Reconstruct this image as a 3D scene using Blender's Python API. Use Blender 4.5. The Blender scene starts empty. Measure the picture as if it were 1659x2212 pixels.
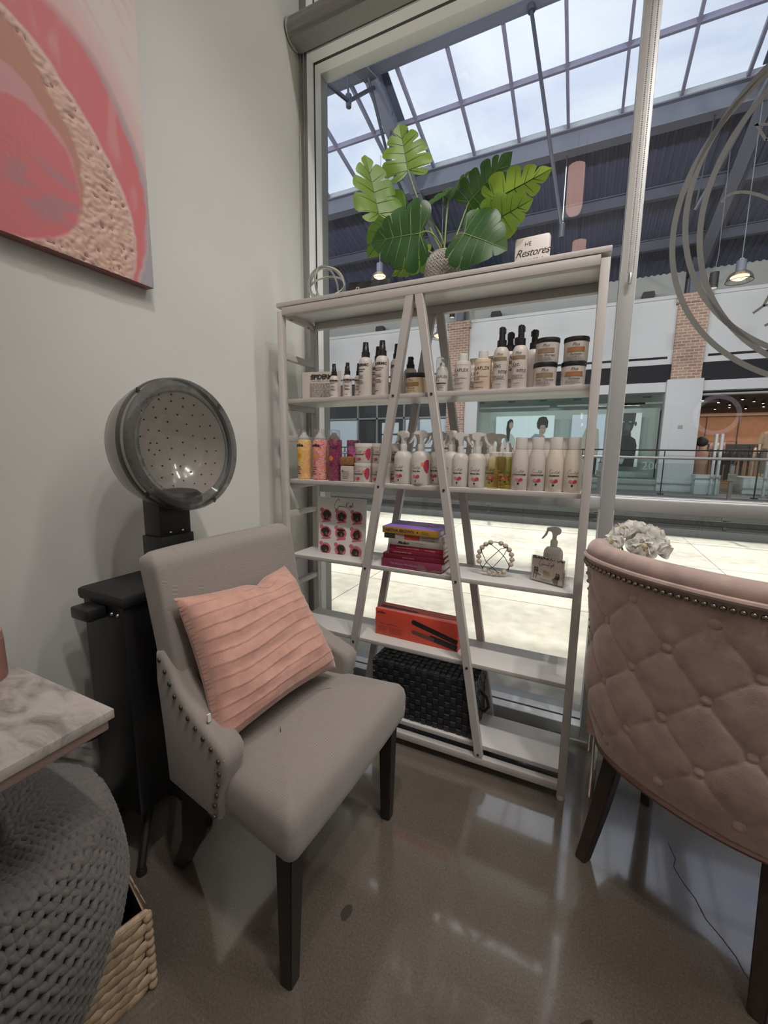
import bpy, bmesh, math, random
from mathutils import Vector, Matrix, Euler
from math import pi, sin, cos, radians, sqrt, atan2

random.seed(7)
scene = bpy.context.scene
C = scene.collection

# ------------------------------------------------------------------ camera
W, H = 1659, 2212
FPX = 894.2
PITCH, ROLL, YAW = radians(8.6417), radians(-0.641), radians(25.320)
CAM_H = 1.217
_f = Vector((-sin(YAW) * cos(PITCH), cos(YAW) * cos(PITCH), -sin(PITCH)))
_r = Vector((cos(YAW), sin(YAW), 0))
_d = _f.cross(_r)
_r2 = _r * cos(ROLL) + _d * sin(ROLL)
_d2 = _d * cos(ROLL) - _r * sin(ROLL)
cam = bpy.data.cameras.new('camera')
cam.sensor_fit = 'HORIZONTAL'
cam.sensor_width = 36
cam.lens = FPX * 36 / W
cam.clip_start = 0.02
cam.clip_end = 300
cam_o = bpy.data.objects.new('camera', cam)
C.objects.link(cam_o)
M3 = Matrix((_r2, -_d2, -_f)).transposed()
cam_o.matrix_world = Matrix.Translation((0, 0, CAM_H)) @ M3.to_4x4()
scene.camera = cam_o

# ------------------------------------------------------------------ view
scene.view_settings.view_transform = 'Standard'
scene.view_settings.look = 'None'
scene.view_settings.gamma = 1
scene.view_settings.use_curve_mapping = False
scene.view_settings.exposure = 0.0
try:
    scene.cycles.max_bounces = 10
    scene.cycles.diffuse_bounces = 5
    scene.cycles.transparent_max_bounces = 24
    scene.cycles.caustics_reflective = False
    scene.cycles.caustics_refractive = False
    scene.cycles.sample_clamp_indirect = 6
    scene.cycles.use_denoising = True
except Exception:
    pass

# ------------------------------------------------------------------ world and sun
SUN_EL, SUN_AZ = radians(65.0), radians(-14)      # azimuth from +Y towards +X
sun_dir = Vector((sin(SUN_AZ) * cos(SUN_EL), cos(SUN_AZ) * cos(SUN_EL), sin(SUN_EL)))
world = bpy.data.worlds.new('sky')
scene.world = world
world.use_nodes = True
nt = world.node_tree
nt.nodes.clear()
N = nt.nodes.new
out = N('ShaderNodeOutputWorld')
bg = N('ShaderNodeBackground')
sky = N('ShaderNodeTexSky')
sky.sky_type = 'NISHITA'
sky.sun_disc = False
sky.sun_elevation = SUN_EL
sky.sun_rotation = SUN_AZ
sky.air_density = 1.0
sky.dust_density = 2.0
tc = N('ShaderNodeTexCoord')
sep = N('ShaderNodeSeparateXYZ')
nt.links.new(tc.outputs['Generated'], sep.inputs[0])
mz = N('ShaderNodeMath'); mz.operation = 'MAXIMUM'; mz.inputs[1].default_value = 0.08
nt.links.new(sep.outputs['Z'], mz.inputs[0])
dx = N('ShaderNodeMath'); dx.operation = 'DIVIDE'
dy = N('ShaderNodeMath'); dy.operation = 'DIVIDE'
nt.links.new(sep.outputs['X'], dx.inputs[0]); nt.links.new(mz.outputs[0], dx.inputs[1])
nt.links.new(sep.outputs['Y'], dy.inputs[0]); nt.links.new(mz.outputs[0], dy.inputs[1])
cmb = N('ShaderNodeCombineXYZ')
nt.links.new(dx.outputs[0], cmb.inputs[0]); nt.links.new(dy.outputs[0], cmb.inputs[1])
nz = N('ShaderNodeTexNoise')
nz.inputs['Scale'].default_value = 1.7
nz.inputs['Detail'].default_value = 7
nz.inputs['Roughness'].default_value = 0.55
nz.inputs['Distortion'].default_value = 0.6
nt.links.new(cmb.outputs[0], nz.inputs['Vector'])
rp = N('ShaderNodeValToRGB')
rp.color_ramp.elements[0].position = 0.36
rp.color_ramp.elements[1].position = 0.70
nt.links.new(nz.outputs['Fac'], rp.inputs[0])
skm = N('ShaderNodeVectorMath'); skm.operation = 'MULTIPLY'
skm.inputs[1].default_value = (0.155, 0.152, 0.15)
nt.links.new(sky.outputs[0], skm.inputs[0])
mixc = N('ShaderNodeMix'); mixc.data_type = 'RGBA'
mixc.inputs['B'].default_value = (1.12, 1.15, 1.17, 1)
nt.links.new(rp.outputs[0], mixc.inputs['Factor'])
nt.links.new(skm.outputs[0], mixc.inputs['A'])
nt.links.new(mixc.outputs['Result'], bg.inputs['Color'])
bg.inputs['Strength'].default_value = 1.0
nt.links.new(bg.outputs[0], out.inputs[0])

sl = bpy.data.lights.new('sun', 'SUN')
sl.energy = 4.7
sl.angle = radians(3.0)
sl.color = (1.0, 0.93, 0.82)
so = bpy.data.objects.new('sun', sl)
so.rotation_euler = sun_dir.to_track_quat('Z', 'Y').to_euler()
so.location = (0, 8, 12)
C.objects.link(so)

UP_FILL = 95.0           # watts of each added fill torchiere bouncing off the salon ceiling
ROOM_LIGHT = 19.0          # watts of each ceiling fitting of the salon
SPOT_FILL = 95.0          # watts of each added fill spotlight over the product shelf
MALL_FILL = 330.0        # watts of each added fill floodlight on the near mall facade

# ------------------------------------------------------------------ helpers
def link(nt, a, b): nt.links.new(a, b)

def mat(name, col, rough=0.5, metal=0.0, noise=None, bump=None, emit=None, coat=0.0, trans=0.0, sheen=0.0, spec=0.5, coord='Object', sub=0.0):
    m = bpy.data.materials.new(name)
    m.use_nodes = True
    nt = m.node_tree
    b = nt.nodes['Principled BSDF']
    b.inputs['Base Color'].default_value = (*col, 1)
    b.inputs['Roughness'].default_value = rough
    b.inputs['Metallic'].default_value = metal
    b.inputs['Specular IOR Level'].default_value = spec
    if coat:
        b.inputs['Coat Weight'].default_value = coat
        b.inputs['Coat Roughness'].default_value = 0.08
    if sheen:
        b.inputs['Sheen Weight'].default_value = sheen
        b.inputs['Sheen Roughness'].default_value = 0.4
    if trans:
        b.inputs['Transmission Weight'].default_value = trans
    if sub:
        b.inputs['Subsurface Weight'].default_value = sub
        b.inputs['Subsurface Radius'].default_value = (0.02, 0.02, 0.02)
        b.inputs['Subsurface Scale'].default_value = 0.3
    if emit:
        b.inputs['Emission Color'].default_value = (*emit[0], 1)
        b.inputs['Emission Strength'].default_value = emit[1]
    if noise or bump:
        tc = nt.nodes.new('ShaderNodeTexCoord')
    if noise:
        sc, amt = noise[0], noise[1]
        n = nt.nodes.new('ShaderNodeTexNoise')
        n.inputs['Scale'].default_value = sc
        n.inputs['Detail'].default_value = 5
        link(nt, tc.outputs[coord], n.inputs['Vector'])
        r = nt.nodes.new('ShaderNodeMapRange')
        r.inputs[1].default_value = 0.3; r.inputs[2].default_value = 0.7
        r.inputs[3].default_value = 1 - amt; r.inputs[4].default_value = 1 + amt
        link(nt, n.outputs['Fac'], r.inputs[0])
        v = nt.nodes.new('ShaderNodeVectorMath'); v.operation = 'SCALE'
        v.inputs[0].default_value = col
        link(nt, r.outputs[0], v.inputs['Scale'])
        link(nt, v.outputs[0], b.inputs['Base Color'])
    if bump:
        n2 = nt.nodes.new('ShaderNodeTexNoise')
        n2.inputs['Scale'].default_value = bump[0]
        n2.inputs['Detail'].default_value = 3
        link(nt, tc.outputs[coord], n2.inputs['Vector'])
        bp = nt.nodes.new('ShaderNodeBump')
        bp.inputs['Strength'].default_value = bump[1]
        bp.inputs['Distance'].default_value = 0.002
        link(nt, n2.outputs['Fac'], bp.inputs['Height'])
        link(nt, bp.outputs[0], b.inputs['Normal'])
    return m

def glass(name, tint=(0.96, 0.98, 0.97), f0=0.04, rough=0.0, boost=1.0):
    m = bpy.data.materials.new(name)
    m.use_nodes = True
    nt = m.node_tree
    nt.nodes.clear()
    o = nt.nodes.new('ShaderNodeOutputMaterial')
    t = nt.nodes.new('ShaderNodeBsdfTransparent'); t.inputs[0].default_value = (*tint, 1)
    g = nt.nodes.new('ShaderNodeBsdfGlossy'); g.inputs['Roughness'].default_value = rough
    lw = nt.nodes.new('ShaderNodeLayerWeight'); lw.inputs[0].default_value = 0.5
    p = nt.nodes.new('ShaderNodeMath'); p.operation = 'POWER'; p.inputs[1].default_value = 4
    link(nt, lw.outputs['Facing'], p.inputs[0])
    r = nt.nodes.new('ShaderNodeMapRange'); r.inputs[3].default_value = f0; r.inputs[4].default_value = 0.9 * boost
    link(nt, p.outputs[0], r.inputs[0])
    mx = nt.nodes.new('ShaderNodeMixShader')
    link(nt, r.outputs[0], mx.inputs[0]); link(nt, t.outputs[0], mx.inputs[1]); link(nt, g.outputs[0], mx.inputs[2])
    link(nt, mx.outputs[0], o.inputs[0])
    return m

def new(): return bmesh.new()

def box(bm, c, s, rot=None, bev=0.0, seg=2):
    """box centred at c with full sizes s"""
    r = bmesh.ops.create_cube(bm, size=1)
    vs = r['verts']
    mt = Matrix.Translation(c) @ (rot.to_4x4() if rot is not None else Matrix.Identity(4)) @ Matrix.Diagonal((*s, 1))
    bmesh.ops.transform(bm, matrix=mt, verts=vs)
    if bev:
        es = list({e for v in vs for e in v.link_edges})
        bmesh.ops.bevel(bm, geom=es, offset=bev, segments=seg, affect='EDGES', profile=0.5)
    return vs

def boxx(bm, x0, x1, y0, y1, z0, z1, bev=0.0):
    return box(bm, ((x0 + x1) / 2, (y0 + y1) / 2, (z0 + z1) / 2), (x1 - x0, y1 - y0, z1 - z0), None, bev)

def frame_of(d):
    d = Vector(d).normalized()
    u = d.cross(Vector((0, 0, 1)))
    if u.length < 1e-4: u = Vector((1, 0, 0))
    u.normalize()
    return u, d.cross(u).normalized()

def bar(bm, p0, p1, w, h, up=None, bev=0.0):
    """square bar from p0 to p1; w across, h along up"""
    p0, p1 = Vector(p0), Vector(p1)
    d = (p1 - p0)
    L = d.length
    d.normalize()
    up = Vector(up or (0, 0, 1))
    x = d.cross(up)
    if x.length < 1e-4: x = Vector((1, 0, 0))
    x.normalize()
    z = x.cross(d)
    rot = Matrix((x, d, z)).transposed()
    box(bm, (p0 + p1) / 2, (w, L, h), rot, bev)

def tube(bm, pts, r, n=8, closed=False, caps=True):
    pts = [Vector(p) for p in pts]
    k = len(pts)
    rr = r if isinstance(r, (list, tuple)) else [r] * k
    rings = []
    u = None
    for i, p in enumerate(pts):
        a = pts[(i - 1) % k] if (closed or i > 0) else p
        b = pts[(i + 1) % k] if (closed or i < k - 1) else p
        d = (b - a)
        if d.length < 1e-9: d = Vector((0, 0, 1))
        d.normalize()
        if u is None:
            u, v = frame_of(d)
        else:
            u = (u - d * u.dot(d))
            if u.length < 1e-6: u, v = frame_of(d)
            u.normalize()
            v = d.cross(u)
        rings.append([bm.verts.new(p + (u * cos(2 * pi * j / n) + v * sin(2 * pi * j / n)) * rr[i]) for j in range(n)])
    m = k if closed else k - 1
    for i in range(m):
        A, B = rings[i], rings[(i + 1) % k]
        for j in range(n):
            bm.faces.new((A[j], A[(j + 1) % n], B[(j + 1) % n], B[j]))
    if caps and not closed:
        bm.faces.new(rings[0][::-1]); bm.faces.new(rings[-1])

def cyl(bm, p0, p1, r0, r1=None, n=16):
    tube(bm, [p0, p1], [r0, r0 if r1 is None else r1], n)

def lathe(bm, prof, n=24, o=(0, 0, 0), mtx=None):
    """prof: list of (r, z). Points with r == 0 become poles."""
    o = Vector(o)
    rings = []
    for r, z in prof:
        if r <= 1e-6:
            p = [Vector((0, 0, z))]
        else:
            p = [Vector((r * cos(2 * pi * j / n), r * sin(2 * pi * j / n), z)) for j in range(n)]
        rings.append([bm.verts.new((mtx @ q if mtx else q) + o) for q in p])
    for A, B in zip(rings, rings[1:]):
        if len(A) == 1 and len(B) == 1: continue
        for j in range(n):
            if len(A) == 1: bm.faces.new((A[0], B[(j + 1) % n], B[j]))
            elif len(B) == 1: bm.faces.new((A[j], A[(j + 1) % n], B[0]))
            else: bm.faces.new((A[j], A[(j + 1) % n], B[(j + 1) % n], B[j]))

def prism(bm, pts, axis, a, b):
    """pts 2-D outline; axis 0/1/2 is the extruded axis, from a to b"""
    def mk(p, t):
        l = [p[0], p[1]]; l.insert(axis, t); return bm.verts.new(l)
    A = [mk(p, a) for p in pts]; B = [mk(p, b) for p in pts]
    fs = [bm.faces.new(A), bm.faces.new(B[::-1])]
    n = len(pts)
    for i in range(n):
        fs.append(bm.faces.new((A[i], B[i], B[(i + 1) % n], A[(i + 1) % n])))
    bmesh.ops.recalc_face_normals(bm, faces=fs)
    return A + B

def grid(bm, fn, nu, nv, wrap_u=False, wrap_v=False):
    V = [[bm.verts.new(fn(i / nu, j / nv)) for j in range(nv + (0 if wrap_v else 1))] for i in range(nu + (0 if wrap_u else 1))]
    for i in range(nu):
        for j in range(nv):
            i2 = (i + 1) % len(V); j2 = (j + 1) % len(V[0])
            bm.faces.new((V[i][j], V[i2][j], V[i2][j2], V[i][j2]))
    return V

def sphere(bm, c, r, nu=16, nv=10, sc=(1, 1, 1), rot=None):
    c = Vector(c)
    prof = [(r * sin(pi * k / nv), -r * cos(pi * k / nv)) for k in range(nv + 1)]
    prof[0] = (0, -r); prof[-1] = (0, r)
    mt = Matrix.Diagonal((*sc,))
    if rot is not None: mt = rot @ mt
    lathe(bm, prof, nu, c, mt)

def obj(name, bm, m, parent=None, ang=35, flat=False):
    me = bpy.data.meshes.new(name)
    bmesh.ops.recalc_face_normals(bm, faces=bm.faces[:])
    bm.to_mesh(me); bm.free()
    if not flat:
        me.polygons.foreach_set('use_smooth', [True] * len(me.polygons))
        me.set_sharp_from_angle(angle=radians(ang))
    if m is not None: me.materials.append(m)
    o = bpy.data.objects.new(name, me)
    C.objects.link(o)
    if parent is not None: o.parent = parent
    return o

def mesh_obj(name, me, m=None, parent=None):
    o = bpy.data.objects.new(name, me)
    if m is not None and not me.materials: me.materials.append(m)
    C.objects.link(o)
    if parent is not None: o.parent = parent
    return o

def thing(name, label, cat, loc=(0, 0, 0), rz=0.0, group=None):
    o = bpy.data.objects.new(name, None)
    o.empty_display_size = 0.05
    C.objects.link(o)
    o.location = loc; o.rotation_euler = (0, 0, rz)
    return tag(o, label, cat, group)

def tag(o, label, cat, group=None):
    o['label'] = label; o['category'] = cat
    if group: o['group'] = group
    return o

def struct(name, bm=None, m=None, parent=None, loc=None, flat=False):
    if bm is None:
        o = bpy.data.objects.new(name, None); C.objects.link(o); o.empty_display_size = 0.05
        if parent is not None: o.parent = parent
    else:
        o = obj(name, bm, m, parent, flat=flat)
    if parent is None: o['kind'] = 'structure'
    if loc: o.location = loc
    return o

KIDS = {}
def kids(o):
    return [c for c in o.children]

def dup(root, loc, rz=None, label=None, group=None):
    r = root.copy(); C.objects.link(r); r.location = loc
    if rz is not None: r.rotation_euler = (0, 0, rz)
    if label: r['label'] = label
    if group: r['group'] = group
    for ch in root.children:
        c = ch.copy(); C.objects.link(c); c.parent = r
        for g in ch.children:
            d = g.copy(); C.objects.link(d); d.parent = c
    return r

_txt = {}
def fine(b, lim, ax=(0, 1)):
    """split long edges so that a flat print can follow a curved wall"""
    bmesh.ops.triangulate(b, faces=b.faces[:])
    for _ in range(4):
        es = [e for e in b.edges if abs(e.verts[0].co.x - e.verts[1].co.x) > lim]
        if not es: break
        bmesh.ops.subdivide_edges(b, edges=es, cuts=1)
        bmesh.ops.triangulate(b, faces=[f for f in b.faces if len(f.verts) > 3])
def text_mesh(s, size, shear=0.0, ext=0.0, bend=None, align='CENTER', off=0.0, space=1.0):
    """letters lie in the XZ plane facing -Y; bend wraps them round a cylinder of that radius centred on the origin"""
    k = (s, size, shear, ext, bend, align, off, space)
    if k in _txt: return _txt[k]
    cu = bpy.data.curves.new('letters', 'FONT')
    cu.body = s; cu.size = size; cu.shear = shear; cu.align_x = align; cu.resolution_u = 2
    cu.extrude = ext; cu.offset = off; cu.space_character = space; cu.fill_mode = 'FRONT' if ext == 0 else 'BOTH'
    o = bpy.data.objects.new('letters', cu)
    me = bpy.data.meshes.new_from_object(o)
    bpy.data.objects.remove(o)
    if bend:
        b = bmesh.new(); b.from_mesh(me); fine(b, bend * 0.16, (0, 1)); b.to_mesh(me); b.free()
    for v in me.vertices:
        x, y, z = v.co
        if bend:
            a = x / bend
            v.co = (sin(a) * (bend + z + 0.0007), -cos(a) * (bend + z + 0.0007), y)
        else:
            v.co = (x, -z, y)
    _txt[k] = me
    return me

def text(s, size, m, parent, loc=(0, 0, 0), rot=(0, 0, 0), name='lettering', **kw):
    me = text_mesh(s, size, **kw)
    if not me.materials: me.materials.append(m)
    elif me.materials[0] != m:
        me = me.copy(); me.materials.clear(); me.materials.append(m)
    o = bpy.data.objects.new(name, me)
    C.objects.link(o); o.parent = parent
    o.location = loc; o.rotation_euler = rot
    return o

def print_lines(bm, x0, x1, z0, z1, n, bend=None, y=0.0, h=None, seed=1, jag=0.25):
    """rows of small printed type too small to read: thin bars broken into words"""
    rnd = random.Random(seed)
    dz = (z1 - z0) / max(1, n)
    for i in range(n):
        z = z1 - dz * (i + 0.5)
        hh = h or abs(dz) * 0.42
        x = x0
        xe = x1 - (x1 - x0) * jag * rnd.random()
        while x < xe:
            w = (x1 - x0) * (0.06 + 0.14 * rnd.random())
            w = min(w, xe - x)
            k = 3 if bend else 1
            row = []
            for q in range(k + 1):
                xx = x + w * q / k
                for zz in (z - hh / 2, z + hh / 2):
                    if bend:
                        a = xx / bend
                        row.append(bm.verts.new((sin(a) * (bend + .0006), -cos(a) * (bend + .0006), zz)))
                    else:
                        row.append(bm.verts.new((xx, y, zz)))
            for q in range(k):
                bm.faces.new((row[2 * q], row[2 * q + 2], row[2 * q + 3], row[2 * q + 1]))
            x += w + (x1 - x0) * 0.03

def bent_poly(bm, pts, bend, off=.0006, y=None):
    """flat patch of an outline, wrapped on a cylinder (bend) or left flat at y"""
    if not bend:
        return bm.faces.new([bm.verts.new((x, y or 0.0, z)) for x, z in pts])
    t = bmesh.new(); t.faces.new([t.verts.new((x, z, 0)) for x, z in pts]); fine(t, bend * 0.16)
    m = {}
    for v in t.verts:
        a = v.co.x / bend; m[v] = bm.verts.new((sin(a) * (bend + off), -cos(a) * (bend + off), v.co.y))
    for f in t.faces: bm.faces.new([m[v] for v in f.verts])
    t.free()

def bent_strip(bm, x0, x1, z0, z1, bend, n=8, off=.0006):
    for i in range(n):
        a0 = x0 + (x1 - x0) * i / n; a1 = x0 + (x1 - x0) * (i + 1) / n
        bent_poly(bm, [(a0, z0), (a1, z0), (a1, z1), (a0, z1)], bend, off)

def disc_pts(cx, cz, rx, rz=None, n=14, wob=0.0, rnd=random):
    rz = rz or rx
    return [(cx + rx * (1 + wob * rnd.uniform(-1, 1)) * cos(2 * pi * i / n), cz + rz * (1 + wob * rnd.uniform(-1, 1)) * sin(2 * pi * i / n)) for i in range(n)]

# ------------------------------------------------------------------ materials
M_wall = mat('wall_paint', (0.60, 0.60, 0.572), 0.75, noise=(3.0, 0.02), bump=(220, 0.06))
M_ceil = mat('ceiling_paint', (0.80, 0.79, 0.77), 0.9)
M_dark = mat('black_plastic', (0.012, 0.012, 0.013), 0.38)
M_black = mat('matte_black', (0.015, 0.015, 0.016), 0.6)
M_alu = mat('anodised_aluminium', (0.50, 0.51, 0.51), 0.42, 0.35)
M_alud = mat('grey_frame_return', (0.27, 0.275, 0.275), 0.5, 0.2)
M_gasket = mat('black_gasket', (0.012, 0.012, 0.014), 0.5)
M_chrome = mat('chrome', (0.75, 0.75, 0.75), 0.12, 1.0)
M_steel = mat('brushed_steel', (0.55, 0.55, 0.54), 0.3, 1.0)
M_glass = glass('window_glass', (0.95, 0.97, 0.965), 0.045)
M_glass2 = glass('storefront_glass', (0.86, 0.92, 0.90), 0.06)
M_rail_glass = glass('rail_glass', (0.80, 0.86, 0.85), 0.06)
M_skyglass = glass('skylight_glass', (0.93, 0.97, 0.99), 0.03, boost=0.6)
M_acrylic = glass('clear_acrylic', (0.95, 0.96, 0.96), 0.06)
M_white = mat('white_lacquer', (0.70, 0.69, 0.67), 0.35)
M_whitem = mat('shaded_white_metal', (0.46, 0.435, 0.42), 0.4)  # shelf white darkened to carry the shade on its front faces
M_whitepl = mat('white_plastic', (0.78, 0.76, 0.73), 0.35)
M_ink = mat('black_ink', (0.012, 0.012, 0.013), 0.5)
M_greyink = mat('grey_ink', (0.16, 0.15, 0.15), 0.6)
M_paper = mat('white_paper', (0.72, 0.69, 0.67), 0.7)
M_pinkpaper = mat('blush_paper', (0.66, 0.56, 0.51), 0.6)
M_extwhite = mat('mall_white_panel', (0.60, 0.605, 0.625), 0.6)
M_extgrey = mat('mall_grey_plaster', (0.36, 0.37, 0.36), 0.8)
M_steelblue = mat('painted_steel', (0.115, 0.128, 0.175), 0.55)
M_deck = mat('roof_deck', (0.044, 0.053, 0.105), 0.7)
M_bars = mat('skylight_bar', (0.17, 0.17, 0.25), 0.5)
M_rod = mat('dark_rod', (0.030, 0.034, 0.05), 0.5)
M_railsteel = mat('rail_steel', (0.12, 0.12, 0.12), 0.38, 0.6)
M_slab = mat('grey_slab', (0.10, 0.105, 0.105), 0.7)
M_exfloor = mat('opposite_floor', (0.30, 0.30, 0.29), 0.5)
M_blackband = mat('black_fascia', (0.010, 0.011, 0.017), 0.6, spec=0.2)
M_pink = mat('pink_metal', (0.60, 0.34, 0.30), 0.4, 0.2)

def concrete_floor():
    m = bpy.data.materials.new('polished_concrete'); m.use_nodes = True
    nt = m.node_tree; b = nt.nodes['Principled BSDF']; N = nt.nodes.new
    tc = N('ShaderNodeTexCoord')
    n1 = N('ShaderNodeTexNoise'); n1.inputs['Scale'].default_value = 1.6; n1.inputs['Detail'].default_value = 6
    n2 = N('ShaderNodeTexNoise'); n2.inputs['Scale'].default_value = 190; n2.inputs['Detail'].default_value = 2
    v = N('ShaderNodeTexVoronoi'); v.inputs['Scale'].default_value = 130
    for q in (n1, n2, v): link(nt, tc.outputs['Object'], q.inputs['Vector'])
    r1 = N('ShaderNodeValToRGB')
    r1.color_ramp.elements[0].position = 0.3; r1.color_ramp.elements[0].color = (0.105, 0.088, 0.073, 1)
    r1.color_ramp.elements[1].position = 0.72; r1.color_ramp.elements[1].color = (0.165, 0.142, 0.120, 1)
    link(nt, n1.outputs['Fac'], r1.inputs[0])
    r2 = N('ShaderNodeMapRange'); r2.inputs[1].default_value = 0.3; r2.inputs[2].default_value = 0.7; r2.inputs[3].default_value = 0.82; r2.inputs[4].default_value = 1.18
    link(nt, n2.outputs['Fac'], r2.inputs[0])
    sc = N('ShaderNodeVectorMath'); sc.operation = 'SCALE'
    link(nt, r1.outputs[0], sc.inputs[0]); link(nt, r2.outputs[0], sc.inputs['Scale'])
    sp = N('ShaderNodeMath'); sp.operation = 'LESS_THAN'; sp.inputs[1].default_value = 0.10
    link(nt, v.outputs['Distance'], sp.inputs[0])
    wn = N('ShaderNodeTexWhiteNoise'); link(nt, v.outputs['Position'], wn.inputs['Vector'])
    g = N('ShaderNodeMath'); g.operation = 'GREATER_THAN'; g.inputs[1].default_value = 0.8
    link(nt, wn.outputs['Value'], g.inputs[0])
    mm = N('ShaderNodeMath'); mm.operation = 'MULTIPLY'
    link(nt, sp.outputs[0], mm.inputs[0]); link(nt, g.outputs[0], mm.inputs[1])
    mx = N('ShaderNodeMix'); mx.data_type = 'RGBA'; mx.inputs['B'].default_value = (0.34, 0.29, 0.23, 1)
    link(nt, mm.outputs[0], mx.inputs['Factor']); link(nt, sc.outputs[0], mx.inputs['A'])
    link(nt, mx.outputs['Result'], b.inputs['Base Color'])
    rr = N('ShaderNodeMapRange'); rr.inputs[1].default_value = 0.3; rr.inputs[2].default_value = 0.7; rr.inputs[3].default_value = 0.10; rr.inputs[4].default_value = 0.19
    n3 = N('ShaderNodeTexNoise'); n3.inputs['Scale'].default_value = 4; n3.inputs['Detail'].default_value = 5
    link(nt, tc.outputs['Object'], n3.inputs['Vector']); link(nt, n3.outputs['Fac'], rr.inputs[0])
    link(nt, rr.outputs[0], b.inputs['Roughness'])
    b.inputs['Specular IOR Level'].default_value = 1.0; b.inputs['Coat Weight'].default_value = 1.0; b.inputs['Coat Roughness'].default_value = 0.06; b.inputs['Coat IOR'].default_value = 1.6
    bp = N('ShaderNodeBump'); bp.inputs['Strength'].default_value = 0.04; bp.inputs['Distance'].default_value = 0.002
    n4 = N('ShaderNodeTexNoise'); n4.inputs['Scale'].default_value = 22; n4.inputs['Detail'].default_value = 3
    link(nt, tc.outputs['Object'], n4.inputs['Vector']); link(nt, n4.outputs['Fac'], bp.inputs['Height']); link(nt, bp.outputs[0], b.inputs['Normal'])
    return m
M_floor = concrete_floor()
M_walk = mat('walkway_concrete', (0.60, 0.565, 0.48), 0.65, noise=(9.0, 0.14), bump=(90, 0.15))

def brick_mat():
    m = bpy.data.materials.new('brick'); m.use_nodes = True
    nt = m.node_tree; b = nt.nodes['Principled BSDF']; N = nt.nodes.new
    tc = N('ShaderNodeTexCoord'); mp = N('ShaderNodeMapping'); mp.inputs['Rotation'].default_value = (radians(90), 0, 0)
    link(nt, tc.outputs['Object'], mp.inputs['Vector'])
    br = N('ShaderNodeTexBrick'); br.inputs['Scale'].default_value = 1.0
    br.inputs['Color1'].default_value = (0.34, 0.185, 0.135, 1); br.inputs['Color2'].default_value = (0.46, 0.29, 0.215, 1)
    br.inputs['Mortar'].default_value = (0.56, 0.48, 0.42, 1)
    br.inputs['Mortar Size'].default_value = 0.012; br.inputs['Brick Width'].default_value = 0.22; br.inputs['Row Height'].default_value = 0.085
    link(nt, mp.outputs[0], br.inputs['Vector']); link(nt, br.outputs['Color'], b.inputs['Base Color'])
    b.inputs['Roughness'].default_value = 0.85
    return m
M_brick = brick_mat()

# ------------------------------------------------------------------ room shell
XL, XR, YB, YW, ZC = -1.305, 3.4, -3.6, 1.80, 4.1
bm = new(); boxx(bm, XL - 0.2, XR + 0.2, YB - 0.2, 1.975, -0.2, 0.0); struct('floor', bm, M_floor)
bm = new(); boxx(bm, XL - 0.2, XL, YB, 1.98, 0, ZC); struct('wall_left', bm, M_wall)
bm = new(); boxx(bm, XR, XR + 0.2, YB, 1.98, 0, ZC); struct('wall_right', bm, M_wall)
bm = new(); boxx(bm, XL - 0.2, XR + 0.2, YB - 0.2, YB, 0, ZC); struct('wall_back', bm, M_wall)
bm = new(); boxx(bm, XL - 0.2, XR + 0.2, YB - 0.2, 1.98, ZC, ZC + 0.2); struct('ceiling', bm, M_ceil)
bm = new(); boxx(bm, XL, XL + 0.012, YB, 1.78, 0, 0.10, 0.002); struct('baseboard_left', bm, mat('grey_vinyl', (0.05, 0.052, 0.052), 0.55))

# polished floor flaws seen in the photo: a hairline crack and two stains
bm = new()
cr = [(0.335, 1.41), (0.345, 1.36), (0.335, 1.33), (0.352, 1.285), (0.372, 1.25), (0.385, 1.20), (0.41, 1.165), (0.43, 1.13), (0.437, 1.10), (0.46, 1.06)]
for (a, b) in zip(cr, cr[1:]):
    bar(bm, (a[0], a[1], 0.0004), (b[0], b[1], 0.0004), 0.0022, 0.0006)
o = obj('hairline_crack', bm, mat('crack_dark', (0.05, 0.045, 0.045), 0.6), bpy.data.objects['floor'])
bm = new(); bm.faces.new([bm.verts.new((x, y, 0.0007)) for x, y in disc_pts(-0.475, 0.80, 0.013, 0.022, 18, 0.12)])
obj('stain', bm, mat('stain_dark', (0.055, 0.047, 0.04), 0.3), bpy.data.objects['floor'])
bm = new(); bm.faces.new([bm.verts.new((x, y, 0.0007)) for x, y in ((0.075, 0.815), (0.09, 0.822), (0.108, 0.838), (0.112, 0.85), (0.100, 0.846), (0.086, 0.832))])
obj('stain', bm, mat('stain_dark', (0.055, 0.047, 0.04), 0.3), bpy.data.objects['floor'])

# ------------------------------------------------------------------ window wall
win = struct('window_1')
M_reveal_lit = mat('lit_reveal_white', (0.84, 0.85, 0.86), 0.45)  # bright liner colour carries the daylight on the window reveals
YG = 1.915
def wpart(name, dims, m, bev=0.0015):
    b = new(); boxx(b, *dims, bev); return obj(name, b, m, win)
Z_T0, Z_T1, Z_H0, Z_H1, ZTOP = 0.995, 1.04, 2.99, 3.035, 4.1
wpart('jamb', (XL, -1.268, YW, 1.975, 0.0, ZTOP), M_alud)
wpart('mullion', (0.077, 0.125, YW, 1.975, 0.0, ZTOP), M_alu)
wpart('mullion', (1.60, 1.648, YW, 1.975, 0.0, ZTOP), M_alu)
wpart('jamb', (3.35, XR, YW, 1.975, 0.0, ZTOP), M_alu)
lites = [(-1.268, 0.077), (0.125, 1.60), (1.648, 3.35)]
rows = [(0.10, Z_T0), (Z_T1, Z_H0), (Z_H1, ZTOP - 0.06)]
wpart('threshold', (XL, XR, YW - 0.012, YW, 0.0, 0.006), mat('pale_grout', (0.33, 0.32, 0.30), 0.7), 0)
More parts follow.
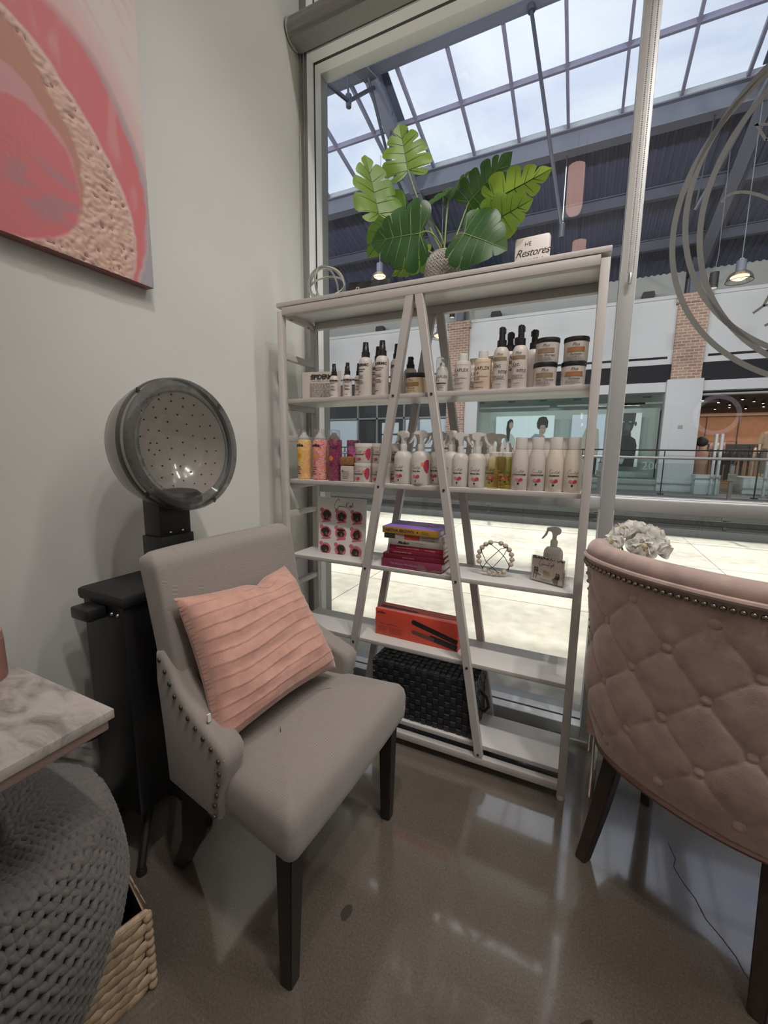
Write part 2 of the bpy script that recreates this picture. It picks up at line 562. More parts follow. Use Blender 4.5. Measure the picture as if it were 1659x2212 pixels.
for (a, b) in lites:
    wpart('sill', (a, b, YW + 0.004, 1.975, 0.0, 0.062), M_alu)
    wpart('transom', (a, b, YW + 0.002, 1.975, Z_T0, Z_T1), M_alu)
    wpart('transom', (a, b, YW + 0.002, 1.975, Z_H0, Z_H1), M_alu)
    wpart('head', (a, b, YW + 0.002, 1.975, ZTOP - 0.06, ZTOP), M_alu)
    for k, (z0, z1) in enumerate(rows):
        if k == 0: z0 = 0.062
        # black gasket lines on the reveals, then the pane
        gk = new(); e = 0.0015
        boxx(gk, a - .001, a + e, YW + 0.054, YW + 0.066, z0, z1); boxx(gk, b - e, b + .001, YW + 0.054, YW + 0.066, z0, z1)
        boxx(gk, a, b, YW + 0.054, YW + 0.066, z0 - .001, z0 + e); boxx(gk, a, b, YW + 0.054, YW + 0.066, z1 - e, z1 + .001)
        obj('gasket', gk, M_gasket, win)
        bd = new(); t_ = 0.0012
        boxx(bd, a, a + t_, YW + 0.002, YW + 0.0535, z0, z1); boxx(bd, a, a + t_, YW + 0.0665, YG, z0, z1); boxx(bd, b - t_, b, YW + 0.002, YW + 0.0535, z0, z1); boxx(bd, b - t_, b, YW + 0.0665, YG, z0, z1)
        boxx(bd, a, b, YW + 0.006, YW + 0.0535, z0, z0 + t_); boxx(bd, a, b, YW + 0.0665, YG, z0, z0 + t_); boxx(bd, a, b, YW + 0.006, YW + 0.0535, z1 - t_, z1); boxx(bd, a, b, YW + 0.0665, YG, z1 - t_, z1)
        obj('lit_reveal_liner', bd, M_reveal_lit, win)
        pn = new(); v = [pn.verts.new(p) for p in ((a, YG, z0), (b, YG, z0), (b, YG, z1), (a, YG, z1))]
        pn.faces.new(v); obj('pane', pn, M_glass, win)

# lettering ring stuck on the glass of the right-hand light (shop emblem cut by the frame edge)
M_vinyl = mat('frosted_vinyl', (0.20, 0.195, 0.19), 0.8)
def add_translucent(m, col, f):
    nt = m.node_tree; o = nt.nodes['Material Output']; b = nt.nodes['Principled BSDF']
    t = nt.nodes.new('ShaderNodeBsdfTranslucent'); t.inputs[0].default_value = (*col, 1)
    s = nt.nodes.new('ShaderNodeMixShader'); s.inputs[0].default_value = f
    link(nt, b.outputs[0], s.inputs[1]); link(nt, t.outputs[0], s.inputs[2]); link(nt, s.outputs[0], o.inputs[0])
add_translucent(M_vinyl, (0.30, 0.295, 0.285), 0.5)
def ringmesh(bm, cx, cz, r, w, y=YG - 0.0015, n=120, a0=0.0, a1=2 * pi):
    closed = abs(a1 - a0 - 2 * pi) < 1e-6
    P = []
    for i in range(n + (0 if closed else 1)):
        a = a0 + (a1 - a0) * i / n
        P.append([bm.verts.new((cx + (r + s * w / 2) * cos(a), yy, cz + (r + s * w / 2) * sin(a))) for s in (-1, 1) for yy in (y,)])
    for i in range(n):
        A, B = P[i], P[(i + 1) % len(P)]
        bm.faces.new((A[0], A[1], B[1], B[0]))
EK = YG / 1.865
def EX(x, z): return x * EK, CAM_H + (z - CAM_H) * EK
emb = thing('window_emblem', 'grey vinyl emblem of three interlaced rings with letters on the right-hand window glass', 'sign', (0.78, YG - 0.0015, 2.0))
def eobj(name, bm, m): 
    bmesh.ops.translate(bm, verts=bm.verts, vec=(-0.78, -(YG - 0.0015), -2.0)); return obj(name, bm, m, emb, flat=True)
for k, (cx, cz, r) in enumerate(((0.772, 1.972, 0.542), (0.785, 2.03, 0.523), (0.855, 1.989, 0.548))):
    ex_, ez_ = EX(cx, cz); b = new(); ringmesh(b, ex_, ez_, r * EK, 0.0180, YG - 0.0012 - 0.0005 * k); eobj('ring', b, M_vinyl)
def strokes(pl, w, y=YG - 0.0015):
    b = new()
    for p in pl:
        p = [EX(*q) for q in p]
        for (x0, z0), (x1, z1) in zip(p, p[1:]):
            d = Vector((x1 - x0, 0, z1 - z0)); L = d.length
            if L < 1e-6: continue
            nrm = Vector((-d.z, 0, d.x)) / L * w / 2
            e = d / L * 0.0
            b.faces.new([b.verts.new(q) for q in (Vector((x0, y, z0)) - e - nrm, Vector((x1, y, z1)) + e - nrm, Vector((x1, y, z1)) + e + nrm, Vector((x0, y, z0)) - e + nrm)])
    return b
eobj('letter', strokes([[(0.420, 2.262), (0.500, 2.240)], [(0.424, 2.262), (0.456, 2.206)], [(0.456, 2.206), (0.50, 2.25)]], 0.0085), M_vinyl)
eobj('letter', strokes([[(0.482, 1.682), (0.507, 1.702), (0.560, 1.712)], [(0.507, 1.702), (0.530, 1.765)]], 0.008), M_vinyl)
eobj('letter', strokes([[(0.517, 1.639), (0.56, 1.655), (0.62, 1.66)]], 0.008), M_vinyl)
eobj('flourish', strokes([[(0.357, 2.048), (0.37, 2.063), (0.387, 2.070), (0.410, 2.068), (0.431, 2.061), (0.46, 2.046), (0.481, 2.032), (0.53, 1.99), (0.60, 1.93)]], 0.010), M_vinyl)

# roller blinds above the lights, with their bead chains
M_blind = mat('grey_blind_fabric', (0.24, 0.24, 0.235), 0.5, noise=(60, 0.05))
def blind(x0, x1, label, chain_x, ztop_chain, zend, weight):
    t = thing('roller_blind', label, 'blind', ((x0 + x1) / 2, 1.745, 3.03))
    hw = (x1 - x0) / 2
    b = new(); prof = [(-0.046, -0.045), (0.05, -0.052), (0.05, 0.052), (0.0, 0.056), (-0.035, 0.045), (-0.05, 0.015), (-0.052, -0.02)]
    b2 = prism(b, prof, 0, -hw, hw); bmesh.ops.bevel(b, geom=[e for e in b.edges if abs((e.verts[0].co - e.verts[1].co).x) > hw], offset=0.012, segments=3, affect='EDGES')
    obj('cassette', b, M_blind, t)
    for s in (-1, 1):
        b = new(); cyl(b, (s * (hw + 0.0005), 0, 0), (s * (hw + 0.006), 0, 0), 0.058, n=24); obj('end_cap', b, M_alu, t)
    b = new()
    for side in (-0.008, 0.008):
        z = ztop_chain - 3.03
        while z > zend - 3.03:
            bmesh.ops.create_icosphere(b, subdivisions=1, radius=0.0024, matrix=Matrix.Translation((chain_x - (x0 + x1) / 2 + side, 0.037, z)))
            z -= 0.0062
    o = obj('bead_chain', b, mat('chain_grey', (0.35, 0.34, 0.32), 0.5), t); o['kind'] = 'stuff'
    if weight:
        b = new(); lathe(b, [(0, 0), (0.006, 0.002), (0.007, 0.03), (0.004, 0.038), (0, 0.04)], 12, (chain_x - (x0 + x1) / 2, 0.035, zend - 3.03 - 0.04)); obj('chain_weight', b, M_steel, t)
    return t
blind(-1.292, 0.07, 'grey roller blind rolled up at the head of the left-hand window', -1.280, 3.0, 0.9, False)
blind(0.135, 1.59, 'grey roller blind of the right-hand window, its bead chain hanging down the mullion', 0.105, 3.0, 1.84, True)

# ------------------------------------------------------------------ mall outside: walkway, railing, void
bm = new(); boxx(bm, -18, 12, 1.976, 7.35, -0.45, 0.0); struct('walkway_floor', bm, M_walk)
bm = new()
for y in (3.4, 5.35): boxx(bm, -18, 12, y - 0.004, y + 0.004, -0.01, 0.0006)
for x in (-8.0, -4.9, -1.75, 1.4, 4.5): boxx(bm, x - 0.004, x + 0.004, 1.98, 7.2, -0.01, 0.0006)
obj('control_joint', bm, mat('joint_dark', (0.20, 0.19, 0.17), 0.8), bpy.data.objects['walkway_floor'])['kind'] = 'stuff'
bm = new(); boxx(bm, -18, 12, 7.22, 7.36, 0.0, 0.115, 0.004); struct('walkway_curb', bm, M_slab)

rail = thing('glass_railing', 'glass balustrade with steel handrail along the near edge of the walkway', 'railing', (0, 7.3, 0.115))
def rp(name, bm, m): 
    bmesh.ops.translate(bm, verts=bm.verts, vec=(0, -7.3, -0.115)); return obj(name, bm, m, rail)
bm = new(); boxx(bm, -17, 11, 7.27, 7.33, 0.175, 0.25, 0.003); rp('bottom_rail', bm, M_black)
bm = new(); boxx(bm, -17, 11, 7.262, 7.272, 0.245, 0.255); boxx(bm, -17, 11, 7.25, 7.27, 0.118, 0.125); rp('edge_strip', bm, M_railsteel)
bm = new(); tube(bm, [(-17, 7.22, 1.135), (11, 7.22, 1.135)], 0.021, 10); rp('handrail', bm, M_railsteel)
posts = [-14.9, -13.1, -11.3, -9.35, -7.5, -5.6, -3.7, -1.42, 0.26, 1.90, 3.55, 5.2, 6.85, 8.5]
for x in posts:
    bm = new(); boxx(bm, x - 0.022, x + 0.022, 7.285, 7.325, 0.115, 1.06, 0.003); rp('post', bm, M_railsteel)
    bm = new(); boxx(bm, x - 0.05, x + 0.05, 7.27, 7.285, 0.83, 0.93, 0.004); rp('glass_clamp', bm, M_railsteel)
    bm = new(); boxx(bm, x - 0.05, x + 0.05, 7.27, 7.285, 0.27, 0.33, 0.004); rp('glass_clamp', bm, M_railsteel)
    bm = new(); tube(bm, [(x, 7.30, 1.05), (x, 7.22, 1.10), (x, 7.22, 1.125)], 0.008, 6); rp('bracket', bm, M_railsteel)
for a, b in zip(posts, posts[1:]):
    bm = new(); v = [bm.verts.new(p) for p in ((a + 0.01, 7.29, 0.26), (b - 0.01, 7.29, 0.26), (b - 0.01, 7.29, 1.06), (a + 0.01, 7.29, 1.06))]; bm.faces.new(v)
    rp('glass_panel', bm, M_rail_glass)

# far walkway and its railing
bm = new(); boxx(bm, -18, 12, 13.0, 22.5, -0.75, 0.0); struct('opposite_walkway_floor', bm, M_exfloor)
bm = new(); boxx(bm, -18, 12, 12.94, 13.0, -0.80, 0.10, 0.01); struct('opposite_walkway_fascia', bm, M_slab)
bm = new(); boxx(bm, -18, 12, 12.90, 12.94, -0.30, -0.24); boxx(bm, -18, 12, 12.90, 12.94, -0.62, -0.57); obj('ledge', bm, M_exfloor, bpy.data.objects['opposite_walkway_fascia'])
rail2 = thing('glass_railing', 'glass balustrade of the opposite walkway in front of the far shops', 'railing', (0, 13.1, 0))
def rp2(name, bm, m):
    bmesh.ops.translate(bm, verts=bm.verts, vec=(0, -13.1, 0)); return obj(name, bm, m, rail2)
bm = new(); tube(bm, [(-17, 13.1, 1.27), (11, 13.1, 1.27)], 0.018, 8); rp2('handrail', bm, M_black)
p2 = [-15.6 + 1.95 * k for k in range(13)]
for x in p2:
    bm = new(); boxx(bm, x - 0.012, x + 0.012, 13.09, 13.12, 0.0, 1.25); boxx(bm, x - 0.035, x + 0.035, 13.07, 13.09, 1.05, 1.10); boxx(bm, x - 0.07, x + 0.07, 13.06, 13.13, 0.10, 0.13); rp2('post', bm, M_black)
for a, b in zip(p2, p2[1:]):
    bm = new(); v = [bm.verts.new(p) for p in ((a, 13.08, 0.12), (b, 13.08, 0.12), (b, 13.08, 1.15), (a, 13.08, 1.15))]; bm.faces.new(v)
    rp2('glass_panel', bm, M_rail_glass)
# lower level under the far walkway
bm = new(); boxx(bm, -18, 12, 15.6, 15.8, -5.0, -0.75); struct('wall_opposite_lower', bm, mat('lower_shopfront', (0.045, 0.05, 0.055), 0.35))
bm = new(); boxx(bm, -18, 12, 7.36, 15.8, -5.2, -5.0); struct('lower_floor', bm, mat('lower_tiles', (0.33, 0.31, 0.28), 0.35))
bm = new(); boxx(bm, -18, 12, 7.30, 7.36, -5.0, -0.45); struct('wall_lower_near', bm, M_extgrey)
for i, x in enumerate((-11.6, -4.4, 2.62, 9.6)):
    bm = new(); boxx(bm, x - 0.5, x + 0.5, 13.2, 13.9, -5.0, -0.75); struct('lower_column', bm, M_brick)
    bm = new(); boxx(bm, x + 0.75, x + 1.35, 14.2, 14.6, -5.0, -0.75); struct('lower_column', bm, M_extwhite)

# ------------------------------------------------------------------ opposite facade
YFAC = 15.6
fac = struct('opposite_facade')
def fp(name, dims, m, bev=0.0, parent=None):
    b = new(); boxx(b, *dims, bev); o = obj(name, b, m, parent or fac); return o
cols = (-11.4, -4.40, 2.62, 9.64)
bays = [(-18, -11.8), (-11.0, -4.78), (-4.02, 2.24), (3.0, 9.25), (10.0, 12.0)]
for i, (a, b) in enumerate(bays):
    fp('upper_panel', (a, b, YFAC, YFAC + 0.25, 4.10, 5.74), M_extwhite)
    fp('cornice', (a - 0.02, b + 0.02, YFAC - 0.06, YFAC + 0.25, 5.74, 5.84), M_extwhite, 0.006)
    fp('lower_panel', (a, b, YFAC, YFAC + 0.25, 3.87, 4.03), M_extwhite)
    fp('slot', (a + 0.05, b - 0.05, YFAC + 0.04, YFAC + 0.25, 4.03, 4.10), M_blackband)
    fp('slot_end', (a, a + 0.12, YFAC, YFAC + 0.25, 4.03, 4.10), M_extwhite)
    fp('slot_end', (b - 0.12, b, YFAC, YFAC + 0.25, 4.03, 4.10), M_extwhite)
    fp('upper_wall', (a - 0.2, b + 0.2, YFAC + 0.55, YFAC + 0.75, 5.7, 7.2), M_extgrey)
    if i != 1:
        fp('black_fascia', (a, b, YFAC + 0.02, YFAC + 0.25, 3.34, 3.87), M_blackband)
        fp('shop_head', (a, b, YFAC - 0.02, YFAC + 0.25, 3.05, 3.34), M_extwhite)
for x in cols:
    fp('brick_pier', (x - 0.38, x + 0.38, YFAC - 0.12, YFAC + 0.3, 3.40, 5.55), M_brick)
    fp('brick_pier_capital', (x - 0.43, x + 0.43, YFAC - 0.17, YFAC + 0.3, 5.55, 5.82), M_brick, 0.012)
    fp('steel_post', (x - 0.13, x + 0.13, YFAC, YFAC + 0.3, 5.82, 7.3), M_steelblue)
    if x > -4.5 + 1:
        fp('white_pier', (x - 0.46, x + 0.46, YFAC - 0.15, YFAC + 0.3, 0.0, 3.40), M_extwhite, 0.02)
    else:
        fp('brick_pier', (x - 0.38, x + 0.30, YFAC - 0.12, YFAC + 0.3, 0.0, 3.40), M_brick)
fp('white_pier', (-4.10, -3.62, YFAC - 0.05, YFAC + 0.3, 0.0, 3.10), M_extwhite, 0.01)
b = new(); boxx(b, 2.56, 2.68, YFAC - 0.158, YFAC - 0.15, 1.92, 2.03, 0.003); o = obj('alarm_plate', b, M_extgrey); o.parent = fac
# plain bulkhead behind everything
bm = new(); boxx(bm, -18, 12, 22.4, 22.6, 0, 7.2); struct('wall_far', bm, M_extgrey)

# left-hand shop: dark curtain wall, papered panes
M_paperblue = mat('papered_glass', (0.50, 0.60, 0.66), 0.35)
M_glassdark = mat('dark_shop_glass', (0.04, 0.045, 0.05), 0.12)
M_mull = mat('dark_mullion', (0.19, 0.195, 0.20), 0.45)
x0, x1 = -11.0, -4.78
xs = [-11.0, -10.15, -8.65, -7.75, -6.55, -5.95, -4.78]
for a, b in zip(xs, xs[1:]):
    door = a == -7.75
    if a == -8.65:
        fp('dark_pane', (a, b, YFAC + 0.10, YFAC + 0.13, 0.25, 2.42), M_glassdark)
    elif not door:
        fp('papered_pane', (a, b, YFAC + 0.10, YFAC + 0.13, 0.25, 2.42), M_paperblue)
    else:
        fp('dark_pane', (a, b, YFAC + 0.10, YFAC + 0.13, 0.05, 2.42), M_glassdark)
        fp('papered_pane', (a + 0.2, b - 0.25, YFAC + 0.07, YFAC + 0.10, 1.85, 2.28), M_paperblue)
        fp('papered_pane', (a + 0.2, b - 0.25, YFAC + 0.07, YFAC + 0.10, 0.25, 1.78), M_paperblue)
        fp('pull_handle', (b - 0.2, b - 0.16, YFAC, YFAC + 0.04, 0.9, 1.4), M_steel)
    fp('transom_pane', (a, b, YFAC + 0.10, YFAC + 0.13, 2.48, 3.87), M_glassdark)
for x in xs: fp('mullion', (x - 0.035, x + 0.035, YFAC + 0.0, YFAC + 0.14, 0.0, 3.87), M_mull)
fp('mullion', (x0, x1, YFAC + 0.0, YFAC + 0.14, 2.42, 2.49), M_mull)
fp('mullion', (x0, x1, YFAC + 0.0, YFAC + 0.14, 0.0, 0.25), M_mull)
fp('mullion', (x0, x1, YFAC + 0.03, YFAC + 0.14, 3.10, 3.14), M_mull)

# middle shop: shallow glazed show window with large portrait posters
M_inwall = mat('shop_interior_wall', (0.46, 0.51, 0.485), 0.8)
fp('show_window_back', (-4.0, 2.24, YFAC + 1.2, YFAC + 1.3, 0.0, 3.05), M_inwall)
fp('show_window_ceiling', (-4.0, 2.24, YFAC + 0.25, YFAC + 1.3, 3.05, 3.1), M_inwall)
fp('show_window_floor', (-4.0, 2.24, YFAC + 0.0, YFAC + 1.3, 0.0, 0.35), M_extgrey)
for x in (-3.9, -0.95, 1.0): fp('show_window_beam', (x, x + 2.7, YFAC + 0.8, YFAC + 0.9, 2.78, 2.84), M_extgrey)
for x in (-3.6, -2.5, -1.4, -0.3, 0.8, 1.75): fp('downlight', (x - 0.12, x + 0.12, YFAC + 0.5, YFAC + 0.6, 2.96, 3.0), M_mull)
b = new(); v = [b.verts.new(p) for p in ((-3.62, YFAC + 0.05, 0.35), (2.2, YFAC + 0.05, 0.35), (2.2, YFAC + 0.05, 3.05), (-3.62, YFAC + 0.05, 3.05))]; b.faces.new(v)
obj('show_window_pane', b, M_glass2, fac)
fp('glazing_edge', (2.15, 2.18, YFAC + 0.03, YFAC + 0.06, 0.35, 3.0), M_mull)
text('200', 0.36, mat('pale_vinyl', (0.45, 0.50, 0.49), 0.6), fac, (2.0, YFAC + 0.03, 0.66), align='CENTER')

def flat(name, pts, m, parent, y, th=0.004):
    b = new(); prism(b, pts, 1, y, y + th); return obj(name, b, m, parent)
def poster(label, x0, x1, z0, z1, col, loc_y=YFAC + 0.72, lit=0.0):
    t = thing('portrait_poster', label, 'poster', ((x0 + x1) / 2, loc_y, z0), 0, 'backlit posters in the middle shop window')
    hw = (x1 - x0) / 2
    m = mat('poster_ground', col, 0.5, emit=(col, lit) if lit else None)
    b = new(); boxx(b, -hw, hw, 0, 0.06, 0, z1 - z0); obj('lightbox', b, m, t)
    return t, hw
def ell(cx, cz, rx, rz, n=18): return disc_pts(cx, cz, rx, rz, n)
M_hair = mat('print_hair', (0.02, 0.018, 0.016), 0.6)
M_skin = mat('print_skin', (0.50, 0.36, 0.29), 0.6)
M_skind = mat('print_skin_shade', (0.16, 0.14, 0.13), 0.6)
M_shirtw = mat('print_white_shirt', (0.62, 0.66, 0.66), 0.6)
M_shirtb = mat('print_blue_shirt', (0.28, 0.42, 0.56), 0.6)
M_fold = mat('print_fold', (0.20, 0.31, 0.43), 0.6)
M_foldw = mat('print_white_fold', (0.46, 0.52, 0.53), 0.6)
M_coat = mat('print_coat', (0.55, 0.50, 0.42), 0.6)
Yp = -0.004
t, hw = poster('poster of a dark-haired model in a loose white shirt on a pale blue ground', -3.05, -2.02, 0.42, 2.48, (0.56, 0.66, 0.70), lit=0.42)
flat('shirt', [(-0.28, 0.0), (-0.25, 0.45), (-0.30, 0.75), (-0.20, 1.20), (-0.06, 1.42), (0.08, 1.42), (0.20, 1.25), (0.26, 0.98), (0.40, 1.08), (0.42, 1.0), (0.25, 0.80), (0.24, 0.5), (0.26, 0.0)], M_shirtw, t, Yp)
flat('shirt_fold', [(-0.25, 0.66), (0.24, 0.70), (0.24, 0.66), (-0.25, 0.61)], M_foldw, t, Yp * 2)
flat('shirt_fold', [(0.02, 0.0), (0.05, 1.38), (0.07, 1.38), (0.06, 0.0)], M_foldw, t, Yp * 2)
flat('hair', [(-0.10, 1.28), (-0.13, 1.60), (-0.10, 1.86), (0.0, 1.96), (0.09, 1.93), (0.12, 1.80), (0.09, 1.72), (0.02, 1.50), (0.0, 1.15), (-0.05, 1.12)], M_hair, t, Yp * 2)
flat('face', ell(0.045, 1.72, 0.075, 0.13), M_skin, t, Yp * 3)
t, hw = poster('poster of a model with bobbed black hair in a puffed blue blouse', -2.02, -1.0, 0.42, 2.48, (0.58, 0.68, 0.71), lit=0.42)
flat('blouse', [(-0.18, 0.0), (-0.16, 0.75), (-0.42, 0.95), (-0.40, 1.15), (-0.12, 1.42), (0.06, 1.38), (0.20, 1.35), (0.34, 1.1), (0.36, 0.85), (0.22, 0.75), (0.26, 0.0)], M_shirtb, t, Yp)
flat('blouse_fold', [(-0.12, 0.2), (0.04, 1.30), (0.08, 1.25), (-0.04, 0.2)], M_fold, t, Yp * 2)
flat('blouse_fold', [(-0.38, 1.12), (-0.10, 1.0), (-0.12, 0.96), (-0.40, 1.04)], M_fold, t, Yp * 2)
flat('blouse_fold', [(0.16, 0.75), (0.30, 1.15), (0.33, 1.1), (0.2, 0.72)], M_fold, t, Yp * 2)
flat('arm', [(-0.42, 0.98), (-0.50, 0.45), (-0.40, 0.42), (-0.24, 0.85)], M_skind, t, Yp * 2)
flat('neck', [(0.02, 1.30), (0.02, 1.55), (0.16, 1.55), (0.16, 1.28), (0.10, 1.1)], M_skin, t, Yp * 2)
flat('face', ell(0.13, 1.58, 0.115, 0.20), M_skin, t, Yp * 3)
flat('hair', [(-0.06, 1.62), (-0.08, 1.80), (-0.02, 1.98), (0.10, 2.03), (0.24, 2.0), (0.31, 1.85), (0.30, 1.64), (0.24, 1.60), (0.2, 1.72), (0.06, 1.72), (0.02, 1.56)], M_hair, t, Yp * 4)
flat('eye', ell(0.085, 1.62, 0.022, 0.012, 10), M_hair, t, Yp * 4); flat('eye', ell(0.185, 1.62, 0.022, 0.012, 10), M_hair, t, Yp * 4)
flat('mouth', ell(0.135, 1.46, 0.03, 0.014, 10), mat('print_lip', (0.35, 0.12, 0.10), 0.6), t, Yp * 4)
t, hw = poster('poster of a figure in a cream coat seen beside the shelf post', -0.42, 0.62, 0.42, 2.48, (0.50, 0.56, 0.66), lit=0.35)
flat('coat', [(-0.15, 0.55), (-0.16, 1.3), (-0.06, 1.6), (0.12, 1.68), (0.34, 1.55), (0.40, 0.9), (0.30, 0.4), (0.05, 0.4)], M_coat, t, Yp)
flat('lapel', [(0.0, 1.0), (0.08, 1.55), (0.12, 1.50), (0.06, 0.95)], mat('print_coat_shade', (0.40, 0.36, 0.30), 0.6), t, Yp * 2)
flat('trousers', [(0.03, 0.0), (0.12, 0.62), (0.20, 0.62), (0.36, 0.55), (0.34, 0.0)], M_hair, t, Yp * 2)
flat('hair', ell(0.16, 1.88, 0.10, 0.15), M_hair, t, Yp * 2)
flat('face', ell(0.18, 1.83, 0.055, 0.11), M_skin, t, Yp * 3)
t, hw = poster('black and white portrait poster of a bare-shouldered close-cropped person', 0.75, 1.68, 0.72, 2.50, (0.62, 0.66, 0.67), lit=0.30)
flat('shoulders', [(-0.46, 0.0), (-0.46, 0.75), (-0.30, 0.95), (-0.10, 1.02), (0.15, 1.05), (0.34, 0.92), (0.40, 0.7), (0.36, 0.0)], mat('print_dark_skin', (0.028, 0.03, 0.032), 0.6), t, Yp)
flat('neck', [(-0.22, 0.8), (-0.16, 1.2), (0.18, 1.3), (0.22, 0.85)], mat('print_dark_skin', (0.022, 0.024, 0.026), 0.6), t, Yp * 2)
flat('face', [(-0.18, 1.78), (-0.20, 1.4), (-0.16, 1.15), (-0.04, 1.02), (0.10, 1.05), (0.22, 1.22), (0.28, 1.45), (0.30, 1.78)], mat('print_dark_face', (0.045, 0.048, 0.05), 0.5), t, Yp * 3)
flat('ear', ell(0.31, 1.42, 0.03, 0.075), mat('print_dark_face', (0.045, 0.048, 0.05), 0.5), t, Yp * 2)
flat('cheek', ell(0.12, 1.30, 0.06, 0.10), mat('print_mid', (0.10, 0.105, 0.11), 0.5), t, Yp * 4)
flat('nose', [(0.0, 1.24), (0.03, 1.46), (0.07, 1.46), (0.08, 1.24)], mat('print_mid', (0.10, 0.105, 0.11), 0.5), t, Yp * 4)
flat('eye', ell(0.15, 1.49, 0.045, 0.02, 12), mat('print_eye', (0.40, 0.41, 0.41), 0.5), t, Yp * 4); flat('eye', ell(-0.06, 1.49, 0.04, 0.02, 12), mat('print_eye', (0.40, 0.41, 0.41), 0.5), t, Yp * 4)
flat('mouth', ell(0.03, 1.14, 0.065, 0.02, 12), M_hair, t, Yp * 4)
flat('collar', [(-0.10, 0.30), (0.10, 0.36), (0.02, 0.08), (-0.05, 0.08)], mat('print_light', (0.5, 0.52, 0.52), 0.5), t, Yp * 4)

# right-hand shop: open front with lit clothes racks
M_wood = mat('shop_wood', (0.30, 0.155, 0.085), 0.6, noise=(5, 0.1))
M_shopceil = mat('shop_ceiling', (0.035, 0.026, 0.024), 0.8)
fp('shop_ceiling', (3.0, 9.25, YFAC + 0.3, 22.4, 2.95, 3.05), M_shopceil)
fp('shop_back_wall', (3.0, 9.25, 20.4, 20.5, 0.0, 3.0), M_wood)
fp('shop_side_wall', (2.95, 3.02, YFAC + 0.3, 22.4, 0.0, 3.0), M_shopceil)
fp('shop_side_wall', (9.2, 9.27, YFAC + 0.3, 22.4, 0.0, 3.0), M_shopceil)
fp('shop_floor', (3.0, 9.25, YFAC, 22.4, 0.0, 0.02), mat('shop_floor_wood', (0.22, 0.17, 0.14), 0.4))
for i, (z, hgt) in enumerate(((2.62, 0.05), (2.78, 0.05), (2.92, 0.03))): fp('roller_shutter_rail', (3.0, 9.25, YFAC + 0.02 + 0.05 * i, YFAC + 0.3, z + 0.3, z + 0.3 + hgt), M_extgrey)
fp('dark_rail_wall', (3.0, 9.25, 20.2, 20.4, 1.05, 1.55), M_black)
for x in (4.3, 5.3, 6.3, 7.3, 8.3): fp('wall_joint', (x - 0.01, x + 0.01, 20.37, 20.42, 1.55, 2.6), M_shopceil)
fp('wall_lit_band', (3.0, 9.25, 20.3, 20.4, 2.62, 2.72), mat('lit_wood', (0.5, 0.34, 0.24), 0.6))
M_spot = mat('spot_lamp', (1, 0.9, 0.8), 0.5, emit=((1.0, 0.88, 0.75), 9.0))
rnd = random.Random(3)
spots = []
for r, y in enumerate((16.3, 17.1, 18.0, 18.9, 19.7)):
    for k in range(5):
        spots.append((3.35 + k * 0.95 + 0.35 * (r % 2) + rnd.uniform(-.15, .15), y + rnd.uniform(-.2, .2)))
sp0 = None
for i, (x, y) in enumerate(spots):
    if sp0 is None:
        sp0 = thing('spotlight', 'small ceiling spotlight in the dark ceiling of the clothes shop', 'spotlight', (x, y, 2.95), 0, 'spotlights in the clothes shop ceiling')
        b = new(); cyl(b, (0, 0, 0), (0, 0, -0.06), 0.02, n=8); obj('stem', b, M_black, sp0)
        b = new(); lathe(b, [(0, -0.03), (0.05, -0.05), (0.06, -0.13), (0.05, -0.13), (0, -0.11)], 10); obj('can', b, M_black, sp0)
        b = new(); lathe(b, [(0, -0.116), (0.05, -0.121), (0, -0.14)], 10); obj('lamp_face', b, M_spot, sp0)
    else: dup(sp0, (x, y, 2.95), rnd.uniform(0, 6))
al = bpy.data.lights.new('shop_light', 'AREA'); al.shape = 'RECTANGLE'; al.size = 5; al.size_y = 4; al.energy = 150; al.color = (1, 0.80, 0.66)
ao = bpy.data.objects.new('shop_light', al); ao.location = (6.0, 18.0, 2.78); C.objects.link(ao); ao['kind'] = 'helper'

def garment(bm, x, y, z, w, L, d, rnd):
    pts = [(-0.03, 0), (-w * 0.5, -0.10), (-w * 0.62, -0.42), (-w * 0.5, -0.45), (-w * 0.45, -L), (w * 0.45, -L + rnd.uniform(0, .06)), (w * 0.5, -0.45), (w * 0.62, -0.42), (w * 0.5, -0.10), (0.03, 0)]
    prism(bm, [(x + a, z + b) for a, b in pts], 1, y - d / 2, y + d / 2)
gcols = [(0.55, 0.35, 0.24), (0.62, 0.45, 0.33), (0.45, 0.30, 0.22), (0.50, 0.42, 0.36), (0.30, 0.21, 0.17)]
def rack(label, x, y, n, cols, L=0.85, w=0.34, top=1.25):
    t = thing('clothes_rack', label, 'clothes rack', (x, y, 0.02))
    b = new(); hw = n * 0.09 + 0.15
    tube(b, [(-hw, 0, 0), (-hw, 0, top), (hw, 0, top), (hw, 0, 0)], 0.016, 6); tube(b, [(-hw, -0.25, 0.01), (-hw, 0.25, 0.01)], 0.014, 6); tube(b, [(hw, -0.25, 0.01), (hw, 0.25, 0.01)], 0.014, 6)
    obj('frame', b, M_black, t)
    rn = random.Random(int(x * 10))
    for k in range(n):
        g = thing('garment', 'garment hanging on the ' + label, 'garment', (x - hw + 0.15 + k * 0.18, y, 0.02 + top - 0.02), rn.uniform(1.05, 1.3), 'garments on the ' + label)
        c = cols[k % len(cols)]
        b = new(); garment(b, 0, 0, -0.03, w, L, 0.05, rn); obj('cloth', b, mat('garment_cloth', tuple(q * rn.uniform(.8, 1.15) for q in c), 0.9), g)
        b = new(); tube(b, [(0, 0, -0.04), (0, 0, 0.0), (0.012, 0, 0.022), (0, 0, 0.034), (-0.012, 0, 0.022)], 0.004, 5); obj('hanger_hook', b, M_steel, g)
rack('rack of blush garments at the left of the clothes shop', 4.25, 18.6, 5, gcols, 0.55, 0.34, 1.6)
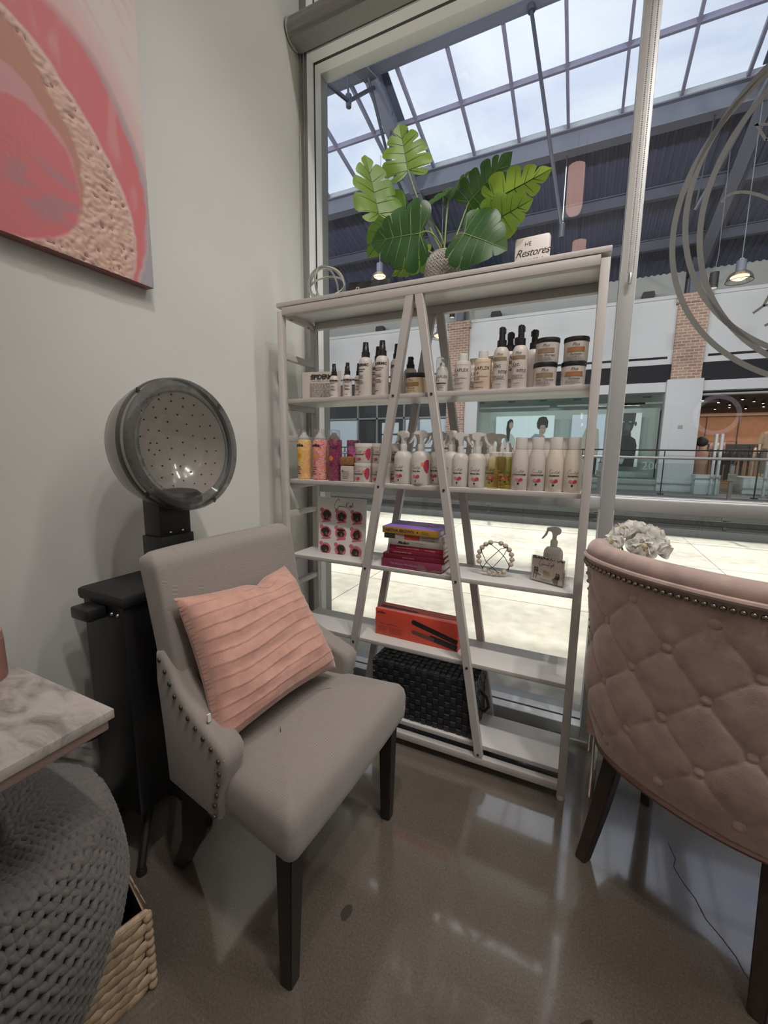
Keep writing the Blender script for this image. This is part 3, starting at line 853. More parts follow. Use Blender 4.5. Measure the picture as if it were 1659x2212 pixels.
rack('rack of black garments at the front of the clothes shop', 4.55, 17.4, 6, [(0.012, 0.012, 0.014), (0.02, 0.018, 0.018)], 0.95, 0.4, 1.3)
rack('rack of peach dresses in the middle of the clothes shop', 5.35, 16.9, 5, gcols, 0.95, 0.38, 1.42)
# mannequin on its plinth
mq = thing('mannequin', 'pale mannequin in a knitted top and brown trousers at the clothes shop front', 'mannequin', (5.02, 16.2, 0.50))
M_mann = mat('mannequin_body', (0.62, 0.45, 0.30), 0.5)
b = new()
sphere(b, (0, 0, 1.56), 0.105, 12, 10, (0.82, 0.95, 1.2)); lathe(b, [(0.055, 1.36), (0.05, 1.47), (0, 1.48)], 10)
for s in (-1, 1):
    tube(b, [(s * 0.19, 0, 1.30), (s * 0.235, 0.0, 1.05), (s * 0.24, -0.03, 0.82), (s * 0.235, -0.06, 0.72)], [0.05, 0.042, 0.033, 0.028], 8)
    tube(b, [(s * 0.08, 0, 0.15), (s * 0.08, -0.03, 0.03), (s * 0.085, -0.16, 0.02)], [0.04, 0.04, 0.03], 8)
obj('body', b, M_mann, mq)
b = new(); lathe(b, [(0.075, 1.37), (0.14, 1.36), (0.215, 1.29), (0.20, 1.10), (0.175, 0.95), (0.20, 0.78), (0.18, 0.78)], 16, mtx=Matrix.Diagonal((1, 0.62, 1)))
for s in (-1, 1): tube(b, [(s * 0.17, 0, 1.31), (s * 0.225, 0, 1.10), (s * 0.235, 0, 1.0)], [0.07, 0.065, 0.07], 8)
obj('knit_top', b, mat('knit_tan', (0.42, 0.30, 0.20), 0.9), mq)
b = new()
for s in (-1, 1): tube(b, [(s * 0.075, 0, 0.86), (s * 0.095, 0, 0.5), (s * 0.09, 0, 0.12)], [0.115, 0.10, 0.10], 10)
obj('trousers', b, mat('trouser_brown', (0.20, 0.145, 0.11), 0.9), mq)
def plinth(label, x, y, w, h):
    t = thing('display_plinth', label, 'plinth', (x, y, 0.0))
    b = new(); boxx(b, -w, w, -w * .8, w * .8, 0.0, h, 0.01); obj('body', b, M_extwhite, t)
    b = new(); boxx(b, -w - .01, w + .01, -w * .8 - .01, w * .8 + .01, h, h + 0.02, 0.004); obj('top', b, M_extwhite, t)
plinth('white display plinth under the mannequin', 5.1, 16.2, 0.75, 0.48)
plinth('low white display block beside the white pier', 3.35, 15.2, 0.30, 0.55)
for k, (x, y) in enumerate(((3.42, 14.9), (3.55, 14.9), (4.62, 14.9), (4.76, 14.9))):
    t = thing('security_gate', ('first', 'second', 'third', 'fourth')[k] + ' slim white security post from the white pier at the clothes shop entrance', 'security gate', (x, y, 0), 0, 'security posts at the clothes shop')
    b = new(); boxx(b, -0.03, 0.03, -0.05, 0.05, 0.03, 1.75, 0.01); obj('panel', b, M_extwhite, t)
    b = new(); boxx(b, -0.06, 0.06, -0.12, 0.12, 0.0, 0.03, 0.004); obj('base', b, M_extgrey, t)
# dark afro-haired bust form by the pier
bf = thing('mannequin_bust', 'dark-haired bust form with pink sleeve behind the first security post', 'mannequin', (3.45, 16.6, 0.02))
b = new(); sphere(b, (0, 0, 1.55), 0.17, 14, 10); obj('hair', b, M_black, bf)
b = new(); tube(b, [(0, 0, 1.4), (0, 0, 1.25)], [0.06, 0.07], 10); lathe(b, [(0.05, 1.28), (0.19, 1.22), (0.2, 0.95), (0.15, 0.7), (0.17, 0.02), (0.0, 0.02)], 14, mtx=Matrix.Diagonal((1, .6, 1))); obj('body', b, mat('pink_dress', (0.5, 0.28, 0.22), 0.8), bf)

# ------------------------------------------------------------------ loudspeakers, lamps hung over the void
def speaker(x, label):
    t = thing('loudspeaker', label, 'loudspeaker', (x, YFAC + 0.30, 5.98))
    b = new(); pts = [(-0.15, -0.1), (-0.18, 0.0), (-0.15, 0.10), (0.15, 0.10), (0.18, 0.0), (0.15, -0.10)]
    prism(b, [(p[0], p[1] * 1.2) for p in pts], 1, -0.16, 0.10); bmesh.ops.bevel(b, geom=b.edges[:], offset=0.012, segments=2, affect='EDGES'); obj('cabinet', b, M_black, t)
    b = new(); boxx(b, -0.05, 0.05, 0.05, 0.27, -0.03, 0.03); obj('wall_bracket', b, M_black, t)
speaker(1.47, 'black wall loudspeaker above the white panel behind the window mullion')
speaker(-3.15, 'black wall loudspeaker above the white panel to the right of the brick pier')
speaker(-7.75, 'black wall loudspeaker above the dark curtain-walled shop')
M_dome = glass('lamp_glass', (0.93, 0.90, 0.88), 0.14, 0.05)
M_glow = mat('lamp_glow', (1, 0.8, 0.5), 0.5, emit=((1.0, 0.62, 0.28), 4.0))
M_cord = mat('lamp_cord', (0.16, 0.17, 0.20), 0.5)
def dome(x, y, z, ztop, label, r=0.225):
    t = thing('dome_pendant_lamp', label, 'pendant lamp', (x, y, z), 0, 'glass dome pendants in the mall')
    k = r / 0.225
    b = new(); prof = [(0.062, 0.165), (0.12, 0.15), (0.175, 0.11), (0.21, 0.05), (0.225, -0.02), (0.22, -0.025), (0.205, 0.045), (0.17, 0.10), (0.115, 0.14), (0.06, 0.155)]
    lathe(b, [(a * k, c * k) for a, c in prof], 32); obj('glass_dome', b, M_dome, t)
    b = new(); ringp = [(0.225 * k * cos(2 * pi * i / 40), 0.225 * k * sin(2 * pi * i / 40), -0.022 * k) for i in range(40)]; tube(b, ringp, 0.006 * k, 6, closed=True); obj('rim', b, M_black, t)
    b = new(); cyl(b, (0, 0, 0.15 * k), (0, 0, 0.36 * k), 0.085 * k, n=20); obj('socket_housing', b, M_steelblue, t)
    b = new(); lathe(b, [(0, -0.005 * k), (0.06 * k, 0.0), (0.15 * k, 0.05 * k), (0.15 * k, 0.065 * k), (0.05 * k, 0.10 * k), (0, 0.10 * k)], 24); obj('reflector', b, M_glow, t)
    b = new(); tube(b, [(-0.03 * k, 0, 0.36 * k), (-0.03 * k, 0, 0.40 * k), (0.03 * k, 0, 0.40 * k), (0.03 * k, 0, 0.36 * k)], 0.007, 6); obj('hanger', b, M_steel, t)
    b = new(); tube(b, [(0, 0, 0.40 * k), (0, 0, ztop - z)], 0.008, 6); obj('cord', b, M_cord, t)
dome(2.56, 11.0, 4.62, 8.0, 'lit glass dome pendant lamp on a long cord seen through the ring emblem')
dome(-5.02, 10.2, 5.52, 8.35, 'glass dome pendant lamp behind the black plaque on the shelf top')
dome(-5.62, 8.2, 5.55, 8.3, 'glass dome pendant lamp half hidden by the left window jamb')
dome(-3.85, 11.6, 4.30, 7.9, 'lit glass dome pendant lamp seen under the shelf top between the crossed bars', 0.20)
def can_lamp(x, y, z, ztop, label):
    t = thing('cylinder_pendant_lamp', label, 'pendant lamp', (x, y, z), 0, 'black cylinder pendants in the mall')
    b = new(); cyl(b, (0, 0, 0), (0, 0, 0.32), 0.085, n=20); obj('housing', b, M_black, t)
    b = new(); lathe(b, [(0, -0.004), (0.07, -0.004), (0.07, 0.001), (0, 0.001)], 20); obj('lens', b, mat('lamp_lens', (0.7, 0.7, 0.68), 0.2, emit=((1, 0.9, 0.8), 0.5)), t)
    b = new(); tube(b, [(0, 0, 0.32), (0.03, 0, 0.7), (0.01, 0, ztop - z)], 0.007, 6); obj('cord', b, M_cord, t)
can_lamp(2.32, 11.9, 4.80, 7.7, 'small black cylinder pendant left of the lit glass dome')
can_lamp(-4.40, 14.6, 5.72, 7.0, 'small black cylinder pendant in front of the brick pier')

# ------------------------------------------------------------------ roof and skylight
YR, ZR = 8.47, 8.73           # ridge
YE, ZE = 11.0, 8.20           # far eave of the glazing
sl_ = (ZE - ZR) / (YE - YR)
def zs(y): return ZR + sl_ * abs(y - YR)
roofx = (-16.0, 10.0)
ridge = struct('skylight')
def rpart(name, bm, m): return obj(name, bm, m, ridge)
bm = new()
for y0 in (YR - 0.09, ):
    boxx(bm, roofx[0], roofx[1], YR - 0.012, YR + 0.012, ZR - 0.02, ZR + 0.42); boxx(bm, roofx[0], roofx[1], YR - 0.13, YR + 0.13, ZR - 0.04, ZR - 0.015); boxx(bm, roofx[0], roofx[1], YR - 0.13, YR + 0.13, ZR + 0.40, ZR + 0.42)
rpart('ridge_beam', bm, M_steelblue)
bars = [0.22 + 1.035 * k for k in range(-15, 10)]
YN, ZN = YR - (YE - YR), ZE
for s, ye in ((1, YE), (-1, YN)):
    base = 0.05 if s == 1 else 0.50
    for x in bars:
        bm = new(); bar(bm, (x, YR + s * 0.1, zs(YR + .1) + base), (x, ye, ZE + base), 0.055, 0.10); rpart('glazing_bar', bm, M_bars)
    ym = YR + s * 1.27
    for yy in (ym,):
        bm = new(); bar(bm, (roofx[0], yy, zs(yy) + base), (roofx[1], yy, zs(yy) + base), 0.06, 0.10); rpart('purlin', bm, M_bars)
    for a, b in zip(bars, bars[1:]):
        for (q0, q1) in ((YR, ym), (ym, ye)):
            bm = new(); v = [bm.verts.new((x, y, zs(y) + base + 0.07)) for x, y in ((a, q0), (b, q0), (b, q1), (a, q1))]; bm.faces.new(v); rpart('pane', bm, M_skyglass)
    # eave beam and gutter
    bm = new()
    boxx(bm, roofx[0], roofx[1], min(ye, ye + s * 0.20), max(ye, ye + s * 0.20), ZE - 0.02, ZE + base + 0.09); rpart('eave_gutter', bm, mat('gutter_pale', (0.33, 0.36, 0.40), 0.5))
    bm = new(); boxx(bm, roofx[0], roofx[1], ye + s * 0.02 - .012, ye + s * 0.02 + .012, ZE - 0.42, ZE - 0.02); boxx(bm, roofx[0], roofx[1], ye + s * 0.05 - .14, ye + s * 0.05 + .14, ZE - 0.44, ZE - 0.415); boxx(bm, roofx[0], roofx[1], ye + s * 0.05 - .14, ye + s * 0.05 + .14, ZE - 0.045, ZE - 0.02); rpart('eave_beam', bm, M_steelblue)
# corrugated decks either side
def deck(name, y0, z0, y1, z1):
    bm = new(); p = 0.16; x = roofx[0]
    prof = []
    while x < roofx[1]:
        prof += [(x, 0), (x + 0.05, 0), (x + 0.07, 0.03), (x + 0.13, 0.03), (x + 0.15, 0)]
        x += p
    A = [bm.verts.new((a, y0, z0 + c)) for a, c in prof]; B = [bm.verts.new((a, y1, z1 + c)) for a, c in prof]
    for i in range(len(prof) - 1): bm.faces.new((A[i], A[i + 1], B[i + 1], B[i]))
    return struct(name, bm, M_deck, flat=True)
deck('roof_deck', YE + 0.05, ZE - 0.05, 16.5, 6.55)
deck('roof_deck', YN - 0.05, ZE - 0.05, 1.7, 6.95)
bm = new(); boxx(bm, roofx[0], roofx[1], YE + 0.12, 16.6, 8.30, 8.35); struct('roof_cover', bm, M_black)
bm = new(); boxx(bm, roofx[0], roofx[1], 1.6, YN - 0.12, 8.30, 8.35); struct('roof_cover', bm, M_black)
bm = new(); boxx(bm, roofx[0], roofx[1], 16.5, 16.7, 6.0, 8.8); struct('wall_roof_far', bm, M_extgrey)
bm = new(); boxx(bm, roofx[0], XL - 0.2, 1.82, 1.975, 0.0, 8.8); boxx(bm, XR + 0.2, roofx[1], 1.82, 1.975, 0.0, 8.8); boxx(bm, XL - 0.2, XR + 0.2, 1.82, 1.975, ZC, 8.8); struct('wall_near_facade', bm, M_extwhite)
for x in roofx:
    bm = new(); boxx(bm, x - 0.1, x + 0.1, 1.9, 16.6, -5, 9.4); struct('wall_mall_end', bm, M_extgrey)
# rafters on the column lines, deck purlins, tie rods
def ibeam(bm, p0, p1, h, w):
    p0, p1 = Vector(p0), Vector(p1)
    bar(bm, p0, p1, 0.02, h); o = Vector((0, 0, h / 2))
    bar(bm, p0 - o, p1 - o, w, 0.025); bar(bm, p0 + o, p1 + o, w, 0.025)
for x in (-11.4, -4.40, 2.62, 9.64):
    for s in (1, -1):
        t = struct('roof_rafter')
        ye2, ze2 = (16.0, 6.55) if s == 1 else (1.9, 6.7)
        bm = new(); ibeam(bm, (x, YR, ZR + 0.12), (x, YR + s * 2.5, ZE - 0.15), 0.60, 0.28); ibeam(bm, (x, YR + s * 2.5, ZE - 0.20), (x, ye2, ze2), 0.44, 0.26); obj('rafter', bm, M_steelblue, t)
        bm = new(); tube(bm, [(x, YR - s * 0.2, ZR - 0.15), (x, YR + s * 0.9, ZR - 1.15), (x, ye2 - s * 1.6, ze2 - 0.35)], 0.035, 8); obj('tie_rod', bm, M_rod, t)
        bm = new(); tube(bm, [(x, YR + s * 1.0, ZR - 0.1), (x, YR + s * 0.9, ZR - 1.15)], 0.022, 8); obj('hanger_rod', bm, M_rod, t)
        bm = new(); lathe(bm, [(0, -0.12), (0.05, -0.1), (0.06, 0.1), (0, 0.12)], 10, (x, YR + s * 0.9, ZR - 1.15)); obj('clevis', bm, M_rod, t)
for y, z in ((12.9, 7.45), (14.6, 6.95)):
    bm = new(); ibeam(bm, (roofx[0], y, z), (roofx[1], y, z), 0.26, 0.14); struct('deck_purlin_beam', bm, mat('purlin_dark', (0.05, 0.058, 0.09), 0.6))
# slender tie rods hanging from the ridge to the pulley under the deck
tr = thing('tie_rod', 'long dark steel tie rod slanting down from the ridge beam above the white shelf', 'tie rod', (-1.37, YR, ZR))
bm = new(); tube(bm, [(0, 0.0, 0.0), (0.74, 0.02, -3.62)], 0.032, 8); obj('rod', bm, M_rod, tr)
bm = new(); cyl(bm, (-0.0, 0, 0.10), (0.03, 0, -0.14), 0.065, n=12); obj('clevis', bm, M_rod, tr)
bm = new(); lathe(bm, [(0, -0.14), (0.05, -0.12), (0.05, 0.1), (0, 0.14)], 10, (0.75, 0.02, -3.68)); obj('turnbuckle', bm, M_rod, tr)
bm = new(); tube(bm, [(0.75, 0.02, -3.55), (0.57, 2.53, -1.03)], 0.012, 6); obj('cable', bm, M_rod, tr)
tr = thing('tie_rod', 'long steel tie rod slanting down behind the ring emblem', 'tie rod', (3.05, YR, ZR + 0.1))
bm = new(); tube(bm, [(0, 0.0, 0.0), (-1.55, 1.3, -3.3)], 0.034, 8); obj('rod', bm, M_rod, tr)
bm = new(); tube(bm, [(-1.55, 1.3, -3.3), (-1.20, 2.6, -1.05)], 0.013, 6); obj('cable', bm, M_rod, tr)

# unseen fill floodlights added for the mall, above the near shop fronts
for k, x in enumerate((-11.0, -6.5, -2.0, 2.5, 7.0)):
    t = thing('fill_floodlight', ('first', 'second', 'third', 'fourth', 'fifth')[k] + ' added floodlight from the far end on the mall wall above the salon window', 'floodlight', (x, 2.01, 6.1), 0, 'added floodlights over the salon shop front')
    b = new(); boxx(b, -0.5, 0.5, -0.03, 0.10, -0.16, 0.16, 0.01); obj('housing', b, M_black, t)
    L = bpy.data.lights.new('fill_flood', 'AREA'); L.shape = 'RECTANGLE'; L.size = 0.9; L.size_y = 0.28; L.energy = MALL_FILL; L.color = (1.0, 0.985, 0.97)
    lo = bpy.data.objects.new('fill_flood', L); C.objects.link(lo); lo.parent = t; lo.location = (0, 0.12, 0); lo.rotation_euler = (radians(90), 0, 0)

# ------------------------------------------------------------------ white etagere shelf
SX0, SX1, SY0, SY1 = -1.175, 0.032, 1.434, 1.690
ZB = [1.422, 1.083, 0.749, 0.424, 0.100]        # board tops
sh = thing('etagere_shelf', 'tall white metal etagere shelf with A-shaped centre struts standing at the window', 'shelf', (0, 0, 0))
T = 0.026
def sp(name, bm, m=None): return obj(name, bm, m or M_whitem, sh)
for x in (SX0 + T / 2, SX1 - T / 2):
    for y in (SY0 + T / 2, SY1 - T / 2):
        bm = new(); boxx(bm, x - T / 2, x + T / 2, y - T / 2, y + T / 2, 0.018, 1.77, 0.0015); sp('post', bm)
        bm = new(); lathe(bm, [(0, 0), (0.013, 0), (0.0145, 0.006), (0.0145, 0.014), (0.011, 0.02), (0, 0.02)], 14, (x, y, 0)); sp('foot', bm, M_whitepl)
bm = new(); boxx(bm, SX0 - .001, SX1 + .001, SY0 - .001, SY1 + .001, 1.783, 1.80, 0.0015); brd = sp('top_board', bm, M_white)
bm = new(); boxx(bm, SX0, SX1, SY0 - .0022, SY0 - .001, 1.7835, 1.7995, 0.0003); obj('shaded_edge', bm, M_whitem, brd)  # strip darker than the board, shade painted on its front edge
for y in (SY0 + T / 2, SY1 - T / 2):
    bm = new(); boxx(bm, SX0 + T, SX1 - T, y - T / 2, y + T / 2, 1.752, 1.782, 0.0015); sp('top_rail', bm)
    bm = new(); boxx(bm, SX0 + T, SX1 - T, y - T / 2, y + T / 2, 0.035, 0.063, 0.0015); sp('bottom_rail', bm)
for x in (SX0 + T / 2, SX1 - T / 2):
    for z in [1.752] + [q - 0.043 for q in ZB[:4]] + [0.04] + [1.585, 1.245, 0.915, 0.585, 0.255]:
        bm = new(); boxx(bm, x - 0.011, x + 0.011, SY0 + T, SY1 - T, z, z + 0.025, 0.0015); sp('side_rail', bm)
        if z in (1.752, ZB[0] - 0.043):
            for yy in (SY0 + 0.06, SY1 - 0.07):
                bm = new(); boxx(bm, x - 0.004 + (0.006 if x < -0.5 else 0), x + 0.004 + (0.006 if x < -0.5 else 0), yy, yy + 0.018, z - 0.0006, z + 0.002); sp('slot', bm, M_black)
BY0, BY1 = SY0 + T + 0.0005, SY1 - T - 0.001
BX0, BX1 = SX0 + T + 0.0005, SX1 - T - 0.0005
for i, z in enumerate(ZB):
    bm = new(); boxx(bm, BX0, BX1, BY0, BY1, z - 0.017, z, 0.002); brd = sp('shelf_board', bm, M_white)
    bm = new(); boxx(bm, BX0 + .001, BX1 - .001, BY0 - 0.0012, BY0, z - 0.0165, z - 0.0005, 0.0003); obj('shaded_edge', bm, M_whitem, brd)  # darker strip paints the shade on each board's front edge
XA = -0.573
def strut(s, y):
    bm = new()
    zt, zb = 1.752, 0.064
    xt = XA + s * 0.017; xb = XA + s * 0.301
    w = 0.030
    pts = [(xt - w / 2, zt), (xt + w / 2, zt), (xb + w / 2, zb), (xb - w / 2, zb)]
    prism(bm, pts, 1, y - 0.0125, y + 0.0125)
    bmesh.ops.bevel(bm, geom=bm.edges[:], offset=0.0012, segments=1, affect='EDGES'); sp('diagonal_strut', bm)
    if y < 1.5:
        for z in ZB[:4] + [0.085]:
            x = xt + (xb - xt) * (zt - (z - 0.010)) / (zt - zb)
            bm = new(); cyl(bm, (x, y - 0.0125, z - 0.010), (x, y - 0.0148, z - 0.010), 0.0048, n=12); sp('bolt', bm, mat('bolt_zinc', (0.12, 0.11, 0.10), 0.4, 0.8))
            bm = new(); cyl(bm, (x, y - 0.0147, z - 0.010), (x, y - 0.0151, z - 0.010), 0.0022, n=6); sp('bolt_socket', bm, M_ink)
for s in (-1, 1):
    strut(s, SY0 + 0.0125); strut(s, SY1 - 0.0125)

# ------------------------------------------------------------------ bottles
M_btl = mat('cream_bottle', (0.74, 0.68, 0.635), 0.35)
M_btlw = mat('white_bottle', (0.70, 0.67, 0.64), 0.32)
M_clearcap = glass('clear_cap', (0.93, 0.94, 0.94), 0.12)
M_milk = mat('milky_fluid', (0.78, 0.74, 0.69), 0.35)
M_frost = mat('frosted_trigger', (0.80, 0.79, 0.77), 0.3)
for q_ in (M_frost, M_whitepl, M_milk, M_btlw): add_translucent(q_, (0.85, 0.83, 0.79), 0.35)
add_translucent(M_btl, (0.78, 0.70, 0.64), 0.25)
M_gold = mat('gold_label', (0.34, 0.22, 0.10), 0.4, 0.4)
M_copper = mat('copper_label', (0.42, 0.20, 0.09), 0.4, 0.4)
M_tan = mat('tan_label', (0.30, 0.215, 0.13), 0.5, 0.3)
M_rose = mat('raspberry_print', (0.42, 0.045, 0.085), 0.5)
M_peach = mat('peach_print', (0.62, 0.22, 0.13), 0.5)
M_pinkpr = mat('pink_print', (0.60, 0.20, 0.21), 0.5)

def pump_tall(name, label, group, H=0.205, r=0.0265, cap_h=0.062, brand=True, turn=0.0, letters='EPIDERMIC'):
    t = thing(name, label, 'bottle', (0, 0, 0), 0, group)
    hb = H - cap_h
    bm = new(); lathe(bm, [(0, 0.001), (r * .93, 0.0), (r, 0.006), (r, hb - r * .9), (r * .95, hb - r * .45), (r * .75, hb - r * .12), (r * .55, hb), (0, hb)], 24); obj('bottle_body', bm, M_btl, t)
    bm = new(); lathe(bm, [(0, hb), (r * .62, hb), (r * .62, hb + cap_h * .34), (r * .5, hb + cap_h * .38), (r * .47, hb + cap_h * .62), (r * .44, hb + cap_h * .64), (r * .40, hb + cap_h), (0, hb + cap_h)], 20); obj('pump_collar', bm, M_dark, t)
    bm = new(); cyl(bm, (0, -r * .38, hb + cap_h * .82), (0, -r * .56, hb + cap_h * .82), 0.004, n=10); obj('spray_nozzle', bm, M_black, t)
    if brand:
        text(letters, 0.0135 * r / 0.0265, M_ink, t, (0, 0, hb - r * 1.35), (0, 0, turn), bend=r, off=0.0006)
        bm = new(); print_lines(bm, -r * .7, r * .75, hb * .60, hb * .70, 2, r); print_lines(bm, -r * .75, r * .5, hb * .44, hb * .54, 3, r, seed=3); print_lines(bm, -r * .75, r * .5, hb * .30, hb * .40, 3, r, seed=5); print_lines(bm, -r * .75, r * .2, hb * .08, hb * .13, 1, r, seed=6)
        o = obj('small_print', bm, M_ink, t, flat=True); o['kind'] = 'stuff'; o.rotation_euler = (0, 0, turn)
    return t
def place(t, x, y, z, rz=0.0): t.location = (x, y, z); t.rotation_euler = (0, 0, rz); return t

Z1 = ZB[0] + 0.0004
G_small = 'small spray bottles on the top shelf'
a = pump_tall('small_spray_bottle', 'small white spray bottle with dark cap, in front of the card on the top shelf', G_small, 0.133, 0.0178, 0.047, True, 0.2)
place(a, -0.936, 1.490, Z1)
dup(a, (-0.916, 1.555, Z1), 0.9, 'small white spray bottle standing behind, second in the row beside the printed card')
dup(a, (-0.873, 1.490, Z1), 0.25, 'tallest-looking of the small spray bottles, third from the printed card')
dup(a, (-0.838, 1.520, Z1), 0.35, 'small white spray bottle at the end of its row, next to the tall spray bottles')
G_tall = 'tall spray bottles on the top shelf'
a = pump_tall('spray_bottle', 'tall white spray bottle with black pump, first of the tall ones from the printed card', G_tall, 0.203, 0.0265, 0.056, True, -0.35)
place(a, -0.794, 1.495, Z1)
dup(a, (-0.777, 1.575, Z1), 0.15, 'tall white spray bottle half hidden between the first two tall spray bottles')
dup(a, (-0.722, 1.495, Z1), 0.25, 'tall white spray bottle with a bold sideways word on its label, beside the crossed strut')
dup(a, (-0.690, 1.565, Z1), 0.9, 'tall white spray bottle at the back, half behind the left strut')
dup(a, (-0.655, 1.62, Z1), 1.2, 'tall white spray bottle hidden behind the left strut, only its shoulder showing').scale = (1, 1, 0.8)

# printed card in an acrylic holder
t = thing('sign_holder', 'blush printed card in a clear acrylic stand on the top shelf', 'sign', (-1.035, 1.545, Z1), radians(12))
bm = new(); boxx(bm, -0.092, 0.092, -0.0025, 0.0025, 0.002, 0.128, 0.0008); boxx(bm, -0.092, 0.092, -0.03, 0.03, 0.0, 0.002); obj('acrylic_stand', bm, M_acrylic, t)
bm = new(); boxx(bm, -0.088, 0.088, -0.0012, 0.0012, 0.004, 0.118); obj('card', bm, M_pinkpaper, t)
text(':EPIDERMIC', 0.027, M_ink, t, (0.012, -0.0032, 0.088), off=0.0008, space=0.9)
bm = new(); print_lines(bm, -0.048, 0.075, 0.077, 0.084, 1, None, -0.0032, 0.0018); print_lines(bm, -0.052, 0.06, 0.012, 0.072, 10, None, -0.0032, 0.0024, seed=4, jag=.05); o = obj('small_print', bm, M_greyink, t, flat=True); o['kind'] = 'stuff'

def jar(name, label, group, r=0.037, h=0.062, lid=0.017, col=None, strip=M_tan, script='Plus', line='Scalp Therapy', turn=0.0):
    t = thing(name, label, 'jar', (0, 0, 0), 0, group)
    bm = new(); lathe(bm, [(0, 0.0005), (r * .93, 0), (r * .97, 0.004), (r * .985, h), (0, h)], 28); obj('jar_body', bm, col or M_btl, t)
    bm = new(); lathe(bm, [(0, h), (r, h), (r * 1.02, h + 0.003), (r * 1.02, h + lid - 0.003), (r, h + lid), (r * .9, h + lid), (0, h + lid - 0.001)], 28); obj('lid', bm, M_dark, t)
    bm = new(); bent_strip(bm, -r * .75, r * .75, h * .46, h * .70, r * .985); o = obj('label_band', bm, strip, t, flat=True); o.rotation_euler = (0, 0, turn)
    text(script, 0.013, M_ink, t, (0, 0, h * .76), (0, 0, turn), bend=r * .985, shear=0.3)
    text(line, 0.0105, M_ink, t, (0, 0, h * .28), (0, 0, turn), bend=r * .985, shear=0.35)
    bm = new(); print_lines(bm, -r * .7, r * .7, h * .08, h * .24, 3, r * .985, seed=2); o = obj('small_print', bm, M_greyink, t, flat=True); o['kind'] = 'stuff'; o.rotation_euler = (0, 0, turn)
    return t
place(jar('cream_jar', 'cream jar with black lid standing alone between the two crossed struts', 'jars on the top shelf', 0.042, 0.058, 0.016, mat('butter_cream', (0.62, 0.50, 0.33), 0.4), M_gold, 'Plus', 'Pomade', -0.25), -0.585, 1.515, Z1)
a = jar('cream_jar', 'white jar with tan label, upper of the left-hand stack on the top shelf', 'stacked jars on the top shelf', 0.0365, 0.060, 0.015)
jz = 0.0755
place(a, -0.128, 1.497, Z1 + jz, -0.05)
dup(a, (-0.131, 1.495, Z1), 0.05, 'white jar with tan label, lower of the left-hand stack on the top shelf')
a = jar('cream_jar', 'white jar with copper label, upper of the stack by the right shelf post', 'stacked jars on the top shelf', 0.0365, 0.058, 0.0145, None, M_copper, 'Plus', 'Pomade')
place(a, -0.043, 1.497, Z1 + 0.073, 0.0)
dup(a, (-0.046, 1.497, Z1), 0.1, 'white jar with copper label, lower of the stack by the right shelf post')

# flat-shouldered bottles
def flat_bottle(name, label, group, no, lines, r=0.0285, h=0.128, col=None):
    t = thing(name, label, 'bottle', (0, 0, 0), 0, group)
    hb = h - 0.024
    bm = new(); lathe(bm, [(0, 0.001), (r * .95, 0), (r, 0.004), (r, hb - 0.010), (r * .93, hb - 0.004), (r * .62, hb), (0, hb)], 26); obj('bottle_body', bm, col or M_btl, t)
    bm = new(); lathe(bm, [(0, hb), (r * .58, hb), (r * .58, h - 0.003), (r * .54, h), (0, h)], 22); obj('flip_cap', bm, M_whitepl, t)
    text('OLAPLEX', 0.0155, M_ink, t, (0.0, 0, hb * .62), bend=r); text(no, 0.0125, M_ink, t, (-r * .55, 0, hb * .48), bend=r)
    text(lines[0], 0.0064, M_ink, t, (-0.001, 0, hb * .38), bend=r); text(lines[1], 0.0064, M_ink, t, (-r * .28, 0, hb * .31), bend=r)
    bm = new(); print_lines(bm, -r * .85, r * .5, hb * .20, hb * .27, 2, r); print_lines(bm, -r * .85, r * .6, hb * .05, hb * .09, 1, r, seed=9); bent_strip(bm, -r * 1.1, r * 1.1, hb * .84, hb * .846, r); o = obj('small_print', bm, M_greyink, t, flat=True); o['kind'] = 'stuff'
    return t
G_fl = 'conditioner and shampoo bottles on the top shelf'
a = flat_bottle('conditioner_bottle', 'pale round-shouldered bottle numbered 5, right of the clear-capped bottle', G_fl, 'Nº5', ('BOND MAINTENANCE', 'CONDITIONER'))
place(a, -0.405, 1.495, Z1, -0.15)
b_ = flat_bottle('shampoo_bottle', 'peach-cream round-shouldered bottle numbered 4, left of the script bottles', G_fl, 'Nº4', ('BOND MAINTENANCE', 'SHAMPOO'), 0.0290, 0.131, mat('peach_bottle', (0.62, 0.49, 0.37), 0.35))
place(b_, -0.334, 1.495, Z1, -0.1)
dup(a, (-0.388, 1.590, Z1), 0.6, 'pale bottle standing at the back between the bottles numbered 5 and 4')
dup(b_, (-0.322, 1.590, Z1), 0.6, 'peach bottle standing at the back, just right of the bottle numbered 4')
t = thing('treatment_bottle', 'white bottle with clear dome cap and plum stripe numbered 6, right of the crossed struts', 'bottle', (-0.484, 1.505, Z1))
r = 0.0225
bm = new(); lathe(bm, [(0, 0), (r, 0), (r, 0.070), (r * .92, 0.078), (r * .7, 0.090), (0, 0.092)], 24); obj('bottle_body', bm, M_btlw, t)
bm = new(); lathe(bm, [(0, 0.09), (r * .45, 0.09), (r * .42, 0.102), (r * .3, 0.106), (0, 0.108)], 16); boxx(bm, -0.004, 0.004, -0.014, 0.002, 0.102, 0.109, 0.001); obj('pump_head', bm, M_whitepl, t)
bm = new(); lathe(bm, [(r * 1.0, 0.078), (r * .98, 0.118), (r * .9, 0.124), (0, 0.125)], 24); obj('clear_cap', bm, M_clearcap, t)
text('OLAPLEX', 0.0135, M_ink, t, (0, 0, 0.050), bend=r); text('Nº6', 0.011, M_ink, t, (-0.012, 0, 0.038), bend=r)
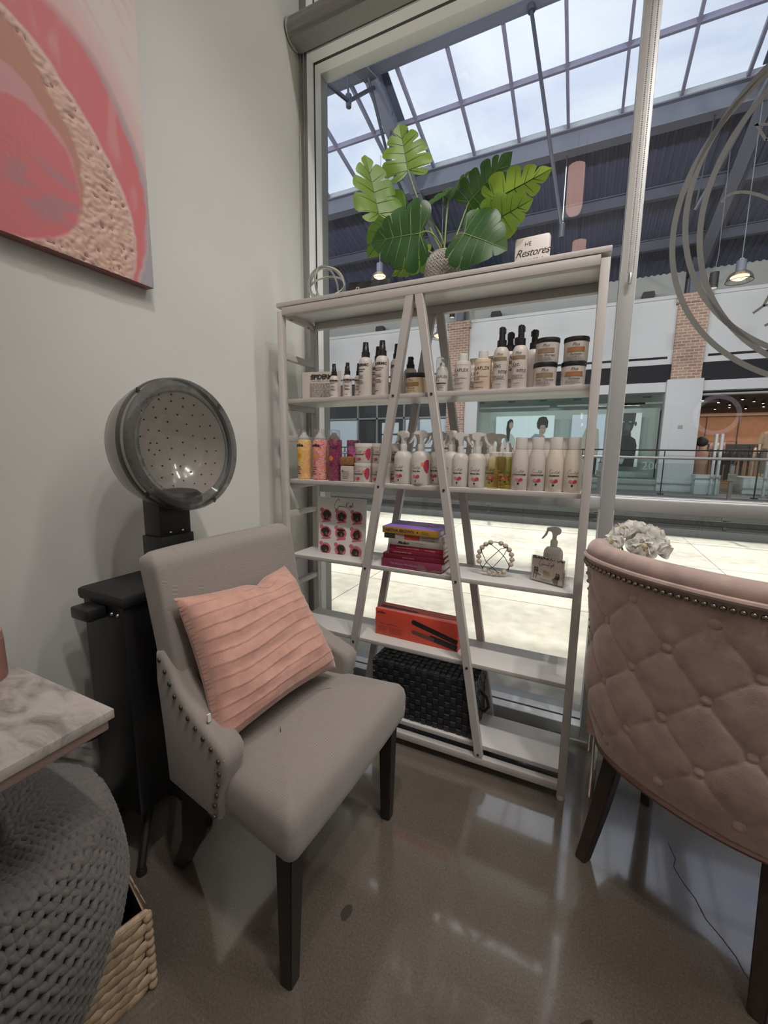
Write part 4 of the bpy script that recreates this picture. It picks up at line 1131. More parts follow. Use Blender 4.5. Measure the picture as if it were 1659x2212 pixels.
bm = new(); bent_strip(bm, -r * 1.0, r * 1.0, 0.029, 0.034, r); obj('plum_stripe', bm, mat('plum_print', (0.10, 0.03, 0.035), 0.5), t, flat=True)
bm = new(); print_lines(bm, -r * .8, r * .8, 0.006, 0.026, 5, r); o = obj('small_print', bm, M_greyink, t, flat=True); o['kind'] = 'stuff'

# script bottles with black sprayers
def script_bottle(label, group):
    t = thing('spray_bottle', label, 'bottle', (0, 0, 0), 0, group)
    r, hb, H = 0.0255, 0.136, 0.200
    bm = new(); lathe(bm, [(0, 0.001), (r * .95, 0), (r, 0.005), (r, hb - 0.024), (r * .93, hb - 0.012), (r * .74, hb - 0.003), (r * .6, hb), (0, hb)], 26); obj('bottle_body', bm, M_btl, t)
    bm = new(); lathe(bm, [(0, hb), (r * .60, hb), (r * .60, hb + 0.022), (r * .42, hb + 0.024), (r * .36, hb + 0.05), (r * .34, H), (0, H)], 20); obj('spray_collar', bm, M_dark, t)
    bm = new(); prism(bm, [(-0.009, H - 0.022), (-0.009, H - 0.002), (0.0, H + 0.002), (0.011, H - 0.004), (0.011, H - 0.02)], 1, -0.0075, 0.0075); obj('spray_head', bm, M_dark, t)
    text('Plus', 0.012, M_ink, t, (0, 0, hb * .78), bend=r, shear=0.3)
    bm = new(); bent_strip(bm, -r * .8, r * .95, hb * .66, hb * .75, r); obj('label_band', bm, M_tan, t, flat=True)
    text('N', 0.017, M_ink, t, (-r * .92, 0, hb * .665), bend=r * 1.01, shear=0.3)
    text('Satin', 0.0195, M_ink, t, (-0.003, 0, hb * .50), bend=r, shear=0.4); text('Tame', 0.0195, M_ink, t, (0.004, 0, hb * .365), bend=r, shear=0.4)
    bm = new(); print_lines(bm, -r * .9, r * .9, hb * .20, hb * .31, 4, r, seed=11); print_lines(bm, -r * .4, r * .5, hb * .09, hb * .12, 1, r, seed=2); o = obj('small_print', bm, M_greyink, t, flat=True); o['kind'] = 'stuff'
    return t
G_sc = 'script-lettered spray bottles on the top shelf'
a = script_bottle('white spray bottle with black sprayer and large script lettering, next to the peach bottle', G_sc)
place(a, -0.272, 1.487, Z1, -0.05)
dup(a, (-0.211, 1.487, Z1), -0.1, 'second white script-lettered spray bottle, nearer to the stacked jars')
dup(a, (-0.256, 1.56, Z1), 0.6, 'script-lettered spray bottle behind the gap between the front pair')
dup(a, (-0.243, 1.635, Z1), 0.8, 'rearmost script-lettered spray bottle, only its black sprayer showing')
dup(a, (-0.176, 1.56, Z1), 2.6, 'white spray bottle turned back to front, between script bottles and stacked jars')

# ---------------- second shelf
Z2 = ZB[1] + 0.0004
def floral(name, ground, petal, centre, ring, scale=42.0):
    m = bpy.data.materials.new(name); m.use_nodes = True
    nt = m.node_tree; b = nt.nodes['Principled BSDF']; N = nt.nodes.new
    tc = N('ShaderNodeTexCoord'); v = N('ShaderNodeTexVoronoi'); v.inputs['Scale'].default_value = scale
    n = N('ShaderNodeTexNoise'); n.inputs['Scale'].default_value = scale * 1.4
    link(nt, tc.outputs['Object'], n.inputs['Vector'])
    ad = N('ShaderNodeMix'); ad.data_type = 'VECTOR'; ad.inputs['Factor'].default_value = 0.03
    link(nt, tc.outputs['Object'], ad.inputs['A']); link(nt, n.outputs['Color'], ad.inputs['B'])
    link(nt, ad.outputs['Result'], v.inputs['Vector'])
    r = N('ShaderNodeValToRGB'); r.color_ramp.interpolation = 'CONSTANT'
    e = r.color_ramp.elements
    e[0].position = 0.0; e[0].color = (*centre, 1); e[1].position = 0.16; e[1].color = (*ring, 1)
    for p, c in ((0.27, petal), (0.40, ground), (0.55, petal), (0.66, ring)):
        q = e.new(p); q.color = (*c, 1)
    link(nt, v.outputs['Distance'], r.inputs[0]); link(nt, r.outputs[0], b.inputs['Base Color']); b.inputs['Roughness'].default_value = 0.35
    return m
M_fyel = floral('floral_yellow', (0.72, 0.52, 0.12), (0.62, 0.34, 0.26), (0.75, 0.60, 0.10), (0.70, 0.38, 0.12), 40)
M_fred = floral('floral_red', (0.70, 0.20, 0.12), (0.70, 0.45, 0.42), (0.72, 0.30, 0.08), (0.50, 0.10, 0.14), 60)
M_flem = floral('floral_lemon', (0.72, 0.55, 0.10), (0.65, 0.50, 0.40), (0.6, 0.3, 0.1), (0.70, 0.52, 0.06), 50)
M_fpur = floral('floral_purple', (0.13, 0.012, 0.045), (0.34, 0.09, 0.16), (0.45, 0.09, 0.04), (0.10, 0.015, 0.06), 62)
M_fpink = floral('floral_pink', (0.42, 0.05, 0.20), (0.60, 0.34, 0.42), (0.55, 0.14, 0.06), (0.30, 0.05, 0.22), 70)
def aerosol(label, m, H=0.214, r=0.0315, word='amika'):
    t = thing('aerosol_can', label, 'can', (0, 0, 0), 0, 'floral aerosol cans on the second shelf')
    hb = H - 0.044
    bm = new(); lathe(bm, [(0, 0.001), (r * .9, 0), (r, 0.004), (r, hb - 0.014), (r * .9, hb - 0.003), (r * .78, hb), (0, hb)], 28); obj('can_body', bm, m, t)
    bm = new(); lathe(bm, [(0, hb), (r * .76, hb), (r * .78, hb + 0.008), (r * .62, hb + 0.014), (r * .35, hb + 0.024), (r * .28, hb + 0.032), (0, hb + 0.033)], 24); obj('spray_button', bm, M_whitepl, t)
    bm = new(); lathe(bm, [(r * .86, hb), (r * .84, H - 0.005), (r * .74, H), (0, H)], 24); obj('clear_cap', bm, M_clearcap, t)
    text(word, 0.017, M_ink, t, (0, 0, hb * .83), bend=r, off=.0008)
    # printed sunflower roundel
    bm = new()
    for rr, off, mm in ((0.021, .0008, 'p'),):
        bent_poly(bm, disc_pts(0, hb * .60, 0.021, 0.021, 22), r, .0008)
    obj('roundel', bm, M_pinkpr if m is not M_fyel else mat('roundel_yellow', (0.72, 0.48, 0.06), 0.4), t, flat=True)
    bm = new(); bent_poly(bm, disc_pts(0, hb * .60, 0.011, 0.011, 18), r, .0012); obj('roundel_eye', bm, mat('roundel_orange', (0.68, 0.28, 0.05), 0.4), t, flat=True)
    bm = new(); print_lines(bm, -r * .8, r * .3, hb * .12, hb * .34, 4, r * 1.005, seed=7); o = obj('small_print', bm, M_ink, t, flat=True); o['kind'] = 'stuff'
    return t
place(aerosol('yellow floral aerosol can with clear cap, nearest the left end of the second shelf', M_fyel), -1.101, 1.505, Z2, -0.15)
place(aerosol('red and orange floral aerosol can with clear cap on the second shelf', M_fred), -1.019, 1.505, Z2, -0.15)
place(aerosol('lemon yellow aerosol can turned sideways behind the red floral can', M_flem), -0.998, 1.585, Z2, 2.2)
def canister(label, m):
    t = thing('canister', label, 'canister', (0, 0, 0), 0, 'dark floral canisters on the second shelf')
    r, h = 0.0285, 0.170
    bm = new(); lathe(bm, [(0, 0), (r, 0), (r, h * .86), (0, h * .86)], 26); obj('tube_body', bm, m, t)
    bm = new(); lathe(bm, [(0, h * .86), (r * 1.0, h * .862), (r * 1.0, h - .002), (r * .96, h), (0, h)], 26); obj('tube_lid', bm, m, t)
    bm = new(); bent_poly(bm, disc_pts(-.002, h * .55, 0.019, 0.019, 22), r, .0008); obj('roundel', bm, mat('roundel_plum', (0.26, 0.03, 0.09), 0.4), t, flat=True)
    bm = new(); bent_poly(bm, disc_pts(-.002, h * .55, 0.010, 0.010, 18), r, .0012); obj('roundel_eye', bm, mat('roundel_orange', (0.60, 0.20, 0.05), 0.4), t, flat=True)
    return t
place(canister('tall plum floral canister right of the red floral can', M_fpur), -0.940, 1.500, Z2)
place(canister('pink floral canister standing behind the wooden-capped bottle', M_fpink), -0.900, 1.585, Z2)
t = thing('oil_bottle', 'squat taupe bottle with square wooden cap on the second shelf', 'bottle', (-0.870, 1.492, Z2), radians(8))
bm = new(); boxx(bm, -0.030, 0.030, -0.022, 0.022, 0, 0.066, 0.008); obj('bottle_body', bm, mat('taupe_bottle', (0.50, 0.43, 0.38), 0.4), t)
bm = new(); boxx(bm, -0.030, 0.030, -0.022, 0.022, 0.067, 0.100, 0.003); obj('wooden_cap', bm, mat('cap_wood', (0.26, 0.115, 0.045), 0.5, noise=(80, 0.2)), t)
bm = new(); print_lines(bm, -0.018, 0.012, 0.010, 0.045, 5, None, -0.0224, seed=3); bent_poly(bm, disc_pts(-0.018, 0.042, 0.006, 0.005), None, 0, -0.0225); o = obj('small_print', bm, M_greyink, t, flat=True); o['kind'] = 'stuff'

def script_logo(parent, size, loc, rot=(0, 0, 0), bend=None, m=None):
    """long-handed signature: big C, flat run, K y d"""
    S = size
    P = [[(-0.10, 0.50), (-0.13, 0.72), (-0.30, 0.60), (-0.52, 0.25), (-0.56, -0.05), (-0.45, -0.22), (-0.28, -0.18), (-0.15, 0.0)],
         [(-0.15, 0.0), (-0.10, 0.10), (-0.04, 0.0), (0.02, 0.08), (0.08, 0.0), (0.15, 0.07), (0.22, 0.0), (0.30, 0.07), (0.38, 0.0), (0.45, 0.07), (0.52, 0.0), (0.58, 0.05)],
         [(0.66, 0.45), (0.60, -0.05)], [(0.92, 0.48), (0.62, 0.14), (0.78, 0.0), (0.90, -0.05)],
         [(0.92, 0.18), (0.96, 0.02), (1.06, 0.20), (1.0, -0.15), (0.90, -0.30)], [(1.08, 0.05), (1.16, 0.15), (1.2, 0.02), (1.1, 0.0), (1.26, 0.42), (1.3, 0.0)]]
    b = new(); w = S * 0.05
    for p in P:
        for (x0, z0), (x1, z1) in zip(p, p[1:]):
            d = Vector((x1 - x0, z1 - z0)) * S; L = d.length
            nx, nz = -d.y / L * w / 2, d.x / L * w / 2
            bent_poly(b, [(x0 * S - nx - .4 * S, z0 * S - nz), (x1 * S - nx - .4 * S, z1 * S - nz), (x1 * S + nx - .4 * S, z1 * S + nz), (x0 * S + nx - .4 * S, z0 * S + nz)], bend, .0007, 0.0)
    o = obj('lettering', b, m or M_greyink, parent, flat=True); o.location = loc; o.rotation_euler = rot
    return o
def fruit_print(bm_by, cx, cz, s, bend, seed=1):
    rnd = random.Random(seed)
    for k, (dx, dz, rr) in enumerate(((-0.9, 0.1, 0.75), (0.85, 0.1, 0.8), (-0.15, -0.25, 0.7), (0.35, -0.15, 0.6), (-0.5, 0.05, 0.5))):
        bent_poly(bm_by[k % 2], disc_pts(cx + dx * s, cz + dz * s, rr * s, rr * s * .95, 12, .08, rnd), bend, .0007 + .0002 * k)
def add_fruit(t, cx, cz, s, bend, mA=None, mB=None, rot=0.0):
    A, B = new(), new(); fruit_print((A, B), cx, cz, s, bend)
    for b, m in ((A, mA or M_pinkpr), (B, mB or M_rose)):
        o = obj('fruit_print', b, m, t, flat=True); o.rotation_euler = (0, 0, rot)
def petal_print(t, bend, cz, s, ang, m=None):
    b = new(); bent_poly(b, [(-s * .35, cz + s * .7), (0, cz + s), (s * .45, cz + s * .9), (s * .5, cz), (s * .3, cz - s * .8), (0, cz - s), (-s * .35, cz - s * .5), (-s * .5, cz)], bend, .0008); o = obj('petal_print', b, m or M_rose, t, flat=True); o.rotation_euler = (0, 0, ang)
    b = new(); bent_poly(b, [(-s * .8, cz + s * .5), (-s * .4, cz + s * .65), (-s * .5, cz), (-s * .85, cz + s * .1)], bend, .0006); o = obj('petal_print', b, M_peach, t, flat=True); o.rotation_euler = (0, 0, ang)

def tub(label):
    t = thing('hair_tub', label, 'tub', (0, 0, 0), 0, 'white tubs on the second shelf')
    r, h, lid = 0.0385, 0.062, 0.0155
    bm = new(); lathe(bm, [(0, 0), (r * .94, 0), (r * .985, 0.004), (r * .985, h), (0, h)], 28); obj('tub_body', bm, M_btl, t)
    bm = new(); lathe(bm, [(0, h), (r, h), (r, h + lid - .002), (r * .97, h + lid), (0, h + lid)], 28); obj('lid', bm, M_whitepl, t)
    script_logo(t, 0.017, (0, 0, h * .68), (0, 0, -0.25), r * .985)
    text('HAIR PUDDING', 0.0066, M_ink, t, (0, 0, h * .50), (0, 0, -0.25), bend=r * .985, off=.0003)
    add_fruit(t, 0, h * .24, 0.0075, r * .985, rot=-0.25)
    petal_print(t, r * .985, h * .55, 0.024, 0.85)
    return t
a = tub('white tub of hair product, upper of the stack beside the wooden-capped bottle'); th_ = 0.0782
place(a, -0.804, 1.505, Z2 + th_, 0.05)
dup(a, (-0.806, 1.503, Z2), 0.0, 'white tub of hair product, lower of the stack beside the wooden-capped bottle')
dup(a, (-0.724, 1.505, Z2 + th_), -0.1, 'white tub of hair product, upper of the stack cut by the left strut')
dup(a, (-0.726, 1.505, Z2), -0.15, 'white tub of hair product, lower of the stack cut by the left strut')
dup(a, (-0.705, 1.590, Z2 + th_), 0.5, 'white tub at the back behind the left strut, upper one, its raspberry print facing out')
dup(a, (-0.705, 1.590, Z2), 0.4, 'white tub at the back behind the left strut, lower one, its raspberry print facing out')

def trigger_bottle(label, group, r=0.0365, H=0.205, hb=0.128, wide=True):
    t = thing('trigger_spray_bottle', label, 'bottle', (0, 0, 0), 0, group)
    bm = new(); lathe(bm, [(0, 0.001), (r * .88, 0), (r * .97, 0.004), (r, 0.012), (r, hb - r * .75), (r * .93, hb - r * .40), (r * .70, hb - r * .10), (r * .36, hb), (0, hb)], 28); obj('bottle_body', bm, M_milk, t)
    bm = new(); lathe(bm, [(0, hb), (r * .36, hb), (r * .38, hb + 0.020), (r * .30, hb + 0.026), (0, hb + 0.026)], 20); obj('collar', bm, M_whitepl, t)
    z0 = hb + 0.024; k = (H - z0) / 0.055
    bm = new()
    pts = [(-0.008, 0), (-0.009, 0.022), (-0.022, 0.028), (-0.025, 0.044), (-0.014, 0.054), (0.006, 0.055), (0.024, 0.050), (0.030, 0.049), (0.030, 0.039), (0.012, 0.036), (0.007, 0.020), (0.008, 0)]
    prism(bm, [(x * k, z0 + z * k) for x, z in pts], 1, -0.009, 0.009); bmesh.ops.bevel(bm, geom=bm.edges[:], offset=0.002, segments=2, affect='EDGES'); obj('spray_head', bm, M_frost, t)
    bm = new(); prism(bm, [(x * k, z0 + z * k) for x, z in [(0.022, 0.040), (0.029, 0.040), (0.036, 0.022), (0.047, 0.004), (0.042, 0.004), (0.028, 0.020)]], 1, -0.006, 0.006); obj('trigger', bm, M_frost, t)
    return t
def brand_trigger(t, r, hb, fr, mA, mB, petal=None, word='Miracle Mist'):
    script_logo(t, 0.019, (0, 0, hb * .50), (0, 0, fr), r)
    text(word, 0.0068, M_ink, t, (0, 0, hb * .40), (0, 0, fr), bend=r, off=.0003)
    add_fruit(t, 0.002, hb * .26, 0.0085, r, mA, mB, fr)
    b = new(); bent_poly(b, disc_pts(0.0, hb * .13, 0.0032), r, .0009); o = obj('dot_print', b, M_ink, t, flat=True); o.rotation_euler = (0, 0, fr)
    if petal is not None: petal_print(t, r, hb * .55, 0.026, petal)
    return t
G_tr = 'trigger spray bottles between the struts'
a = brand_trigger(trigger_bottle('milky trigger spray bottle behind the left strut, its sprayer pointing to the strut', G_tr), 0.0365, 0.128, 0.0, None, None, None)
place(a, -0.628, 1.500, Z2, pi * 0.95 - pi)
tb2 = brand_trigger(trigger_bottle('milky trigger spray bottle in front with a raspberry petal on its side', G_tr), 0.0365, 0.128, -0.2, None, None, 0.95)
place(tb2, -0.552, 1.490, Z2, 0.0)
for q in tb2.children:
    if q.name.split('.')[0] in ('spray_head', 'trigger'): q.rotation_euler = (0, 0, pi + 0.4)
for q in a.children:
    if q.name.split('.')[0] in ('spray_head', 'trigger'): q.rotation_euler = (0, 0, pi - 0.2)
dup(tb2, (-0.505, 1.560, Z2), -0.05, 'milky trigger spray bottle behind the petal one, its petal print showing')
dup(tb2, (-0.600, 1.590, Z2), 0.2, 'milky trigger spray bottle at the back, sprayer between the front two')
dup(tb2, (-0.545, 1.625, Z2), 0.3, 'rearmost milky trigger spray bottle between the struts')
dup(a, (-0.470, 1.610, Z2), 0.6, 'milky trigger spray bottle at the back touching the right strut')
dup(a, (-0.440, 1.515, Z2), -0.5, 'milky trigger spray bottle half hidden by the right strut')
G_tr2 = 'small trigger spray bottles right of the struts'
c = brand_trigger(trigger_bottle('small milky trigger spray bottle just right of the right strut', G_tr2, 0.0295, 0.196, 0.122), 0.0295, 0.122, -0.1, None, None, None)
place(c, -0.400, 1.492, Z2, 0.0)
dup(c, (-0.338, 1.490, Z2), 0.05, 'small milky trigger spray bottle next to the golden oil bottles')
for k, (x, y, l) in enumerate(((-0.420, 1.56, 'second row, nearest the right strut'), (-0.362, 1.56, 'second row, in the middle'), (-0.305, 1.56, 'second row, behind the first golden bottle'),
                               (-0.405, 1.63, 'back row, nearest the right strut'), (-0.345, 1.63, 'back row, in the middle'), (-0.29, 1.63, 'back row, behind the golden bottles'))):
    dup(c, (x, y, Z2), 0.12 * (k % 3), 'small milky trigger spray bottle in the ' + l)

M_oil = glass('golden_oil', (0.985, 0.925, 0.66), 0.08, 0.03)
def oil(label):
    t = thing('oil_bottle', label, 'bottle', (0, 0, 0), 0, 'golden oil bottles on the second shelf')
    r, hb = 0.0198, 0.112
    bm = new(); lathe(bm, [(0, 0.001), (r * .92, 0), (r, 0.004), (r, hb - 0.016), (r * .9, hb - 0.006), (r * .7, hb), (0, hb)], 24); obj('bottle_body', bm, M_oil, t)
    bm = new(); lathe(bm, [(0, hb), (r * .84, hb), (r * .84, hb + 0.013), (r * .7, hb + 0.016), (r * .36, hb + 0.017), (r * .36, hb + 0.019), (0, hb + .019)], 20); obj('collar', bm, M_whitepl, t)
    bm = new(); lathe(bm, [(0, hb + .018), (r * .36, hb + 0.018), (r * .34, hb + 0.032), (r * .15, hb + 0.045), (0.001, hb + 0.05), (0, hb + 0.05)], 14); obj('nozzle_tip', bm, M_frost, t)
    script_logo(t, 0.014, (0, 0, hb * .50), (0, 0, -0.1), r); add_fruit(t, 0, hb * .34, 0.0062, r, M_peach, M_rose, -0.1)
    b = new(); bent_poly(b, disc_pts(0.0, hb * .24, 0.003), r, .0012); obj('dot_print', b, M_ink, t, flat=True)
    return t
a = oil('golden oil bottle with pointed nozzle, left one of the front pair'); place(a, -0.280, 1.490, Z2, 0.0)
dup(a, (-0.236, 1.490, Z2), 0.0, 'golden oil bottle with pointed nozzle, right one of the front pair')
dup(a, (-0.262, 1.540, Z2), 0.1, 'golden oil bottle in the second row, behind the front pair')
dup(a, (-0.218, 1.540, Z2), 0.1, 'golden oil bottle in the second row, behind the first white-capped bottle')
dup(a, (-0.243, 1.590, Z2), 0.2, 'golden oil bottle in the third row behind the front pair')
dup(a, (-0.200, 1.590, Z2), 0.2, 'golden oil bottle in the third row behind the first white-capped bottle')

def shampoo(label, word, m):
    t = thing('shampoo_bottle', label, 'bottle', (0, 0, 0), 0, 'white-capped bottles on the second shelf')
    r, hb, H = 0.0290, 0.138, 0.178
    bm = new(); lathe(bm, [(0, 0.001), (r * .93, 0), (r, 0.006), (r, 0.075), (r * .96, 0.095), (r * .85, 0.117), (r * .72, 0.132), (r * .66, hb), (0, hb)], 28); obj('bottle_body', bm, m, t)
    bm = new(); lathe(bm, [(0, hb), (r * .67, hb + .001), (r * .67, H - .003), (r * .63, H), (0, H)], 24); obj('flip_cap', bm, M_whitepl, t)
    script_logo(t, 0.017, (0, 0, hb * .45), (0, 0, 0.05), r)
    text(word, 0.0066, M_ink, t, (0, 0, hb * .37), (0, 0, 0.05), bend=r, off=.0003); add_fruit(t, 0, hb * .26, 0.0078, r, M_pinkpr, M_rose, 0.05)
    b = new(); bent_poly(b, disc_pts(0.0, hb * .165, 0.0034), r, .0012); obj('dot_print', b, M_ink, t, flat=True)
    return t
a = shampoo('white-capped conditioner bottle, first one right of the golden bottles', 'CONDITIONER', M_btl); place(a, -0.190, 1.490, Z2)
dup(a, (-0.136, 1.490, Z2), 0.1, 'white-capped conditioner bottle, second from the golden bottles')
s2 = shampoo('white-capped cream shampoo bottle, second from the right post', 'SHAMPOO', mat('cream_shampoo', (0.64, 0.575, 0.48), 0.35)); place(s2, -0.080, 1.490, Z2)
dup(s2, (-0.025, 1.490, Z2), 0.05, 'white-capped cream shampoo bottle next to the right post of the shelf')
dup(a, (-0.168, 1.565, Z2), 0.4, 'white-capped bottle in the second row between the two conditioner bottles')
dup(a, (-0.116, 1.565, Z2), 0.4, 'white-capped bottle in the second row behind the second conditioner bottle')
dup(s2, (-0.062, 1.565, Z2), 0.4, 'white-capped bottle in the second row behind the cream shampoo bottles')

# ---------------- third shelf
Z3 = ZB[2] + 0.0004
t = thing('poster_stand', 'white display card with nine pink roundels of hairstyles on the third shelf', 'display card', (-0.945, 1.545, Z3), radians(1.5))
t.rotation_euler = (radians(-4), 0, radians(1.5))
w, h = 0.116, 0.252
bm = new(); boxx(bm, -w, w, 0, 0.018, 0, h, 0.0012); obj('card_block', bm, M_white, t)
script_logo(t, 0.050, (0.012, -0.0008, h * .845), m=M_greyink)
rnd = random.Random(5)
M_pinkdisc = mat('roundel_pink', (0.55, 0.12, 0.17), 0.5)
for i in range(3):
    for j in range(3):
        cx, cz = -0.078 + j * 0.0775, h * .68 - i * 0.076
        b = new(); bent_poly(b, disc_pts(cx, cz, 0.029, 0.027, 26), None, 0, -0.0006); bent_poly(b, disc_pts(cx - 0.023, cz + 0.023, 0.010, 0.0095, 14), None, 0, -0.0007); obj('roundel', b, M_pinkdisc, t, flat=True)
        b = new(); bent_poly(b, [(cx - 0.021, cz - 0.034), (cx + 0.025, cz - 0.027), (cx + 0.026, cz - 0.020), (cx - 0.019, cz - 0.026)], None, 0, -0.0012); obj('caption_ribbon', b, M_pinkdisc, t, flat=True)
        b = new()
        if (i, j) == (1, 1):
            bent_poly(b, disc_pts(cx, cz - 0.004, 0.019, 0.013, 18), None, 0, -0.0012); bent_poly(b, disc_pts(cx, cz + 0.014, 0.021, 0.006, 14), None, 0, -0.0012)
        elif (i, j) == (0, 2): bent_poly(b, [(cx - 0.02, cz + 0.018), (cx + 0.019, cz + 0.02), (cx + 0.019, cz - 0.012), (cx, cz - 0.022), (cx - 0.018, cz - 0.01)], None, 0, -0.0012)
        else:
            bent_poly(b, disc_pts(cx + rnd.uniform(-.003, .005), cz + rnd.uniform(-.002, .006), 0.017 + rnd.uniform(0, .004), 0.018, 16, .14, rnd), None, 0, -0.0012)
            bent_poly(b, [(cx - 0.014, cz - 0.02), (cx - 0.006, cz - 0.005), (cx + 0.008, cz - 0.005), (cx + 0.014, cz - 0.022)], None, 0, -0.0013)
        obj('hair_picture', b, M_hair, t, flat=True)
        b = new(); bent_poly(b, disc_pts(cx + 0.004, cz - 0.008, 0.006, 0.008, 10), None, 0, -0.0016); obj('face_picture', b, mat('picture_brown', (0.16, 0.085, 0.06), 0.6), t, flat=True)

# stack of seven books
def book(label, x, y, z, L, D, th, spine, cover, rz=0.0, pages=(0.62, 0.58, 0.53), soft=False):
    t = thing('book', label, 'book', (x, y, z), rz, 'books stacked on the third shelf')
    c = 0.0022 if not soft else 0.0010
    bm = new(); boxx(bm, -L / 2, L / 2, -D / 2, D / 2, 0, c, 0.0004); boxx(bm, -L / 2, L / 2, -D / 2, D / 2, th - c, th, 0.0004); obj('cover', bm, mat('book_cover', cover, 0.45), t)
    bm = new(); boxx(bm, -L / 2, L / 2, -D / 2 - 0.0008, -D / 2 + c, 0.0002, th - 0.0002, 0.0006); obj('spine', bm, mat('book_spine', spine, 0.45), t)
    e = 0.004 if not soft else 0.0008
    bm = new(); boxx(bm, -L / 2 + e, L / 2 - e, -D / 2 + c, D / 2 - e, c, th - c); obj('page_block', bm, mat('book_pages', pages, 0.8, bump=(600, .2)), t)
    t['_L'] = L
    return t
bx, by = -0.575, 1.550
zz = Z3
specs = [('thick plum book with a photographic spine at the bottom of the book stack', 0.255, 0.165, 0.036, (0.24, 0.035, 0.085), (0.20, 0.02, 0.06), 0.000, False),
         ('dark crimson book, second from the bottom of the stack', 0.255, 0.165, 0.020, (0.16, 0.012, 0.03), (0.12, 0.012, 0.02), 0.004, False),
         ('burgundy paperback with thin white lettering, third from the bottom of the stack', 0.225, 0.150, 0.018, (0.19, 0.012, 0.04), (0.17, 0.012, 0.035), 0.014, True),
         ('crimson paperback in the middle of the book stack', 0.225, 0.150, 0.016, (0.33, 0.012, 0.05), (0.30, 0.012, 0.05), 0.015, True),
         ('grey-white paperback with a black script title on its spine', 0.228, 0.150, 0.024, (0.36, 0.33, 0.30), (0.40, 0.37, 0.34), 0.012, True),
         ('white paperback with a red block on its spine, under the purple book', 0.245, 0.152, 0.021, (0.46, 0.42, 0.39), (0.48, 0.44, 0.40), 0.0, True),
         ('purple hardback with a mustard spine on top of the book stack', 0.236, 0.158, 0.026, (0.42, 0.235, 0.035), (0.27, 0.17, 0.55), -0.008, False)]
BK = []
for (lab, L, D, th, sp_c, cv, dx, soft) in specs:
    BK.append((book(lab, bx + dx, by + 0.004 * (len(BK) % 2), zz, L, D, th, sp_c, cv, radians((-1.5, 1.0, 0.5, -0.6, 0.4, 1.2, -2.0)[len(BK)]), soft=soft), L, D, th)); zz += th + 0.0004
M_wink = mat('white_ink', (0.60, 0.48, 0.48), 0.6); M_redblk = mat('red_block', (0.42, 0.06, 0.035), 0.5); M_bind = mat('brown_ink', (0.07, 0.03, 0.02), 0.6)
def sptext(k, s, size, x, zf, m, **kw):
    t, L, D, th = BK[k]; return text(s, size, m, t, (x, -D / 2 - 0.0012, th * zf), **kw)
sptext(6, 'TABITHA BROWN', 0.0165, -0.048, 0.30, M_bind, off=0.0006)
sptext(6, 'FEEDING', 0.007, 0.066, 0.52, M_bind); sptext(6, 'THE SOUL', 0.007, 0.066, 0.24, M_bind)
b = new(); bent_poly(b, disc_pts(0.034, BK[6][3] * .5, 0.003), None, 0, -BK[6][2] / 2 - 0.0012); obj('spine_dot', b, M_ink, BK[6][0], flat=True)
b = new(); boxx(b, -0.035, 0.028, -BK[5][2] / 2 - 0.0014, -BK[5][2] / 2 - 0.0009, 0.001, BK[5][3] - .001); obj('red_block', b, M_redblk, BK[5][0])
b = new(); boxx(b, -0.1215, -0.075, -BK[5][2] / 2 - 0.0014, -BK[5][2] / 2 - 0.0009, 0.001, BK[5][3] - .001); obj('spine_photo', b, mat('spine_photo_dark', (0.03, 0.027, 0.025), 0.5), BK[5][0])
sptext(5, 'Stacy Square', 0.0105, -0.003, 0.30, M_paper); sptext(5, 'Samuel D. Marsh', 0.0075, 0.066, 0.56, M_ink); sptext(5, 'Learn to Change', 0.0075, 0.062, 0.16, M_ink)
sptext(4, 'Madam', 0.016, -0.050, 0.30, M_ink, shear=0.5, off=.0006); sptext(4, 'SAINT BRANCH', 0.0072, 0.022, 0.50, M_greyink); sptext(4, 'GIANT', 0.0055, 0.028, 0.18, M_greyink)
sptext(3, 'WHEN THE MIRACLE DROPS', 0.0075, -0.035, 0.28, M_wink); sptext(3, 'Jessica Danger', 0.0075, 0.060, 0.28, M_wink)
sptext(2, 'A WOMAN AFTER GOD', 0.0072, -0.055, 0.3, M_wink)
sptext(1, 'THE DAILY WALK', 0.006, -0.02, 0.3, M_wink)
sptext(0, 'The Beauty Workbook', 0.0125, -0.030, 0.38, mat('silver_ink', (0.45, 0.36, 0.40), 0.4))
b = new(); prism(b, [(0.025, 0.003), (0.035, 0.030), (0.06, 0.022), (0.07, 0.006), (0.122, 0.014), (0.122, 0.003)], 1, -BK[0][2] / 2 - 0.0014, -BK[0][2] / 2 - 0.0009); obj('spine_photo', b, mat('spine_photo_mauve', (0.22, 0.12, 0.13), 0.5), BK[0][0])
tb, L, D, th = BK[6]
M_cov1 = mat('cover_orange_print', (0.62, 0.30, 0.22), 0.5); M_cov2 = mat('cover_yellow_print', (0.62, 0.50, 0.22), 0.5)
b = new(); bm_ = b; v = [b.verts.new((x, y, th + 0.0003)) for x, y in ((-0.03, 0.0), (0.07, 0.012), (0.09, 0.03), (0.0, 0.03), (-0.04, 0.015))]; b.faces.new(v); obj('cover_picture', b, M_cov1, tb, flat=True)
for i, s in enumerate(('FEEDING', 'THE', 'SOUL')): text(s, 0.019, M_cov2, tb, (-0.075, 0.045 - i * 0.022, th + 0.0005), (radians(-90), 0, 0))
text('Because it is my business', 0.011, M_wink, tb, (0.045, 0.052, th + 0.0005), (radians(-90), 0, 0))

